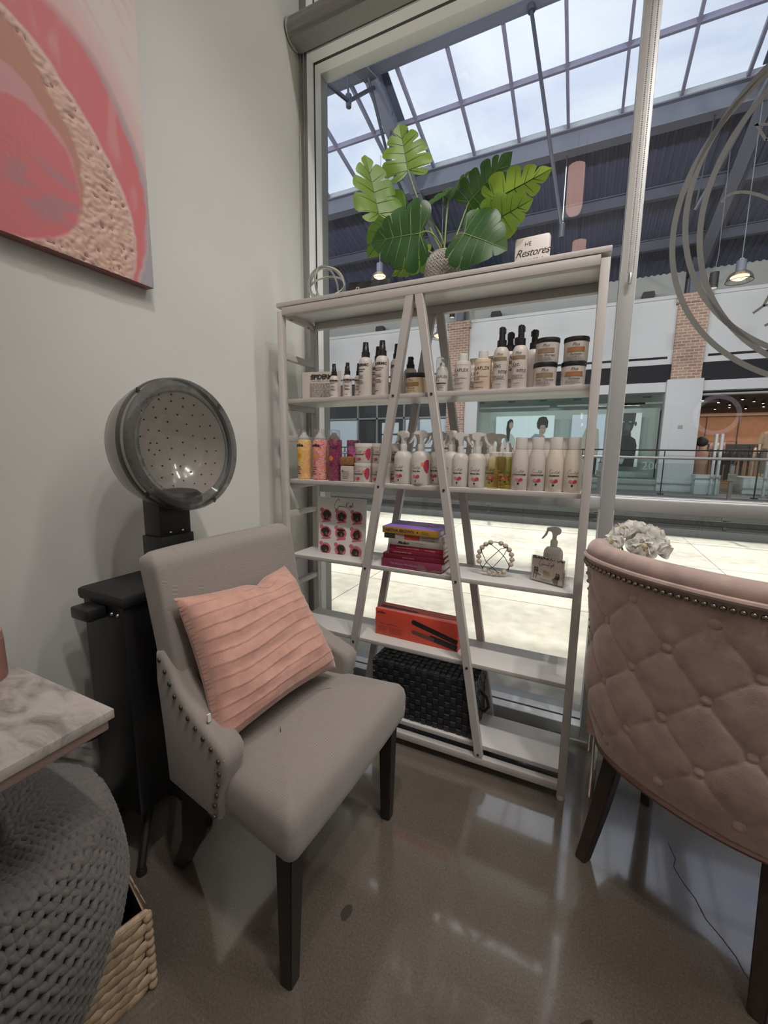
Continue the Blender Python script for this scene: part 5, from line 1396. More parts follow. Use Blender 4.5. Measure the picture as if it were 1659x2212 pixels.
# beaded ring with black wire
t = thing('bead_ring', 'ring of pale wooden beads laced across with black wire, standing on the third shelf', 'ornament', (-0.266, 1.535, Z3 + 0.0006), radians(4))
R0, rb = 0.0605, 0.0098
M_bead = mat('bead_wood', (0.52, 0.45, 0.36), 0.5, noise=(150, 0.08))
nb = 20
for k in range(nb):
    if k in (3, 17, 10): continue
    a = 2 * pi * k / nb - pi / 2
    b = new(); sphere(b, (R0 * cos(a), 0, R0 * sin(a) + R0 + rb), rb, 14, 10, (1.0, 1.0, 0.93)); obj('bead', b, M_bead, t)
b = new(); cz = R0 + rb
tube(b, [(R0 * cos(2 * pi * i / 48), 0, cz + R0 * sin(2 * pi * i / 48)) for i in range(48)], 0.0014, 6, closed=True)
def wire(p): tube(b, [(x, y, cz + z) for x, y, z in p], 0.0013, 6)
wire([(-0.045, -0.004, -0.045), (-0.025, -0.012, -0.01), (0.02, -0.014, 0.04), (0.045, -0.004, 0.045)])
wire([(-0.05, -0.004, 0.035), (-0.048, -0.010, 0.02), (-0.03, -0.014, -0.015), (0.012, -0.012, -0.05), (0.025, -0.004, -0.056)])
wire([(-0.05, -0.004, 0.04), (-0.02, -0.01, 0.055), (0.01, -0.013, 0.035), (0.035, -0.013, 0.01), (0.052, -0.008, -0.02), (0.05, -0.002, -0.045)])
wire([(-0.02, -0.010, -0.045), (0.0, -0.012, -0.028), (0.03, -0.013, 0.012), (0.045, -0.006, 0.045)])
obj('wire', b, M_black, t)

# card holder with its cards, then the bottle behind
t = thing('card_holder', 'clear acrylic holder with a stack of printed cards at the right of the third shelf', 'card holder', (-0.085, 1.530, Z3), radians(-24))
b = new(); hw = 0.062
boxx(b, -hw, hw, 0.000, 0.002, 0.003, 0.098); boxx(b, -hw, hw, 0.026, 0.028, 0.003, 0.104); boxx(b, -hw, hw, 0.0, 0.05, 0.0, 0.003); boxx(b, -hw, -hw + .002, 0.002, 0.026, 0.003, 0.09); boxx(b, hw - .002, hw, 0.002, 0.026, 0.003, 0.09)
obj('acrylic_holder', b, M_acrylic, t)
b = new(); boxx(b, -hw + .004, hw - .004, 0.003, 0.006, 0.004, 0.094); obj('card', b, M_pinkpaper, t)
b = new(); boxx(b, -hw + .004, hw - .004, 0.0065, 0.014, 0.004, 0.093); obj('card_back', b, M_ink, t)
b = new(); boxx(b, -hw + .004, hw - .004, 0.0145, 0.021, 0.004, 0.060); obj('card_red', b, mat('card_red', (0.40, 0.05, 0.03), 0.5), t)
script_logo(t, 0.030, (-0.002, 0.0022, 0.066))
b = new()
rn = random.Random(8)
for k in range(60): bent_poly(b, disc_pts(rn.uniform(-.056, .056), 0.0905 + rn.uniform(-.004, .003), 0.0014 + rn.random() * .001, None, 6), None, 0, 0.0024)
o = obj('leopard_border', b, M_hair, t, flat=True); o['kind'] = 'stuff'
b = new(); bent_poly(b, [(-0.013, 0.022), (0.012, 0.022), (0.012, 0.046), (-0.013, 0.046)], None, 0, 0.0024); obj('gold_square', b, mat('gold_square', (0.45, 0.36, 0.19), 0.5), t, flat=True)
b = new(); print_lines(b, -0.022, 0.020, 0.008, 0.017, 3, None, 0.0024); o = obj('small_print', b, M_greyink, t, flat=True); o['kind'] = 'stuff'
M_fig = mat('figure_print', (0.13, 0.07, 0.045), 0.6)
for s, cx in ((1, -0.045), (1, -0.036), (-1, 0.036), (-1, 0.044)):
    b = new(); bent_poly(b, disc_pts(cx, 0.050 if cx < 0 else 0.042, 0.0035, 0.0042, 10), None, 0, 0.0024)
    zc = 0.045 if cx < 0 else 0.037
    bent_poly(b, [(cx - .004, zc), (cx + .004, zc), (cx + .003, zc - .012), (cx + .016 * s, zc - .017), (cx + .014 * s, zc - .020), (cx, zc - .018), (cx - .003, zc - .034), (cx - .006, zc - .034)], None, 0, 0.0024)
    obj('figure_print', b, M_fig, t, flat=True)
c3 = trigger_bottle('milky trigger spray bottle standing alone behind the acrylic card holder', None, 0.0335, 0.196, 0.122)
place(c3, -0.070, 1.600, Z3, pi + 0.1)

# ---------------- fourth and fifth shelf
Z4 = ZB[3] + 0.0004
M_coral = mat('coral_carton', (0.62, 0.075, 0.042), 0.5)
M_coralt = mat('coral_print_dark', (0.22, 0.03, 0.02), 0.5)
t = thing('flat_iron_box', 'coral red carton printed with a black hair straightener on the fourth shelf', 'box', (-0.572, 1.560, Z4), radians(-2))
L, D, Hh = 0.368, 0.078, 0.116
b = new(); boxx(b, -L / 2, L / 2, -D / 2, D / 2, 0, Hh, 0.0012); obj('carton', b, M_coral, t)
b = new(); boxx(b, -L / 2, L / 2, -D / 2 + .0002, D / 2, Hh - .0003, Hh + 0.0004); obj('top_flap', b, mat('coral_top', (0.70, 0.16, 0.13), 0.5), t)
yf = -D / 2 - 0.0005
text('amika:', 0.016, M_coralt, t, (-0.155, yf, Hh * .83), off=.0008)
text('The Confidante', 0.0145, M_coralt, t, (-0.122, yf, Hh * .42))
b = new(); print_lines(b, -0.172, -0.125, Hh * .13, Hh * .36, 5, None, yf, 0.0018, seed=3); print_lines(b, -0.118, -0.045, Hh * .10, Hh * .36, 6, None, yf, 0.0018, seed=4); o = obj('small_print', b, M_coralt, t, flat=True); o['kind'] = 'stuff'
def capsule(b, x0, z0, x1, z1, w, y, cap0=True, th=0.0006):
    d = Vector((x1 - x0, z1 - z0)).normalized(); nrm = Vector((-d.y, d.x)) * w
    pts = [(x1 - nrm.x, z1 - nrm.y), (x1 + nrm.x, z1 + nrm.y)]
    for k in range(9):
        a = pi * k / 8
        v = nrm * cos(a) - d * w * sin(a); pts.append((x0 + v.x, z0 + v.y))
    b.faces.new([b.verts.new((x, y, z)) for x, z in pts])
b = new(); capsule(b, -0.004, Hh * .74, L / 2 - .001, Hh * .34, 0.0105, yf - .0002); capsule(b, 0.075, Hh * .30, L / 2 - .001, Hh * .13, 0.012, yf - .0002); obj('straightener_picture', b, M_ink, t, flat=True)
b = new(); capsule(b, -0.004, Hh * .37, 0.085, Hh * .24, 0.0085, yf - .0004); obj('straightener_plate_picture', b, mat('plate_mauve', (0.13, 0.05, 0.05), 0.4), t, flat=True)
b = new()
for k in range(7): box(b, (0.015 + k * 0.009, yf - .0003, Hh * .46 - k * 0.0015), (0.001, 0.0004, 0.012))
o = obj('bristle_picture', b, M_coralt, t, flat=True)
b = new(); v = [(-L / 2 + .01, -0.012), (-0.005, -0.012), (0.0, -0.006), (-0.001, 0.0), (-0.006, 0.004), (-L / 2 + .01, 0.010)]; b.faces.new([b.verts.new((x, y, Hh + 0.0008)) for x, y in v]); obj('iron_picture', b, mat('iron_dark', (0.06, 0.02, 0.025), 0.4), t, flat=True)
b = new()
for i in range(4): print_lines(b, 0.06, L / 2 - .01, 0, 0.004, 1, None, 0, 0.0016, seed=20 + i); bmesh.ops.transform(b, matrix=Matrix.Translation((0, 0, 0)), verts=[])
for v in b.verts: pass
bmesh.ops.rotate(b, verts=b.verts, cent=(0, 0, 0), matrix=Matrix.Rotation(radians(-90), 3, 'X'))
bmesh.ops.translate(b, verts=b.verts, vec=(0, -0.012, Hh + 0.0008)); obj('top_print', b, mat('pale_coral_print', (0.72, 0.36, 0.30), 0.5), t, flat=True)['kind'] = 'stuff'

# black woven storage box
Z5 = ZB[4] + 0.0004
bxs = thing('woven_storage_box', 'black woven strap storage box with lid on the bottom shelf behind the grey chair', 'box', (-0.500, 1.580, Z5))
BWx0, BWx1, BWy0, BWy1, BH = -0.245, 0.200, -0.108, 0.100, 0.235
M_str = [mat('strap_black', (0.012, 0.012, 0.014), 0.42), mat('strap_slate', (0.028, 0.03, 0.036), 0.38)]
b = new(); boxx(b, BWx0 + .006, BWx1 - .006, BWy0 + .006, BWy1 - .006, 0.002, BH - .006, 0.008); obj('box_body', b, M_black, bxs)
def weave(face, u0, u1, v0, v1, n, mname):
    s = 0.0245
    A, B = new(), new()
    nu, nv = max(1, int(round((u1 - u0) / s))), max(1, int(round((v1 - v0) / s)))
    du, dv = (u1 - u0) / nu, (v1 - v0) / nv
    for i in range(nu):
        for j in range(nv):
            b = A if (i + j) % 2 else B
            up = 0.0035 if (i + j) % 2 else 0.0015
            cu, cv = u0 + du * (i + .5), v0 + dv * (j + .5)
            g = 0.06
            q = []
            for a, c, z in ((-.5 + g, -.5 + g, 0), (.5 - g, -.5 + g, 0), (.5 - g, .5 - g, 0), (-.5 + g, .5 - g, 0), (-.36, -.36, up), (.36, -.36, up), (.36, .36, up), (-.36, .36, up)):
                q.append(b.verts.new(face(cu + a * du, cv + c * dv, z + 0.0005)))
            for f in ((4, 5, 6, 7), (0, 1, 5, 4), (1, 2, 6, 5), (2, 3, 7, 6), (3, 0, 4, 7)): b.faces.new([q[k] for k in f])
    for b, m in ((A, M_str[1]), (B, M_str[0])):
        o = obj('woven_strap_panel', b, m, bxs, flat=True); o['kind'] = 'stuff'
weave(lambda u, v, z: (u, v, BH - .002 + z), BWx0, BWx1, BWy0, BWy1, 0, 'top')
weave(lambda u, v, z: (u, BWy0 + .004 - z, v), BWx0, BWx1, 0.0, BH - .004, 0, 'front')
weave(lambda u, v, z: (BWx1 - .004 + z, u, v), BWy0, BWy1, 0.0, BH - .004, 0, 'side')
b = new(); tube(b, [(BWx1, -0.02, 0.16), (BWx1 + 0.025, -0.02, 0.14), (BWx1 + 0.036, -0.02, 0.10), (BWx1 + 0.02, -0.02, 0.075), (BWx1 - .002, -0.02, 0.085)], 0.006, 8)
obj('strap_handle', b, M_black, bxs)

# ---------------- on top of the shelf
ZT = 1.8012
t = thing('ring_sculpture', 'silver openwork sphere of crossed rings on the left end of the shelf top', 'ornament', (-1.005, 1.550, ZT))
b = new(); Rr = 0.074; cz = Rr + 0.003
def great(n, tilt, spin, rr=0.0042):
    m = Matrix.Rotation(spin, 3, 'Z') @ Matrix.Rotation(tilt, 3, 'X')
    tube(b, [(m @ Vector((Rr * cos(2 * pi * i / 56), Rr * sin(2 * pi * i / 56), 0))) + Vector((0, 0, cz)) for i in range(56)], rr, 8, closed=True)
M_sil = mat('satin_silver', (0.55, 0.54, 0.52), 0.28, 0.9)
for k, (ti, spn) in enumerate(((pi / 2, 0.25), (pi / 2, 1.45), (0.85, 0.3), (-0.85, 0.3))):
    b = new(); great(0, ti, spn); obj('ring', b, M_sil, t)
t = thing('black_plaque', 'black plaque with silver script standing between the silver sphere and the potted plant', 'sign', (-0.826, 1.585, ZT), radians(9))
b = new(); boxx(b, -0.088, 0.088, -0.006, 0.006, 0, 0.083, 0.0015); obj('plaque', b, M_black, t)
text('Because', 0.040, mat('silver_script', (0.38, 0.38, 0.38), 0.4), t, (-0.005, -0.0066, 0.036), shear=0.5)
t = thing('scripture_sign', 'white rounded block sign lettered in black script on the right end of the shelf top', 'sign', (-0.202, 1.560, ZT), radians(-3))
b = new(); boxx(b, -0.056, 0.056, -0.014, 0.014, 0, 0.118, 0.009); obj('block', b, mat('sign_white', (0.62, 0.57, 0.54), 0.45), t)
text('HE', 0.018, M_ink, t, (-0.012, -0.0145, 0.087))
text('Restores', 0.034, M_ink, t, (0.002, -0.0145, 0.055), shear=0.4, space=0.88)
text('MY SOUL', 0.015, M_ink, t, (0.012, -0.0145, 0.036))

# ------------------------------------------------------------------ potted split-leaf plant
def leaf_mat(name, dcol, tcol, f):
    m = bpy.data.materials.new(name); m.use_nodes = True
    nt = m.node_tree; b = nt.nodes['Principled BSDF']; o = nt.nodes['Material Output']
    tc = nt.nodes.new('ShaderNodeTexCoord'); n = nt.nodes.new('ShaderNodeTexNoise'); n.inputs['Scale'].default_value = 14; n.inputs['Detail'].default_value = 4
    link(nt, tc.outputs['Object'], n.inputs['Vector'])
    mx = nt.nodes.new('ShaderNodeMix'); mx.data_type = 'RGBA'; mx.inputs['A'].default_value = (*[c * .6 for c in dcol], 1); mx.inputs['B'].default_value = (*[c * 1.5 for c in dcol], 1)
    link(nt, n.outputs['Fac'], mx.inputs['Factor']); link(nt, mx.outputs['Result'], b.inputs['Base Color']); b.inputs['Roughness'].default_value = 0.38
    t = nt.nodes.new('ShaderNodeBsdfTranslucent'); t.inputs[0].default_value = (*tcol, 1)
    s = nt.nodes.new('ShaderNodeMixShader'); s.inputs[0].default_value = f
    link(nt, b.outputs[0], s.inputs[1]); link(nt, t.outputs[0], s.inputs[2]); link(nt, s.outputs[0], o.inputs[0])
    return m
M_leaf_lit = leaf_mat('leaf_backlit', (0.10, 0.19, 0.03), (0.42, 0.58, 0.08), 0.55)  # leaf greens split into backlit and shaded tones
M_leafm = leaf_mat('leaf_mid', (0.06, 0.14, 0.03), (0.22, 0.38, 0.06), 0.5)
M_leaf_dark = leaf_mat('leaf_shaded', (0.028, 0.085, 0.028), (0.10, 0.22, 0.04), 0.35)
M_stem = mat('leaf_stem', (0.24, 0.30, 0.10), 0.5)
M_vein = mat('leaf_midrib', (0.16, 0.26, 0.07), 0.5)

plant = thing('potted_plant', 'potted split-leaf plant in a grey patterned pot on the middle of the shelf top', 'potted plant', (-0.500, 1.550, ZT))
POT = Vector((-0.500, 1.550, ZT))
def pot_r(z): return 0.060 + 0.018 * sin(pi * min(1, z / 0.105))**0.8 - 0.004 * z / 0.105
bm = new()
nu, nv = 72, 40
def potf(u, v):
    a = 2 * pi * u; z = 0.105 * v
    zig = abs(((u * 36) % 1) - 0.5) * 2
    ph = (v * 9 + zig * 0.9) % 1.0
    d = 0.0036 * (1 if ph < 0.45 else 0)
    r = pot_r(z) - d
    return (r * cos(a), r * sin(a), z)
grid(bm, potf, 216, 60, wrap_u=True)
b2 = bm; top = [v for v in bm.verts if v.co.z > 0.1049]
lathe(bm, [(pot_r(.105), 0.105), (pot_r(.105) - .001, 0.109), (pot_r(.105) - 0.006, 0.110), (pot_r(.105) - 0.010, 0.095), (0, 0.092)], 48)
lathe(bm, [(pot_r(0), 0.0), (0, 0.0)], 48)
obj('pot', bm, mat('grey_stoneware', (0.36, 0.33, 0.30), 0.6), plant)
bm = new(); lathe(bm, [(pot_r(.105) - 0.011, 0.096), (0.03, 0.098), (0, 0.099)], 24); obj('moss', bm, mat('moss', (0.05, 0.06, 0.025), 0.9), plant)

HEART = [(0.0, 0.0), (-0.07, 0.05), (-0.16, 0.16), (-0.19, 0.30), (-0.12, 0.42), (0.02, 0.49), (0.20, 0.50), (0.38, 0.465), (0.55, 0.39), (0.70, 0.295), (0.82, 0.195), (0.92, 0.095), (1.0, 0.0)]
_hl = [0.0]
for (a_, b_) in zip(HEART, HEART[1:]): _hl.append(_hl[-1] + sqrt((a_[0] - b_[0]) ** 2 + (a_[1] - b_[1]) ** 2))
def heart(u):
    d = max(0, min(1, u)) * _hl[-1]
    for k in range(len(HEART) - 1):
        if d <= _hl[k + 1] + 1e-9:
            t = (d - _hl[k]) / (_hl[k + 1] - _hl[k])
            p0, p1, p2, p3 = HEART[max(0, k - 1)], HEART[k], HEART[k + 1], HEART[min(len(HEART) - 1, k + 2)]
            return tuple(0.5 * (2 * p1[i] + (p2[i] - p0[i]) * t + (2 * p0[i] - 5 * p1[i] + 4 * p2[i] - p3[i]) * t * t + (3 * p1[i] - p0[i] - 3 * p2[i] + p3[i]) * t ** 3) for i in (0, 1))
    return HEART[-1]
def leaf(B, Tp, width, nrm, m, fold=0.25, droop=0.12, cuts=4, seed=0, curl=0.0, gap=0.94):
    """B base of midrib, Tp tip (world); nrm approximate facing direction"""
    rnd = random.Random(seed + 20)
    B, Tp = Vector(B) - POT, Vector(Tp) - POT
    d = Tp - B; L = d.length; d.normalize()
    n = Vector(nrm); n = (n - d * n.dot(d)).normalized(); s = d.cross(n)
    def P(x, w, side):
        y = w * width
        z = -droop * L * max(0, x) ** 2 + fold * y + 0.05 * width * sin(9 * x + side * 1.3) * (w * 2) ** 2 - 0.10 * width * (w * 2) ** 3
        return B + d * (x * L) + s * (side * y) + n * z
    b = new()
    DEEP = 0.40
    for side in (1, -1):
        us = [0.0] + [0.34 + 0.52 * (k + rnd.uniform(-.18, .18)) / max(1, cuts - 1) * 1.0 for k in range(cuts)] + [1.0]
        for a0, a1 in zip(us, us[1:]):
            K = max(4, int((a1 - a0) * 34)); um = (a0 + a1) / 2
            rows = []
            for k in range(K + 1):
                u = a0 + (a1 - a0) * k / K
                hx, hw = heart(u)
                A = (max(0.0, hx * 0.80 - 0.02), 0.0)
                row = []
                for j, q in enumerate((0.0, 0.2, DEEP, 0.6, 0.8, 0.93, 1.0)):
                    f = max(0, (q - DEEP) / (1 - DEEP)) ** 0.7
                    lo = gap if a0 > 0 else 1.0; hi = gap if a1 < 1 else 1.0
                    g = lo if u < um else hi
                    uu = um + (u - um) * (1 + (g - 1) * f)
                    ox, ow = heart(uu)
                    edge = abs(u - um) / (a1 - a0) * 2
                    rnd_c = 1 - (0.10 * edge ** 4 * f if (u < um and a0 > 0) or (u >= um and a1 < 1) else 0)
                    qq = q * rnd_c
                    row.append(b.verts.new(P(A[0] + (ox - A[0]) * qq, ow * qq, side)))
                rows.append(row)
            for R0_, R1_ in zip(rows, rows[1:]):
                for j in range(6):
                    f = (R0_[j], R1_[j], R1_[j + 1], R0_[j + 1]); b.faces.new(f if side == 1 else f[::-1])
    bmesh.ops.remove_doubles(b, verts=b.verts, dist=0.0005)
    o = obj('leaf', b, m, plant, ang=60)
    b = new(); tube(b, [P(t, 0, 1) + n * 0.0006 for t in (0, .2, .4, .6, .8, .97)], [0.0020, 0.0018, 0.0015, 0.0012, 0.0009, 0.0004], 6)
    for side in (1, -1):
        for k in range(cuts + 2):
            u = 0.22 + 0.66 * k / (cuts + 1)
            hx, hw = heart(u); A = max(0.0, hx * 0.80 - 0.02)
            tube(b, [P(A + (hx - A) * q, hw * q, side) + n * 0.0006 for q in (0, .3, .6, .86)], [0.0010, 0.0008, 0.0006, 0.0002], 5)
    obj('midrib', b, M_vein if m is M_leaf_dark else M_leaf_dark, o)
    return B
def petiole(Bw, bulge=(0, 0, 0), r=0.0026):
    Bw = Vector(Bw) - POT; o = Vector((random.uniform(-.012, .012), random.uniform(-.008, .008), 0.094))
    md = (o + Bw) / 2 + Vector(bulge)
    b = new(); P = [o * (1 - t) ** 2 + md * 2 * t * (1 - t) + Bw * t ** 2 for t in [k / 10 for k in range(11)]]
    tube(b, P, [r * (1.15 - .35 * k / 10) for k in range(11)], 8); obj('leaf_stem', b, M_stem, plant)
CV = Vector((0.28, -0.9, -0.25))
LV = [
 ((-0.745, 1.50, 2.075), (-0.800, 1.50, 2.292), 0.195, (0.80, -0.62, -0.1), M_leaf_lit, 0.30, 0.05, 4, (0.05, 0, -0.06)),
 ((-0.672, 1.60, 2.255), (-0.712, 1.60, 2.425), 0.190, (0.35, -0.9, -0.1), M_leaf_lit, 0.15, 0.02, 4, (-0.02, 0, 0.0)),
 ((-0.690, 1.62, 2.130), (-0.850, 1.60, 1.985), 0.245, (0.15, -0.95, 0.25), M_leafm, 0.12, 0.05, 4, (0.05, 0, 0.08)),
 ((-0.560, 1.445, 1.948), (-0.748, 1.43, 1.956), 0.240, (0.1, -1.0, 0.05), M_leaf_dark, 0.10, 0.10, 4, (0.02, -0.05, 0.05)),
 ((-0.575, 1.545, 1.915), (-0.715, 1.54, 1.880), 0.135, (0.2, -0.9, 0.5), M_leaf_lit, 0.15, 0.10, 5, (0.01, 0, 0.03)),
 ((-0.500, 1.56, 2.115), (-0.600, 1.55, 2.085), 0.115, (0.1, -0.50, 0.86), M_leaf_dark, 0.4, 0.10, 3, (0.0, 0, 0.03)),
 ((-0.505, 1.58, 2.098), (-0.425, 1.58, 2.185), 0.120, (-0.6, -0.45, 0.6), M_leaf_dark, 0.4, 0.02, 3, (0.0, 0, 0.03)),
 ((-0.430, 1.58, 2.085), (-0.285, 1.58, 2.205), 0.150, (0.60, -0.55, -0.55), M_leaf_dark, 0.30, 0.02, 5, (0.0, 0, 0.0)),
 ((-0.325, 1.52, 2.040), (-0.150, 1.52, 2.088), 0.135, (-0.25, -0.62, -0.72), M_leaf_lit, 0.25, 0.02, 4, (-0.02, 0, -0.01)),
 ((-0.345, 1.50, 1.955), (-0.200, 1.50, 2.005), 0.145, (0.0, -0.9, -0.3), M_leaf_lit, 0.15, 0.04, 4, (-0.01, 0, 0.0)),
 ((-0.405, 1.45, 1.920), (-0.262, 1.43, 1.845), 0.215, (0.15, -1.0, 0.15), M_leaf_dark, 0.10, 0.08, 4, (0.0, -0.03, 0.04)),
]
for k, (B, Tp, w, nn, m, fo, dr, cu, bl) in enumerate(LV):
    leaf(B, Tp, w, nn, m, fo, dr, cu, seed=k, gap=0.80 if k in (0, 1, 7, 8) else 0.92); petiole(B, bl)

# ------------------------------------------------------------------ abstract canvas on the left wall
def curve_polar(pts, c):
    q = sorted(((atan2(z - c[1], y - c[0]), sqrt((z - c[1]) ** 2 + (y - c[0]) ** 2)) for y, z in pts))
    def f(a):
        if a <= q[0][0]: return q[0][1] if f.low is None else f.low
        if a >= q[-1][0]: return q[-1][1]
        for (a0, r0), (a1, r1) in zip(q, q[1:]):
            if a0 <= a <= a1:
                t = (a - a0) / max(1e-6, a1 - a0); t = t * t * (3 - 2 * t) * .5 + t * .5
                return r0 + (r1 - r0) * t
    f.low = None
    return f
PC = (0.56, 1.92)
fA = curve_polar([(0.595, 2.018), (0.649, 2.026), (0.695, 2.0), (0.729, 1.967), (0.746, 1.923), (0.752, 1.859), (0.745, 1.816), (0.716, 1.775), (0.659, 1.728), (0.58, 1.715)], PC)
fB0 = curve_polar([(0.603, 2.088), (0.645, 2.076), (0.688, 2.026), (0.725, 1.987), (0.747, 1.934), (0.753, 1.871), (0.745, 1.81), (0.716, 1.77), (0.659, 1.725), (0.58, 1.71)], PC)
fB = curve_polar([(0.613, 2.189), (0.654, 2.168), (0.678, 2.129), (0.702, 2.076), (0.73, 2.037), (0.753, 1.992), (0.762, 1.931), (0.762, 1.863), (0.735, 1.794), (0.659, 1.734), (0.6, 1.712)], PC)
fC = curve_polar([(0.615, 2.206), (0.652, 2.19), (0.691, 2.168), (0.733, 2.128), (0.778, 2.084), (0.816, 2.04), (0.849, 1.99), (0.871, 1.941), (0.894, 1.877), (0.898, 1.803), (0.889, 1.735), (0.87, 1.69)], PC); fC.low = 0.6
fD = curve_polar([(0.66, 2.32), (0.703, 2.283), (0.762, 2.272), (0.815, 2.239), (0.853, 2.189), (0.893, 2.122), (0.928, 2.033), (0.944, 1.952), (0.942, 1.873), (0.926, 1.788), (0.903, 1.726), (0.90, 1.70)], PC); fD.low = 0.42
fE = curve_polar([(0.68, 2.36), (0.735, 2.31), (0.797, 2.289), (0.846, 2.251), (0.887, 2.2), (0.929, 2.132), (0.958, 2.074), (0.962, 1.987), (0.961, 1.881), (0.96, 1.745), (0.96, 1.70)], PC); fE.low = 0.6
from mathutils import noise as mnoise
def pnoise(y, z, f, o=0.0): return mnoise.noise(Vector((y * f + o, z * f - o, o)))
def mixc_(a, b, t): return tuple(a[k] + (b[k] - a[k]) * t for k in range(3))
def sst(a, b, x): t = max(0, min(1, (x - a) / (b - a))); return t * t * (3 - 2 * t)
PINK, ROSE, LIL, TAN, TEX, WHT, GRY, BLU = (0.56, 0.155, 0.165), (0.52, 0.17, 0.185), (0.54, 0.27, 0.28), (0.44, 0.21, 0.155), (0.56, 0.37, 0.30), (0.60, 0.52, 0.49), (0.34, 0.32, 0.35), (0.30, 0.22, 0.25)
def paint(y, z):
    a = atan2(z - PC[1], y - PC[0]); r = sqrt((z - PC[1]) ** 2 + (y - PC[0]) ** 2)
    if a < -1.75 or a > 2.2: r2 = 0
    wob = 0.004 * pnoise(y, z, 40) + 0.006 * pnoise(y, z, 9, 3)
    r += wob
    c = PINK
    sm = sst(0.1, 0.55, pnoise(y * 1.0, z * 2.2, 14, 7) + 0.25) * sst(0.10, 0.03, abs(sqrt((y - .685) ** 2 + ((z - 1.845) * 1.3) ** 2) - 0.03))
    c = mixc_(c, BLU, 0.55 * sm)
    if a <= -1.4:
        return mixc_(c, ROSE, .3), 0.0
    c = mixc_(c, LIL, sst(fA(a) - 0.006, fA(a) + 0.006, r))
    c = mixc_(c, TAN, sst(fB0(a) - 0.004, fB0(a) + 0.004, r))
    tex = sst(fB(a) - 0.004, fB(a) + 0.004, r) * (1 - sst(fC(a) - 0.004, fC(a) + 0.004, r))
    c = mixc_(c, TEX, sst(fB(a) - 0.005, fB(a) + 0.005, r))
    rim = sst(fC(a) - 0.010, fC(a), r)
    c = mixc_(c, (0.60, 0.42, 0.38), rim)
    c = mixc_(c, PINK, sst(fC(a) + 0.003, fC(a) + 0.012, r))
    c = mixc_(c, (0.58, 0.30, 0.30), 0.5 * sst(0.0, 0.5, pnoise(y * 4, z, 8, 5)) * sst(fC(a) + .01, fC(a) + .05, r))
    w = 0.016 + 0.05 * max(0, a)
    c = mixc_(c, (0.60, 0.40, 0.39), sst(fD(a) - 0.004, fD(a) + w * .5, r))
    c = mixc_(c, WHT, sst(fD(a) + w * .5, fD(a) + w * 1.6 + .01, r))
    gb = sst(0.018, 0.004, abs(r - fD(a) - 0.010)) * sst(-1.2, -0.2, -abs(a - 0.25))
    c = mixc_(c, GRY, 0.75 * gb)
    if a < 0.15: c = mixc_(c, GRY, sst(fD(a) + 0.004, fD(a) + 0.014, r))
    st = sst(0.1, 0.6, pnoise((y + z) * 4, (z - y) * .9, 9, 2)) * sst(fD(a) + .02, fD(a) + .08, r)
    c = mixc_(c, (0.58, 0.36, 0.36), 0.4 * st)
    return c, tex
y0, y1, z0, z1 = 0.20, 0.955, 1.714, 2.95
cv = thing('abstract_canvas', 'large abstract canvas of pink swirls with a raised gold-beige band hung on the left wall', 'painting', (XL, (y0 + y1) / 2, z0))
th_c = 0.036
ny, nz_ = 190, 300
bm = new(); hy = (y1 - y0) / 2
cols_ = []
rnd = random.Random(11)
def cf(u, v):
    y = y0 + (y1 - y0) * u; z = z0 + (z1 - z0) * v
    c, tex = paint(y, z)
    a = atan2(z - PC[1], y - PC[0])
    ridge = abs(pnoise(y * 1.3 + 0.3 * z, z * 1.3, 46, 1)) + 0.6 * abs(pnoise(y, z, 95, 4))
    hh = tex * (0.0075 * (0.55 - ridge)) + 0.0006 * pnoise(y, z, 140)
    sh_ = 1.0
    cols_.append((*c, 1))
    return (th_c + hh, y - (y0 + y1) / 2, z - z0)
grid(bm, cf, ny, nz_)
bm.verts.index_update()
me = bpy.data.meshes.new('painted_surface'); bmesh.ops.recalc_face_normals(bm, faces=bm.faces[:]); bm.to_mesh(me); bm.free()
ca = me.color_attributes.new('paint', 'FLOAT_COLOR', 'POINT')
flatc = [q for c in cols_ for q in c]; ca.data.foreach_set('color', flatc)
me.polygons.foreach_set('use_smooth', [True] * len(me.polygons))
M_paint = mat('artist_paint', (0.5, 0.3, 0.3), 0.55)
va = M_paint.node_tree.nodes.new('ShaderNodeVertexColor'); va.layer_name = 'paint'
link(M_paint.node_tree, va.outputs['Color'], M_paint.node_tree.nodes['Principled BSDF'].inputs['Base Color'])
mesh_obj('painted_surface', me, M_paint, cv)
bm = new(); boxx(bm, 0.001, th_c - 0.0012, -hy, hy, 0, z1 - z0); obj('canvas_edge', bm, mat('canvas_edge_paint', (0.30, 0.13, 0.14), 0.6), cv)

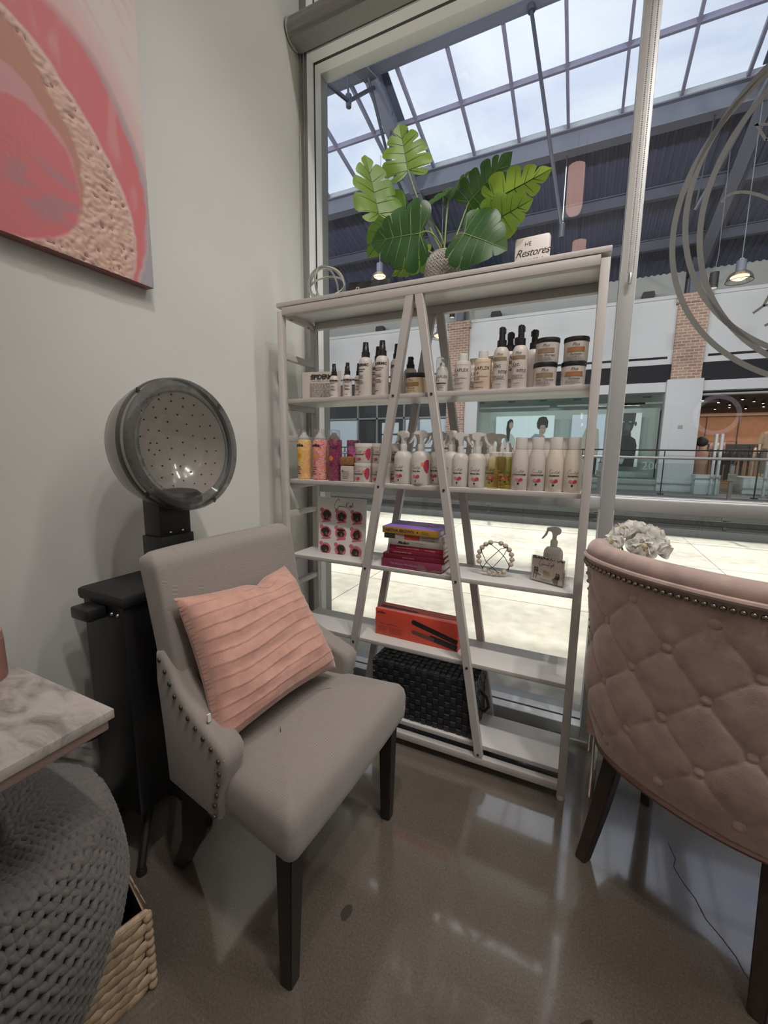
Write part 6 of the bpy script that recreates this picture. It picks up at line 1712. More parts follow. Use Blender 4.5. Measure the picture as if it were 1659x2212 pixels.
# ------------------------------------------------------------------ herringbone fabric
def herringbone():
    m = bpy.data.materials.new('herringbone_fabric'); m.use_nodes = True
    nt = m.node_tree; b = nt.nodes['Principled BSDF']; N = nt.nodes.new
    def math(op, a=None, bb=None, va=None, vb=None):
        q = N('ShaderNodeMath'); q.operation = op
        if a is not None: link(nt, a, q.inputs[0])
        elif va is not None: q.inputs[0].default_value = va
        if bb is not None: link(nt, bb, q.inputs[1])
        elif vb is not None: q.inputs[1].default_value = vb
        return q.outputs[0]
    tc = N('ShaderNodeTexCoord'); s = N('ShaderNodeSeparateXYZ'); link(nt, tc.outputs['Object'], s.inputs[0])
    run = math('ADD', s.outputs['X'], math('MULTIPLY', s.outputs['Z'], None, None, -1.0))
    tri = math('PINGPONG', math('MULTIPLY', s.outputs['Y'], None, None, 78.0), None, None, 1.0)
    ph = math('ADD', math('MULTIPLY', run, None, None, 255.0), math('MULTIPLY', tri, None, None, 1.25))
    fr = math('PINGPONG', ph, None, None, 0.5)
    r = N('ShaderNodeMapRange'); r.interpolation_type = 'SMOOTHSTEP'; r.inputs[1].default_value = 0.12; r.inputs[2].default_value = 0.38
    link(nt, fr, r.inputs[0])
    mx = N('ShaderNodeMix'); mx.data_type = 'RGBA'; mx.inputs['A'].default_value = (0.165, 0.140, 0.127, 1); mx.inputs['B'].default_value = (0.345, 0.310, 0.290, 1)
    link(nt, r.outputs[0], mx.inputs['Factor']); link(nt, mx.outputs['Result'], b.inputs['Base Color'])
    b.inputs['Roughness'].default_value = 0.9; b.inputs['Sheen Weight'].default_value = 0.25
    bp = N('ShaderNodeBump'); bp.inputs['Strength'].default_value = 0.35; bp.inputs['Distance'].default_value = 0.001
    link(nt, r.outputs[0], bp.inputs['Height']); link(nt, bp.outputs[0], b.inputs['Normal'])
    return m
M_herr = herringbone()
M_espresso = mat('espresso_wood', (0.016, 0.012, 0.010), 0.42, noise=(30, 0.15))
M_nail = mat('antique_nail', (0.10, 0.075, 0.06), 0.38, 0.7)

def rounded_trap(hw_f, hw_r, xf, xr, rad, n=6, inset=0.0, bow=0.0):
    """outline in xy: front at xf, rear at xr"""
    hw_f -= inset; hw_r -= inset; xf -= inset; xr += inset; rad = max(0.004, rad - inset * .5)
    cs = [(xf - rad, hw_f - rad, 0), (xr + rad, hw_r - rad, pi / 2), (xr + rad, -hw_r + rad, pi), (xf - rad, -hw_f + rad, 1.5 * pi)]
    P = []
    for cx, cy, a0 in cs:
        for k in range(n + 1):
            a = a0 + pi / 2 * k / n; P.append((cx + rad * cos(a), cy + rad * sin(a)))
    Q = []
    m = len(P)
    for i in range(m):   # subdivide the long runs and bow the front edge
        a, b = P[i], P[(i + 1) % m]
        k = 10 if i % (n + 1) == n else 1
        for j in range(k): Q.append((a[0] + (b[0] - a[0]) * j / k, a[1] + (b[1] - a[1]) * j / k))
    return [(x + bow * max(0, 1 - (y / max(hw_f, .01)) ** 2) * (1 if x > (xf + xr) / 2 else 0), y) for x, y in Q]
def loft(bm, rings):
    R = [[bm.verts.new(p) for p in r] for r in rings]
    for A, B in zip(R, R[1:]):
        n = len(A)
        for i in range(n): bm.faces.new((A[i], A[(i + 1) % n], B[(i + 1) % n], B[i]))
    bm.faces.new(R[0][::-1]); bm.faces.new(R[-1])

gc = thing('upholstered_chair', 'grey herringbone dining chair with sloped arms and nailhead trim beside the shelf', 'chair', (-0.690, 0.872, 0.0), radians(-2.0))
# seat
bm = new(); rings = []
spec_ = [(0.030, 0.352), (0.012, 0.358), (0.002, 0.372), (0.0, 0.395), (0.0, 0.440), (0.004, 0.458), (0.014, 0.472), (0.034, 0.482), (0.075, 0.491), (0.12, 0.496), (0.17, 0.499), (0.21, 0.500)]
for ins, z in spec_:
    o_ = rounded_trap(0.285, 0.235, 0.228, -0.205, 0.022, 5, ins, 0.006)
    rings.append([(x, y, z) for x, y in o_])
loft(bm, rings); obj('seat', bm, M_herr, gc, ang=70)
# backrest: curved slab, leaning back
def back_slab():
    bm = new()
    def f(u, v):
        a = 2 * pi * u
        # superellipse cross-section in (thickness, width)
        n_ = 0.30
        cx = (abs(cos(a)) ** n_) * (1 if cos(a) >= 0 else -1); cy = (abs(sin(a)) ** 0.16) * (1 if sin(a) >= 0 else -1)
        z = 0.36 + 0.60 * v
        e = 1.0
        if v > 0.955: q = (v - 0.955) / 0.045; e = sqrt(max(0.0, 1 - q * q * .92))
        hw = 0.238 + 0.012 * v; th = 0.043
        if v > 0.955: hw = hw - 0.020 * (1 - e)
        lean = -0.165 - 0.075 * v - 0.02 * v * v
        y = hw * cy
        bow = 0.020 * (y / hw) ** 2 * 1.0
        return (lean + th * cx * (e if v > .955 else 1) + bow, y, z if v < 1 else 0.96)
    V = grid(bm, f, 64, 40, wrap_u=True)
    bm.faces.new([r[0] for r in V][::-1]); bm.faces.new([r[-1] for r in V])
    return bm
obj('backrest', back_slab(), M_herr, gc, ang=60)
# sloped arms
armp = [(-0.205, 0.362), (-0.215, 0.50), (-0.232, 0.64), (-0.226, 0.715), (-0.196, 0.722), (-0.165, 0.690), (-0.135, 0.645), (-0.09, 0.612), (-0.045, 0.590), (0.0, 0.570), (0.028, 0.556), (0.042, 0.540), (0.042, 0.515), (0.030, 0.475), (0.014, 0.430), (0.004, 0.362)]
for s in (-1, 1):
    bm = new(); prism(bm, armp, 1, -0.034, 0.034)
    es = [e for e in bm.edges if abs(e.verts[0].co.y - e.verts[1].co.y) < 1e-6]
    bmesh.ops.bevel(bm, geom=es, offset=0.016, segments=4, affect='EDGES', profile=0.5)
    bmesh.ops.triangulate(bm, faces=[f for f in bm.faces if len(f.verts) > 6])
    # arms toe out to the front
    for v in bm.verts:
        k = (v.co.x + 0.285) / 0.33
        v.co.y += s * (0.211 + 0.041 * k)
    arm = obj('arm', bm, M_herr, gc, ang=50)
    # piping and nailheads along the outer edge
    pth = [(x, z) for x, z in armp[4:12]] + [(0.030, 0.475), (0.014, 0.430), (0.006, 0.370)]
    yo = lambda x: s * (0.211 + 0.041 * (x + 0.285) / 0.33 + 0.034)
    b = new(); tube(b, [(x - .004, yo(x) - s * 0.006, z - 0.007) for x, z in armp[4:12]], 0.0026, 6); obj('piping', b, M_herr, arm)
    L_ = []
    seg = [Vector((x, 0, z)) for x, z in pth]
    tot = sum((b_ - a_).length for a_, b_ in zip(seg, seg[1:])); nn_ = 15
    for k in range(nn_):
        d_ = tot * (k + .3) / nn_; 
        for a_, b_ in zip(seg, seg[1:]):
            l_ = (b_ - a_).length
            if d_ <= l_:
                p_ = a_ + (b_ - a_) * (d_ / l_); break
            d_ -= l_
        b = new(); sphere(b, (p_.x - 0.012, yo(p_.x) + s * 0.0002, p_.z - 0.016), 0.0062, 10, 8, (1, 0.6, 1)); obj('nailhead', b, M_nail, arm)
# legs
for s in (-1, 1):
    bm = new()
    A = [(0.205, s * 0.262), (0.160, s * 0.262), (0.160, s * 0.215), (0.205, s * 0.215)]
    x0_, y0_ = 0.178, s * 0.246
    v0 = [bm.verts.new((x, y, 0.372)) for x, y in A]; v1 = [bm.verts.new((x0_ + dx * .0165, y0_ + dy * .0165, 0.0)) for dx, dy in ((1, s), (-1, s), (-1, -s), (1, -s))]
    bm.faces.new(v0); bm.faces.new(v1[::-1])
    for i in range(4): bm.faces.new((v0[i], v0[(i + 1) % 4], v1[(i + 1) % 4], v1[i]))
    bmesh.ops.bevel(bm, geom=bm.edges[:], offset=0.003, segments=2, affect='EDGES'); obj('leg', bm, M_espresso, gc)
    bm = new(); P = [(-0.165, 0.205, 0.40), (-0.178, 0.200, 0.27), (-0.212, 0.188, 0.13), (-0.285, 0.176, 0.0)]
    W_ = [0.026, 0.025, 0.022, 0.019]
    R_ = [[bm.verts.new((x + dx * w_, s * y + dy * w_ * .9, z)) for dx, dy in ((1, 1), (-1, 1), (-1, -1), (1, -1))] for (x, y, z), w_ in zip(P, W_)]
    for A_, B_ in zip(R_, R_[1:]):
        for i in range(4): bm.faces.new((A_[i], A_[(i + 1) % 4], B_[(i + 1) % 4], B_[i]))
    bm.faces.new(R_[0]); bm.faces.new(R_[-1][::-1]); obj('leg', bm, M_espresso, gc)

# ------------------------------------------------------------------ pleated pink cushion
def cushion():
    TL, TR, BR, BL = Vector((-0.855, 0.640, 0.860)), Vector((-0.850, 1.045, 0.838)), Vector((-0.655, 1.042, 0.532)), Vector((-0.712, 0.616, 0.520))
    cen = (TL + TR + BR + BL) / 4
    ex = ((TR + BR) - (TL + BL)).normalized(); ez = ((TL + TR) - (BL + BR)); ez = (ez - ex * ez.dot(ex)).normalized(); nrm = ex.cross(ez) * 1.0
    if nrm.x < 0: nrm = -nrm
    t = thing('cushion', 'dusty pink pleated velvet cushion leaning on the grey chair', 'cushion', cen)
    nu, nv = 60, 150
    NP = 12.0
    def surf(sgn):
        def f(u, v):
            p = BL * (1 - u) * (1 - v) + BR * u * (1 - v) + TR * u * v + TL * (1 - u) * v
            a, b_ = 2 * u - 1, 2 * v - 1
            e = max(0.0, (1 - a ** 4) * (1 - b_ ** 4)) ** 0.55
            pinch = 0.018 * ((1 - a * a) * abs(b_) ** 3 + 0)
            p = p - ez * (0.020 * (1 - a * a) * (1 if b_ > 0 else -1) * abs(b_) ** 3) - ex * (0.018 * (1 - b_ * b_) * (1 if a > 0 else -1) * abs(a) ** 3)
            h_ = 0.082 * e * (1 + 0.12 * mnoise.noise(Vector((u * 3, v * 3, 1.7)))) 
            w_ = v * NP + 0.10 * sin(u * 5 + 1) + 0.35 * mnoise.noise(Vector((u * 2.2, v * 2.0, 4.1)))
            ph = w_ % 1.0
            tuck = 0.0030 * (max(0, 1 - ph * 1.8) ** 2.0) * min(1, e * 2)
            wr = 0.007 * mnoise.noise(Vector((u * 4, v * 9, 9.0))) * e
            dent = -0.018 * math.exp(-((u - 0.62) ** 2 / 0.006 + (v - 0.99) ** 2 / 0.02))
            h2 = h_ * (1 if sgn > 0 else .7) + (tuck + wr if sgn > 0 else 0)
            return p + nrm * (sgn * h2) + ez * dent - cen
        return f
    bm = new(); grid(bm, surf(1), nu, nv); grid(bm, surf(-1), nu, 40)
    bmesh.ops.remove_doubles(bm, verts=bm.verts, dist=0.0008)
    m = mat('dusty_pink_velvet', (0.50, 0.275, 0.22), 0.85, noise=(35, 0.10), sheen=0.5, bump=(300, .25))
    obj('cover', bm, m, t, ang=80)
    bm = new(); box(bm, (BL + (TL - BL) * .22 + nrm * 0.014 - ex * 0.004) - cen, (0.004, 0.008, 0.018)); obj('care_tag', bm, M_paper, t)
    return t

cu_ = cushion()

# ------------------------------------------------------------------ hooded dryer
dr = thing('hooded_dryer', 'black salon hood dryer with smoky clear bonnet standing behind the grey chair', 'hair dryer', (-1.12, 0.785, 0.0))
DO = Vector((-1.12, 0.785, 0.0))
def dp(name, bm, m, par=None):
    bmesh.ops.translate(bm, verts=bm.verts, vec=-DO); return obj(name, bm, m, par or dr)
bm = new(); boxx(bm, -1.235, -1.055, 0.640, 0.815, 0.17, 0.815, 0.012); dp('cabinet', bm, M_dark)
bm = new(); boxx(bm, -1.245, -1.045, 0.632, 0.822, 0.795, 0.83, 0.012); dp('cabinet_top', bm, M_black)
bm = new(); boxx(bm, -1.20, -1.12, 0.590, 0.640, 0.762, 0.795, 0.006); dp('handle_bracket', bm, M_dark)
for x in (-1.10, -1.075):
    bm = new(); sphere(bm, (x, 0.6385, 0.775), 0.005, 10, 8); dp('screw', bm, M_steel)
bm = new(); boxx(bm, -1.125, -1.045, 0.755, 0.865, 0.78, 0.965, 0.003); dp('column', bm, M_dark)
bm = new(); boxx(bm, -1.120, -1.050, 0.760, 0.860, 0.955, 1.075, 0.003); dp('column_neck', bm, M_dark)
for y in (0.79, 0.83):
    bm = new(); sphere(bm, (-1.0495, y, 0.975), 0.0042, 10, 8); dp('screw', bm, M_chrome)
for k, ang in enumerate((-0.95, 0.6, 2.2, 3.75)):
    c_ = Vector((-1.14, 0.745, 0.0)); d_ = Vector((cos(ang), sin(ang), 0)); ll = 0.15 if k else 0.14
    bm = new(); tube(bm, [c_ + Vector((0, 0, 0.19)), c_ + d_ * 0.05 + Vector((0, 0, 0.15)), c_ + d_ * ll + Vector((0, 0, 0.018))], [0.014, 0.013, 0.011], 8)
    lg = dp('leg', bm, M_black)
    bm = new(); q_ = c_ + d_ * ll; lathe(bm, [(0, 0.0), (0.014, 0.0), (0.014, 0.012), (0.010, 0.02), (0, 0.02)], 12, (q_.x, q_.y, 0)); bmesh.ops.translate(bm, verts=bm.verts, vec=-DO); obj('rubber_foot', bm, M_black, lg)
def smoked(name, tint, col, f, rough=0.12):
    m = glass(name, tint, 0.05, rough); nt = m.node_tree
    o = nt.nodes['Material Output']; src = o.inputs[0].links[0].from_socket
    p = nt.nodes.new('ShaderNodeBsdfPrincipled'); p.inputs['Base Color'].default_value = (*col, 1); p.inputs['Roughness'].default_value = 0.2
    mx = nt.nodes.new('ShaderNodeMixShader'); mx.inputs[0].default_value = f
    link(nt, src, mx.inputs[1]); link(nt, p.outputs[0], mx.inputs[2]); link(nt, mx.outputs[0], o.inputs[0])
    return m
M_smk = smoked('smoky_bonnet', (0.74, 0.71, 0.69), (0.20, 0.185, 0.175), 0.35)
M_smk2 = smoked('smoky_inner', (0.85, 0.83, 0.81), (0.26, 0.24, 0.225), 0.45, 0.08)
M_rim = smoked('clear_rim', (0.72, 0.74, 0.74), (0.14, 0.14, 0.14), 0.18, 0.05)
HC = Vector((-1.000, 0.828, 1.222)); ax = Vector((0.99, 0.02, 0.07)).normalized()
q0 = Vector((0, 0, 1)).rotation_difference(ax).to_matrix()
HR = 0.181
def hood(name, prof, m, n=56, par=None):
    bm = new(); lathe(bm, prof, n, HC, q0); return dp(name, bm, m, par)
outer = [(HR * 1.0, 0.0), (HR * 1.005, -0.03), (HR * 0.985, -0.065), (HR * 0.92, -0.105), (HR * .78, -0.142), (HR * .55, -0.168), (HR * .28, -0.180), (0, -0.183)]
hood('outer_bonnet', outer, M_smk)
inner = [(HR * 0.83, -0.012), (HR * .825, -0.03), (HR * .79, -0.060), (HR * .70, -0.092), (HR * .55, -0.118), (HR * .36, -0.136), (HR * .18, -0.144), (0, -0.146)]
inn = hood('inner_bonnet', inner, M_smk2)
hood('front_rim', [(HR * .80, -0.012), (HR * .82, 0.002), (HR * .90, 0.008), (HR * .985, 0.004), (HR * 1.01, -0.004), (HR * 1.0, -0.010), (HR * .9, -0.004), (HR * .82, -0.016)], M_rim)
hood('seam_ring', [(HR * 1.004, -0.020), (HR * 1.02, -0.024), (HR * 1.02, -0.034), (HR * 1.004, -0.038)], mat('rim_grey', (0.05, 0.05, 0.052), 0.25))
bm = new()
for ri, (rr, zz_, cnt) in enumerate(((0.10, -0.1445, 5), (0.30, -0.1385, 10), (0.48, -0.1245, 14), (0.63, -0.104, 18), (0.735, -0.079, 21), (0.80, -0.052, 23))):
    for k in range(cnt):
        a = 2 * pi * (k + .5 * (ri % 2)) / cnt
        p_ = q0 @ Vector((HR * rr * cos(a), HR * rr * sin(a), zz_ + 0.0015)) + HC
        sphere(bm, p_, 0.0027, 8, 5)
o_ = dp('vent_holes', bm, mat('vent_hole', (0.045, 0.04, 0.036), 0.3), inn); o_['kind'] = 'stuff'
bm = new(); lathe(bm, [(0, 0), (0.062, 0), (0.062, 0.02), (0.05, 0.03), (0, 0.03)], 32, HC + Vector((-0.062, 0.0, -0.160)), (Matrix.Rotation(radians(6), 3, 'Y') @ Matrix.Diagonal((1.0, 1.15, 1)))); dp('air_outlet', bm, M_dark)
for a in (0.5, 2.3, 3.9, 5.5):
    p_ = q0 @ Vector((HR * 1.01 * cos(a), HR * 1.01 * sin(a), -0.015)) + HC
    bm = new(); sphere(bm, p_, 0.005, 8, 6, (1, 1, 1.8)); dp('rim_clip', bm, M_black)

# power cords by the wall
t = thing('power_cord', 'black power cord looped behind the marble table beside the hood dryer', 'cord', (-1.28, 0.60, 0.40))
bm = new(); tube(bm, [(0.02, -0.10, 0.04), (0.03, -0.04, 0.015), (0.02, 0.03, 0.02), (0.01, 0.10, 0.05)], 0.006, 8)
pts_ = [(0.035 + 0.03 * cos(2 * pi * k / 20) , 0.02 + 0.055 * cos(2 * pi * k / 20) - .01, -0.01 + 0.022 * sin(2 * pi * k / 20)) for k in range(20)]
tube(bm, pts_, 0.0052, 8, closed=True); tube(bm, [(p[0] + .004, p[1] + .006, p[2] + .007) for p in pts_], 0.0052, 8, closed=True)
tube(bm, [(0.01, -0.10, 0.04), (0.0, -0.16, -0.05), (0.01, -0.17, -0.14), (0.02, -0.19, -0.25), (0.03, -0.2, -0.39)], 0.0055, 8)
obj('cable', bm, M_dark, t)

# ------------------------------------------------------------------ marble table
M_marble = bpy.data.materials.new('grey_marble'); M_marble.use_nodes = True
nt = M_marble.node_tree; b = nt.nodes['Principled BSDF']; N = nt.nodes.new
tc = N('ShaderNodeTexCoord'); mp = N('ShaderNodeMapping'); mp.inputs['Scale'].default_value = (3.0, 7.0, 3.0); mp.inputs['Rotation'].default_value = (0, 0, 0.75)
n1 = N('ShaderNodeTexNoise'); n1.inputs['Scale'].default_value = 3.2; n1.inputs['Detail'].default_value = 9; n1.inputs['Roughness'].default_value = 0.62; n1.inputs['Distortion'].default_value = 1.1
link(nt, tc.outputs['Object'], mp.inputs[0]); link(nt, mp.outputs[0], n1.inputs['Vector'])
r1 = N('ShaderNodeValToRGB'); e = r1.color_ramp.elements
e[0].position = 0.30; e[0].color = (0.20, 0.18, 0.175, 1); e[1].position = 0.62; e[1].color = (0.50, 0.455, 0.43, 1)
q = e.new(0.44); q.color = (0.36, 0.325, 0.31, 1); q = e.new(0.53); q.color = (0.46, 0.42, 0.395, 1)
link(nt, n1.outputs['Fac'], r1.inputs[0]); link(nt, r1.outputs[0], b.inputs['Base Color']); b.inputs['Roughness'].default_value = 0.32
tb_ = thing('marble_table', 'table with a grey veined marble top on a pink metal apron against the left wall', 'table', (-1.01, 0.02, 0.0))
TO = Vector((-1.01, 0.02, 0.0))
def tp(name, bm, m):
    bmesh.ops.translate(bm, verts=bm.verts, vec=-TO); return obj(name, bm, m, tb_)
bm = new(); boxx(bm, XL + .004, -0.743, -0.50, 0.42, 0.722, 0.74, 0.0015); tp('marble_top', bm, M_marble)
bm = new(); boxx(bm, XL + .008, -0.750, -0.49, 0.413, 0.700, 0.7215, 0.004); tp('apron', bm, mat('rose_metal', (0.36, 0.25, 0.235), 0.4, 0.1))
for x in (-1.27, -0.80):
    for y in (-0.46,):
        bm = new(); boxx(bm, x - .015, x + .015, y - .015, y + .015, 0, 0.70, 0.002); tp('leg', bm, M_pink)
bm = new(); boxx(bm, XL + .008, -1.24, 0.30, 0.33, 0.0, 0.70, 0.002); tp('leg', bm, M_pink)
t = thing('pink_canister', 'pink canister on the marble table at the frame edge', 'canister', (-1.078, 0.352, 0.7405))
bm = new(); lathe(bm, [(0, 0), (0.046, 0), (0.048, 0.004), (0.048, 0.085), (0, 0.085)], 32); obj('body', bm, mat('pink_glitter', (0.42, 0.215, 0.18), 0.6, bump=(400, .5)), t)
bm = new(); lathe(bm, [(0, 0.085), (0.047, 0.085), (0.047, 0.10), (0.044, 0.104), (0, 0.104)], 32); obj('lid', bm, M_pink, t)

# ------------------------------------------------------------------ basket and knitted pouf
bk = thing('seagrass_basket', 'rectangular woven seagrass basket on the floor holding the knitted pouf', 'basket', (-1.03, 0.22, 0.0))
BO = Vector((-1.03, 0.22, 0.0))
M_sea = [mat('seagrass_a', (0.42, 0.31, 0.21), 0.8, noise=(60, 0.25)), mat('seagrass_b', (0.35, 0.255, 0.17), 0.8, noise=(60, 0.25))]
BC = Vector((-0.795, 0.476, 0)); e1 = Vector((-0.26, -0.965, 0)).normalized(); e2 = Vector((-0.965, 0.26, 0)).normalized()
LB1, LB2, BHT = 0.50, 0.36, 0.20
def bside(P0, dir_, L, nrm_, rows_=9):
    """one woven wall: fat twisted rows whose bulges alternate"""
    A, B = new(), new()
    hr = BHT / rows_; step = 0.034
    k = int(L / step)
    for r_ in range(rows_):
        for i in range(k + 1):
            off = (0.5 if r_ % 2 else 0) * step
            s_ = i * step + off
            if s_ > L - 0.010 or s_ < 0.010: continue
            b = A if (i + r_) % 2 else B
            c_ = P0 + dir_ * s_ + Vector((0, 0, hr * (r_ + .5))) + nrm_ * 0.003
            tilt = Matrix.Rotation(0.28, 3, nrm_)
            ux = tilt @ dir_; uz = tilt @ Vector((0, 0, 1))
            rot = Matrix((ux, nrm_, uz)).transposed()
            sphere(b, c_, 1.0, 8, 6, (0.027, 0.0055, hr * .66), rot)
    for b, m in ((A, M_sea[0]), (B, M_sea[1])):
        bmesh.ops.translate(b, verts=b.verts, vec=-BO); o = obj('woven_side', b, m, bk, ang=80); o['kind'] = 'stuff'
c1, c2 = BC + e1 * LB1, BC + e2 * LB2
c3_ = c1 + e2 * LB2
bside(BC, e1, LB1, -e2); bside(BC, e2, LB2, -e1); bside(c1, e2, LB2, e1); bside(c2, e1, LB1, e2)
bm = new()
for q in (BC, c1, c2, c3_):
    o_c = (q - (BC + c3_) / 2).normalized()
    for r_ in range(9): sphere(bm, q + Vector((0, 0, BHT / 9 * (r_ + .5))) + o_c * 0.001, 1.0, 8, 6, (0.011, 0.011, BHT / 9 * .64))
bmesh.ops.translate(bm, verts=bm.verts, vec=-BO); o = obj('woven_corner', bm, M_sea[0], bk, ang=80); o['kind'] = 'stuff'
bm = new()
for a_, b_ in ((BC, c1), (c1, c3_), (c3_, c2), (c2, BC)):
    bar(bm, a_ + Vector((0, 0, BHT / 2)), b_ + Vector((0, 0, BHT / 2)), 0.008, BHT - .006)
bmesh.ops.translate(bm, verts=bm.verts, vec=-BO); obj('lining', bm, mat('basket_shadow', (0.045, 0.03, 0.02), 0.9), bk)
bm = new(); tube(bm, [p + Vector((0, 0, BHT)) for p in (BC, c1, c3_, c2)], 0.009, 8, closed=True); bmesh.ops.translate(bm, verts=bm.verts, vec=-BO); obj('rim', bm, M_sea[0], bk)
bm = new(); bar(bm, (BC + c1) / 2 + (c2 - BC) / 2 + Vector((0, 0, .006)) - e1 * LB1 / 2, (BC + c1) / 2 + (c2 - BC) / 2 + Vector((0, 0, .006)) + e1 * LB1 / 2, LB2, 0.010); bmesh.ops.translate(bm, verts=bm.verts, vec=-BO); obj('base', bm, M_sea[1], bk)

pf = thing('knitted_pouf', 'chunky grey knitted pouf sunk in the seagrass basket under the marble table', 'pouf', (-1.0, 0.35, 0.05))
PO = Vector((-1.0, 0.35, 0.05))
M_yarn = mat('grey_yarn', (0.165, 0.155, 0.15), 0.95, noise=(120, 0.15), sheen=0.3, bump=(260, .5))
PCx, PCy = -1.00, 0.30
def pouf_pt(a, s):
    """s from 0 (centre of top) to 1 (bottom of side)"""
    R = 0.212
    if s < 0.55:
        q = s / 0.55; r = R * (q ** 0.9) * 0.93
        z = 0.455 + 0.035 * sin(pi * min(1, q * 0.95)) - 0.02
    else:
        q = (s - .55) / .45
        r = R * (0.93 + 0.12 * sin(pi * min(1, q * 0.9)) - 0.30 * max(0, q - .55)); z = 0.437 - 0.36 * q ** 1.15
    dent = 0.10 * math.exp(-(((a + 0.75 + 2 * pi) % (2 * pi) - pi * 0) ** 2) / 0.0001)
    x, y = PCx + r * cos(a), PCy + r * sin(a) * 1.0
    # slump: a soft hollow near the front right of the top
    dd = (x + 0.93) ** 2 + (y - 0.30) ** 2
    if s < 0.62: z -= 0.055 * math.exp(-dd / 0.010)
    z += 0.010 * mnoise.noise(Vector((x * 6, y * 6, z * 6)))
    return Vector((x, y, z))
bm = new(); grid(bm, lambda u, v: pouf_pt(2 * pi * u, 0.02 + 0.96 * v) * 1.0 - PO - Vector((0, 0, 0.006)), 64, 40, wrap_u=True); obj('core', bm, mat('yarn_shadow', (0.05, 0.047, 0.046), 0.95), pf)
bm = new()
tmpl = new(); bmesh.ops.create_icosphere(tmpl, subdivisions=2, radius=1.0)
tv = [v.co.copy() for v in tmpl.verts]; tf = [[v.index for v in f.verts] for f in tmpl.faces]; tmpl.free()
rnd = random.Random(4)
s = 0.03; row = 0
while s < 0.985:
    p0 = pouf_pt(0, s); ds = 0.028
    r_ = sqrt((p0.x - PCx) ** 2 + (p0.y - PCy) ** 2)
    n_ = max(6, int(2 * pi * r_ / 0.027))
    for k in range(n_):
        a = 2 * pi * (k + 0.5 * (row % 2)) / n_
        P = pouf_pt(a, s)
        ta = (pouf_pt(a + .02, s) - pouf_pt(a - .02, s)).normalized(); ts = (pouf_pt(a, min(.99, s + .01)) - pouf_pt(a, max(.0, s - .01))).normalized()
        nr = ta.cross(ts); 
        if nr.dot(P - Vector((PCx, PCy, 0.25))) < 0: nr = -nr
        for sg in (-1, 1):
            c_, s__ = cos(0.62 * sg + rnd.uniform(-.15, .15)), sin(0.62 * sg)
            ux = ts * c_ + ta * s__; uy = nr; uz = ux.cross(uy)
            cc = P + ta * (sg * 0.0064) + nr * 0.003 - PO
            sc_ = rnd.uniform(.85, 1.15)
            vs = [bm.verts.new(cc + ux * (q.x * 0.0168 * sc_) + uy * (q.y * 0.0085) + uz * (q.z * 0.0082 * sc_)) for q in tv]
            for f in tf: bm.faces.new([vs[i] for i in f])
    s += ds; row += 1
o_ = obj('knit_stitches', bm, M_yarn, pf, ang=180); o_['kind'] = 'stuff'
t = thing('magenta_strap', 'magenta strap end peeping out between pouf and basket edge', 'strap', tuple(BC + e1 * 0.16 + Vector((0, 0, 0.195))))
bm = new(); bar(bm, -e2 * -0.012 + Vector((0, 0, 0.004)) - e1 * 0.06, e2 * 0.02 + Vector((0, 0, 0.012)) + e1 * 0.06, 0.010, 0.004, bev=0.001); obj('strap', bm, mat('magenta_fabric', (0.22, 0.012, 0.07), 0.7), t)

# ------------------------------------------------------------------ tufted pink chair
pc = thing('tufted_chair', 'dusty pink button-tufted chair with nailhead trim seen from behind', 'chair', (0.271, 1.140, 0.0), atan2(-0.544, 0.839))
# local axes: x along the back (to the right), y forward (away from the viewer)
M_velvet = mat('rose_velvet', (0.47, 0.345, 0.31), 0.85, noise=(22, 0.16), sheen=0.6, bump=(260, .22))
CA, CB = 0.292, 0.155
TH = radians(84)
_arc = [0.0]
for k in range(1, 201):
    a0, a1 = TH * (k - 1) / 200, TH * k / 200
    _arc.append(_arc[-1] + sqrt((CA * (sin(a1) - sin(a0))) ** 2 + (CB * (cos(a1) - cos(a0))) ** 2))
SMAX = _arc[-1]
def arc_to_angle(s):
    a = abs(s)
    if a >= SMAX: return TH * (1 if s > 0 else -1)
    for k in range(200):
        if _arc[k + 1] >= a:
            t_ = (a - _arc[k]) / (_arc[k + 1] - _arc[k]); return (TH * (k + t_) / 200) * (1 if s > 0 else -1)
def wfac(z): 
    t_ = (z - 0.33) / 0.63
    return 0.86 + 0.14 * min(1, max(0, t_) / 0.30) - 0.035 * math.exp(-((t_ - .58) / .16) ** 2) + 0.045 * sst(.7, 1.0, t_)
def outer(s, z, h=0.0):
    th = arc_to_angle(s); w = wfac(z)
    n_ = Vector((sin(th) * CB, -cos(th) * CA, 0)).normalized()
    lean = -0.035 * sst(0.35, 1.0, z) + 0.030 * (1 - sst(0.30, 0.5, z))
    p = Vector((CA * sin(th) * w, -CB * (cos(th) - 1) - 0.048 + lean, z))
    p.y -= 0.0
    return p + n_ * h, n_
def y_of(p): return p
def tuft(s, z):
    a = s / 0.17 + (z - 0.86) / 0.18 + 0.66; b_ = s / 0.17 - (z - 0.86) / 0.18 + 0.66
    f = (abs(sin(pi * a)) * abs(sin(pi * b_))) ** 0.24
    fade = sst(0.36, 0.46, z) * (1 - sst(0.86, 0.93, z))
    # deep dimples at the buttons
    na, nb = round(a), round(b_); da = (a - na) ; db = (b_ - nb)
    dim = math.exp(-(da * da + db * db) / 0.018)
    amp = 0.0065 + 0.007 * sst(0.05, 0.26, abs(s))
    return (amp * f - 0.006 * dim) * fade + (amp * .8) * (1 - fade)
ZBm, ZTp = 0.335, 0.925
def zb(s): return 0.335 + 0.02 * (1 - (s / SMAX) ** 2)
bm = new()
def fo(u, v):
    s = -SMAX + 2 * SMAX * u; z = zb(s) + (ZTp - zb(s)) * v
    p, n_ = outer(s, z, tuft(s, z)); return p
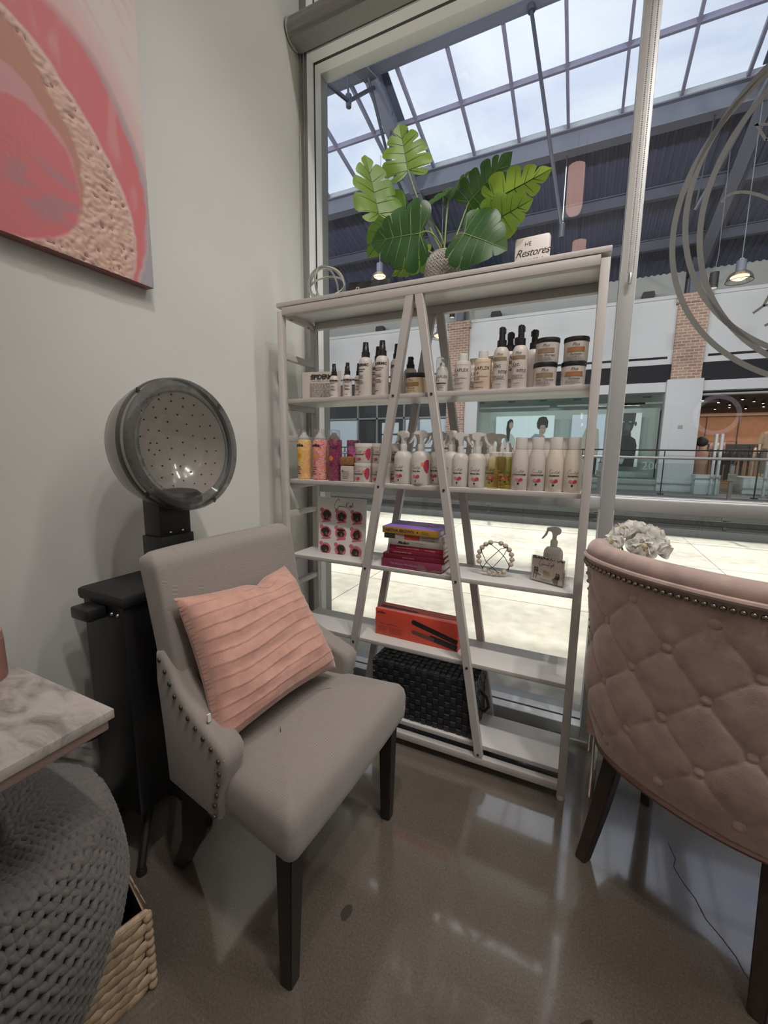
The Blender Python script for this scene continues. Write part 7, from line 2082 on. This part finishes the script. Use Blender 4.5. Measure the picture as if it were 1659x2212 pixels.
grid(bm, fo, 150, 130); obj('outer_back', bm, M_velvet, pc, ang=80)
# rolled top and the two front edges, inside back
bm = new()
path = []
def roll_pt(s): 
    p, n_ = outer(s, ZTp + 0.012, -0.020); return p
tube(bm, [roll_pt(-SMAX + 2 * SMAX * k / 60) for k in range(61)], 0.029, 16)
sphere(bm, roll_pt(-SMAX), 0.029, 16, 10); sphere(bm, roll_pt(SMAX), 0.029, 16, 10)
obj('rolled_top', bm, M_velvet, pc, ang=80)
bm = new()
tube(bm, [outer(-SMAX + 2 * SMAX * k / 60, ZTp - 0.002, 0.010)[0] for k in range(61)], 0.0075, 8); obj('piping', bm, M_velvet, pc)
bm = new()
def fi(u, v):
    s = -SMAX + 2 * SMAX * u; z = 0.42 + (ZTp + .02 - 0.42) * v
    return outer(s, z, -0.065)[0]
grid(bm, fi, 60, 12)
obj('inside_back', bm, M_velvet, pc, ang=80)
# low arms continue forward from both ends of the back
for sgn in (-1, 1):
    bm = new()
    prof_ = [(0.0, 0.345), (0.0, 0.93), (0.012, 0.90), (0.025, 0.82), (0.035, 0.74), (0.055, 0.685), (0.12, 0.655), (0.20, 0.635), (0.26, 0.62), (0.29, 0.58), (0.29, 0.345)]
    p_end, n_end = outer(sgn * SMAX, 0.6, 0)
    prism(bm, [(y, z) for y, z in prof_], 0, -0.034, 0.034)
    es = [e_ for e_ in bm.edges if abs(e_.verts[0].co.x - e_.verts[1].co.x) < 1e-6]
    bmesh.ops.bevel(bm, geom=es, offset=0.016, segments=3, affect='EDGES')
    bmesh.ops.translate(bm, verts=bm.verts, vec=(p_end.x - sgn * 0.030, p_end.y - 0.012, 0))
    arm = obj('arm', bm, M_velvet, pc, ang=50)
    prev = None
    nl = [(0.018, 0.90), (0.022, 0.868), (0.027, 0.836), (0.031, 0.804), (0.036, 0.772), (0.041, 0.742), (0.050, 0.716), (0.066, 0.697), (0.086, 0.684), (0.108, 0.674), (0.13, 0.667), (0.152, 0.66)]
    for y, z in nl:
        b = new(); sphere(b, (p_end.x + sgn * 0.0055, p_end.y - 0.012 + y, z - 0.014), 0.0062, 10, 8, (0.65, 1, 1)); obj('nailhead', b, M_nail2 if 'M_nail2' in globals() else M_nail, arm)
M_nail2 = mat('pewter_nail', (0.26, 0.22, 0.19), 0.25, 0.9)
k_ = 0; nN = 46
for k in range(nN):
    s = -SMAX + 0.004 + (2 * SMAX - .008) * k / (nN - 1)
    p, n_ = outer(s, ZTp - 0.022, 0.0125)
    b = new(); sphere(b, p, 0.0066, 12, 8); obj('nailhead', b, M_nail2, pc)
for k in range(9):
    for sg in (-1, 1):
        p, n_ = outer(sg * (SMAX - 0.010), 0.882 - 0.024 * k, 0.0115)
        b = new(); sphere(b, p, 0.0062, 10, 8); obj('nailhead', b, M_nail2, pc)
# buttons
for zi in range(0, 6):
    z = 0.86 - 0.09 * zi
    for k in range(-4, 5):
        s = 0.17 * k + (0.085 if zi % 2 else 0.0) - 0.1122
        if abs(s) > SMAX - 0.03 or z < 0.40: continue
        p, n_ = outer(s, z, tuft(s, z) + 0.004)
        rot = Vector((0, 0, 1)).rotation_difference(n_).to_matrix()
        b = new(); sphere(b, p, 0.0125, 14, 8, (1, 1, 0.42), rot); obj('tuft_button', b, M_velvet, pc)
# seat, bottom welt, legs
bm = new(); rings = []
for ins, z in ((0.03, 0.335), (0.006, 0.345), (0.0, 0.37), (0.0, 0.44), (0.01, 0.465), (0.04, 0.482), (0.10, 0.49), (0.16, 0.492)):
    o2 = rounded_trap(0.25, 0.22, 0.40, 0.02, 0.05, 5, ins)
    rings.append([(y, x, z) for x, y in o2])
loft(bm, rings); obj('seat', bm, M_velvet, pc, ang=70)
bm = new(); tube(bm, [outer(-SMAX + 2 * SMAX * k / 60, zb(-SMAX + 2 * SMAX * k / 60) + 0.002, 0.008)[0] for k in range(61)], 0.009, 8); obj('bottom_welt', bm, mat('welt_brown', (0.17, 0.10, 0.085), 0.8), pc)
M_walnut = mat('dark_walnut', (0.040, 0.028, 0.023), 0.45, noise=(40, 0.2))
for sgn in (-1, 1):
    bm = new(); P = [(0.180, 0.085, 0.42), (0.184, 0.062, 0.30), (0.194, 0.034, 0.16), (0.207, -0.012, 0.0)]
    W_ = [0.023, 0.022, 0.020, 0.0165]
    R_ = [[bm.verts.new((sgn * x + dx * w_, y + dy * w_, z)) for dx, dy in ((1, 1), (-1, 1), (-1, -1), (1, -1))] for (x, y, z), w_ in zip(P, W_)]
    for A_, B_ in zip(R_, R_[1:]):
        for i in range(4): bm.faces.new((A_[i], A_[(i + 1) % 4], B_[(i + 1) % 4], B_[i]))
    bm.faces.new(R_[0]); bm.faces.new(R_[-1][::-1])
    bmesh.ops.bevel(bm, geom=bm.edges[:], offset=0.003, segments=2, affect='EDGES'); obj('leg', bm, M_walnut, pc)
    bm = new(); v0 = [bm.verts.new((sgn * 0.21 + dx * .021, 0.36 + dy * .021, 0.36)) for dx, dy in ((1, 1), (-1, 1), (-1, -1), (1, -1))]; v1 = [bm.verts.new((sgn * 0.21 + dx * .014, 0.365 + dy * .014, 0)) for dx, dy in ((1, 1), (-1, 1), (-1, -1), (1, -1))]
    bm.faces.new(v0); bm.faces.new(v1[::-1])
    for i in range(4): bm.faces.new((v0[i], v0[(i + 1) % 4], v1[(i + 1) % 4], v1[i]))
    obj('leg', bm, M_walnut, pc)

# ------------------------------------------------------------------ side table with roses behind the pink chair
st_ = thing('glass_side_table', 'chrome-legged glass table hidden behind the pink chair at the window', 'table', (0.50, 1.63, 0))
for x in (-0.384, 0.40):
    for y in (-0.126, 0.126):
        bm = new(); boxx(bm, x - .0095, x + .0095, y - .0095, y + .0095, 0, 0.69, 0.001); obj('leg', bm, M_chrome, st_)
bm = new(); boxx(bm, -0.394, 0.41, -0.136, 0.136, 0.6905, 0.70, 0.002); obj('top', bm, M_rail_glass, st_)
rb_ = thing('rose_bouquet', 'bunch of white roses in a vase showing above the pink chair back', 'flowers', (0.182, 1.610, 0.7004))
bm = new(); lathe(bm, [(0, 0), (0.035, 0), (0.04, 0.01), (0.045, 0.08), (0.034, 0.125), (0.038, 0.135), (0.034, 0.135), (0.03, 0.12), (0, 0.02)], 24); obj('vase', bm, M_whitepl, rb_)
M_rosep = mat('rose_petal', (0.90, 0.89, 0.86), 0.7)
M_rosec = mat('rose_heart', (0.72, 0.64, 0.48), 0.7)
add_translucent(M_rosep, (0.95, 0.94, 0.90), 0.45); add_translucent(M_rosec, (0.8, 0.72, 0.55), 0.45)
def petal_mesh(w, h, cup, curl, m):
    bm = new()
    def f(u, v):
        a = (u - .5) * 2
        ww = w * (0.35 + 0.65 * sin(pi * min(1, (v * .78 + .12)))) * (1)
        x = a * ww; z = h * v * (1 - 0.12 * a * a)
        y = -cup * (1 - a * a) * sin(pi * v * .7) + curl * max(0, v - .7) ** 2 * 8 + cup * .6 * a * a
        z += 0.025 * h * sin(5 * a) * v * v
        return (x, -y - .0, z)
    grid(bm, f, 8, 7)
    me = bpy.data.meshes.new('petal'); bm.to_mesh(me); bm.free(); me.polygons.foreach_set('use_smooth', [True] * len(me.polygons)); me.materials.append(m); return me
PM = [petal_mesh(0.019, 0.030, 0.008, -0.004, M_rosec), petal_mesh(0.030, 0.038, 0.012, 0.006, M_rosep), petal_mesh(0.040, 0.044, 0.015, 0.014, M_rosep)]
def rose(pos, direction, sc, seed):
    rn = random.Random(seed)
    bm = new(); tube(bm, [(0.009 * (1 - k / 24) * cos(k * .8), 0.009 * (1 - k / 24) * sin(k * .8), 0.008 + k * 0.0011) for k in range(22)], 0.0028, 6); lathe(bm, [(0, -0.012), (0.012, -0.005), (0.015, 0.01), (0.006, 0.03), (0, 0.032)], 14)
    q = Vector((0, 0, 1)).rotation_difference(Vector(direction)).to_euler()
    r = obj('rose', bm, M_rosec, rb_, ang=80); r.location = pos; r.rotation_euler = q; r.scale = (sc, sc, sc)
    lay = ((0, 3, 0.006, 8), (0, 4, 0.011, 16), (1, 4, 0.014, 26), (1, 5, 0.017, 44), (2, 5, 0.018, 64))
    for li, (pm, cnt, rad, tilt) in enumerate(lay):
        for k in range(cnt):
            a = 2 * pi * (k + .37 * li) / cnt + rn.uniform(-.15, .15)
            p = bpy.data.objects.new('petal', PM[pm]); C.objects.link(p); p.parent = r
            p.location = (rad * cos(a), rad * sin(a), -0.002 * li)
            p.rotation_euler = (Matrix.Rotation(a + pi / 2, 4, 'Z') @ Matrix.Rotation(radians(-tilt + rn.uniform(-7, 7)), 4, 'X')).to_euler()
for k, (pos, d_, sc) in enumerate((((0.012, -0.058, 0.205), (0.15, -0.9, 0.45), 1.25), ((-0.060, -0.025, 0.205), (-0.7, -0.55, 0.5), 1.1), ((0.068, -0.01, 0.205), (0.85, -0.35, 0.5), 1.1),
                                   ((0.0, 0.03, 0.245), (0.05, 0.2, 1), 1.2), ((-0.035, 0.0, 0.240), (-0.4, -0.2, 0.9), 1.1), ((0.045, 0.0, 0.240), (0.4, -0.1, 0.9), 1.1), ((0.02, 0.06, 0.20), (0.1, 0.9, 0.4), 1.1))):
    rose(pos, d_, sc, k)
bm = new()
for k in range(7): a = k * 0.9; tube(bm, [(0, 0, 0.05), (0.012 * cos(a), 0.012 * sin(a), 0.13), (0.045 * cos(a), 0.045 * sin(a), 0.20)], 0.003, 6)
obj('stems', bm, mat('stem_green', (0.05, 0.11, 0.03), 0.6), rb_)['kind'] = 'stuff'

# ------------------------------------------------------------------ salon fittings and added fill lamps behind the viewer: they light the room and mirror in the glass
M_led = mat('led_panel', (1, 1, 1), 0.5, emit=((1.0, 0.92, 0.82), 5.0))
for k, (x, y) in enumerate(((0.75, 1.35), (2.35, 1.35))):
    t = thing('linear_ceiling_light', ('nearer', 'farther')[k] + ' slim linear ceiling light from the left wall over the salon window', 'ceiling light', (x, y, ZC - 0.001), 0, 'linear ceiling lights of the salon')
    b = new(); boxx(b, -0.60, 0.60, -0.06, 0.06, -0.06, 0.0, 0.004); obj('housing', b, M_extwhite, t)
    b = new(); boxx(b, -0.58, 0.58, -0.045, 0.045, -0.066, -0.0605); obj('diffuser', b, M_led, t)
    L = bpy.data.lights.new('ceiling_lamp', 'AREA'); L.shape = 'RECTANGLE'; L.size = 1.16; L.size_y = 0.09; L.energy = ROOM_LIGHT; L.color = (1.0, 0.96, 0.91)
    lo = bpy.data.objects.new('ceiling_lamp', L); C.objects.link(lo); lo.parent = t; lo.location = (0, 0, -0.07)
for k, (x, y) in enumerate(((-0.75, -2.7), (1.05, -3.0), (2.75, -2.4))):  # unseen torchieres added as fill light from behind the camera
    t = thing('fill_floor_lamp', 'added black torchiere fill lamp behind the viewer, ' + ('by the left wall', 'in the middle', 'towards the right wall')[k], 'floor lamp', (x, y, 0), 0, 'added torchieres behind the viewer')
    b = new(); lathe(b, [(0, 0), (0.14, 0), (0.14, 0.015), (0.02, 0.03), (0, 0.03)], 24); obj('base', b, M_black, t)
    b = new(); cyl(b, (0, 0, 0.03), (0, 0, 1.72), 0.012, n=10); obj('pole', b, M_black, t)
    b = new(); lathe(b, [(0, 1.70), (0.05, 1.71), (0.12, 1.75), (0.165, 1.82), (0.16, 1.82), (0.115, 1.765), (0, 1.73)], 28); obj('shade', b, M_black, t)
    L = bpy.data.lights.new('fill_uplight', 'SPOT'); L.energy = UP_FILL; L.spot_size = radians(100); L.spot_blend = 0.9; L.shadow_soft_size = 0.06; L.color = (1.0, 0.97, 0.93)
    lo = bpy.data.objects.new('fill_uplight', L); C.objects.link(lo); lo.parent = t; lo.location = (0, 0, 1.80); lo.rotation_euler = (radians(172), 0, 0)
M_trk = M_black
trk = thing('fill_track_light', 'added black ceiling track with three fill spotlights aimed at the white shelf', 'track light', (0.75, 0.05, ZC - 0.001))  # unseen track added to brighten the front of the shelf
b = new(); boxx(b, -0.9, 0.9, -0.018, 0.018, -0.03, 0.0, 0.003); obj('track', b, M_trk, trk)
for k, x in enumerate((-0.7, 0.0, 0.5)):
    d_ = (Vector((-0.95 + 0.42 * k, 1.5, 1.2)) - Vector((0.75 + x, 0.05, ZC - 0.12))).normalized()
    q = Vector((0, 0, -1)).rotation_difference(d_)
    b = new(); lathe(b, [(0, 0.06), (0.035, 0.055), (0.045, -0.06), (0.038, -0.062), (0.032, 0.0), (0, 0.01)], 18, (0, 0, 0), q.to_matrix()); h_ = obj('spot_head', b, M_trk, trk); h_.location = (x, 0, -0.12)
    b = new(); cyl(b, (0, 0, 0.02), (0, 0, 0.095), 0.008, n=8); obj('spot_stem', b, M_trk, h_)
    L = bpy.data.lights.new('spot_lamp', 'SPOT'); L.energy = SPOT_FILL; L.spot_size = radians(54); L.spot_blend = 0.8; L.shadow_soft_size = 0.05; L.color = (1.0, 0.95, 0.90)
    lo = bpy.data.objects.new('spot_lamp', L); C.objects.link(lo); lo.parent = trk; lo.location = Vector((x, 0, -0.12)) + d_ * 0.075; lo.rotation_euler = q.to_euler()
M_rl = mat('pink_shade_glow', (0.75, 0.45, 0.38), 0.5, emit=((1.0, 0.60, 0.48), 8.0))
def cyl_pendant(x, y, z0, z1, r, label):
    t = thing('cylinder_pendant_lamp', label, 'pendant lamp', (x, y, z0), 0, 'pink cylinder pendants of the salon')
    b = new(); hh = z1 - z0
    lathe(b, [(0, 0.0), (r * .6, 0.012), (r * .9, 0.04), (r, 0.09), (r, hh), (r * .2, hh), (0, hh)], 28); obj('shade', b, M_rl, t)
    b = new(); tube(b, [(0, 0, hh), (0, 0, ZC - z0)], 0.004, 6); obj('cord', b, M_black, t)
cyl_pendant(-0.245, -0.77, 3.40, 3.82, 0.072, 'pink glowing cylinder pendant behind the viewer, the higher of two')
cyl_pendant(-0.180, -0.90, 2.92, 3.22, 0.062, 'pink glowing cylinder pendant behind the viewer, the lower of two')
rl = thing('ring_light', 'white ring light on a tripod stand behind the viewer, mirrored in the window', 'ring light', (1.37, -2.25, 0))
b = new(); RR = [(0.205 * cos(2 * pi * k / 56), 0, 1.65 + 0.205 * sin(2 * pi * k / 56)) for k in range(56)]; tube(b, RR, 0.024, 10, closed=True); obj('ring_lamp', b, mat('ring_lamp_glow', (0.8, 0.78, 0.85), 0.5, emit=((0.9, 0.82, 1.0), 1.6)), rl)
b = new(); tube(b, [(0, 0, 0.25), (0, 0, 1.44)], 0.012, 8); obj('pole', b, M_black, rl)
for k in range(3):
    a = 2 * pi * k / 3; b = new(); tube(b, [(0, 0, 0.5), (0.3 * cos(a), 0.3 * sin(a), 0.012)], 0.01, 8); obj('leg', b, M_black, rl)
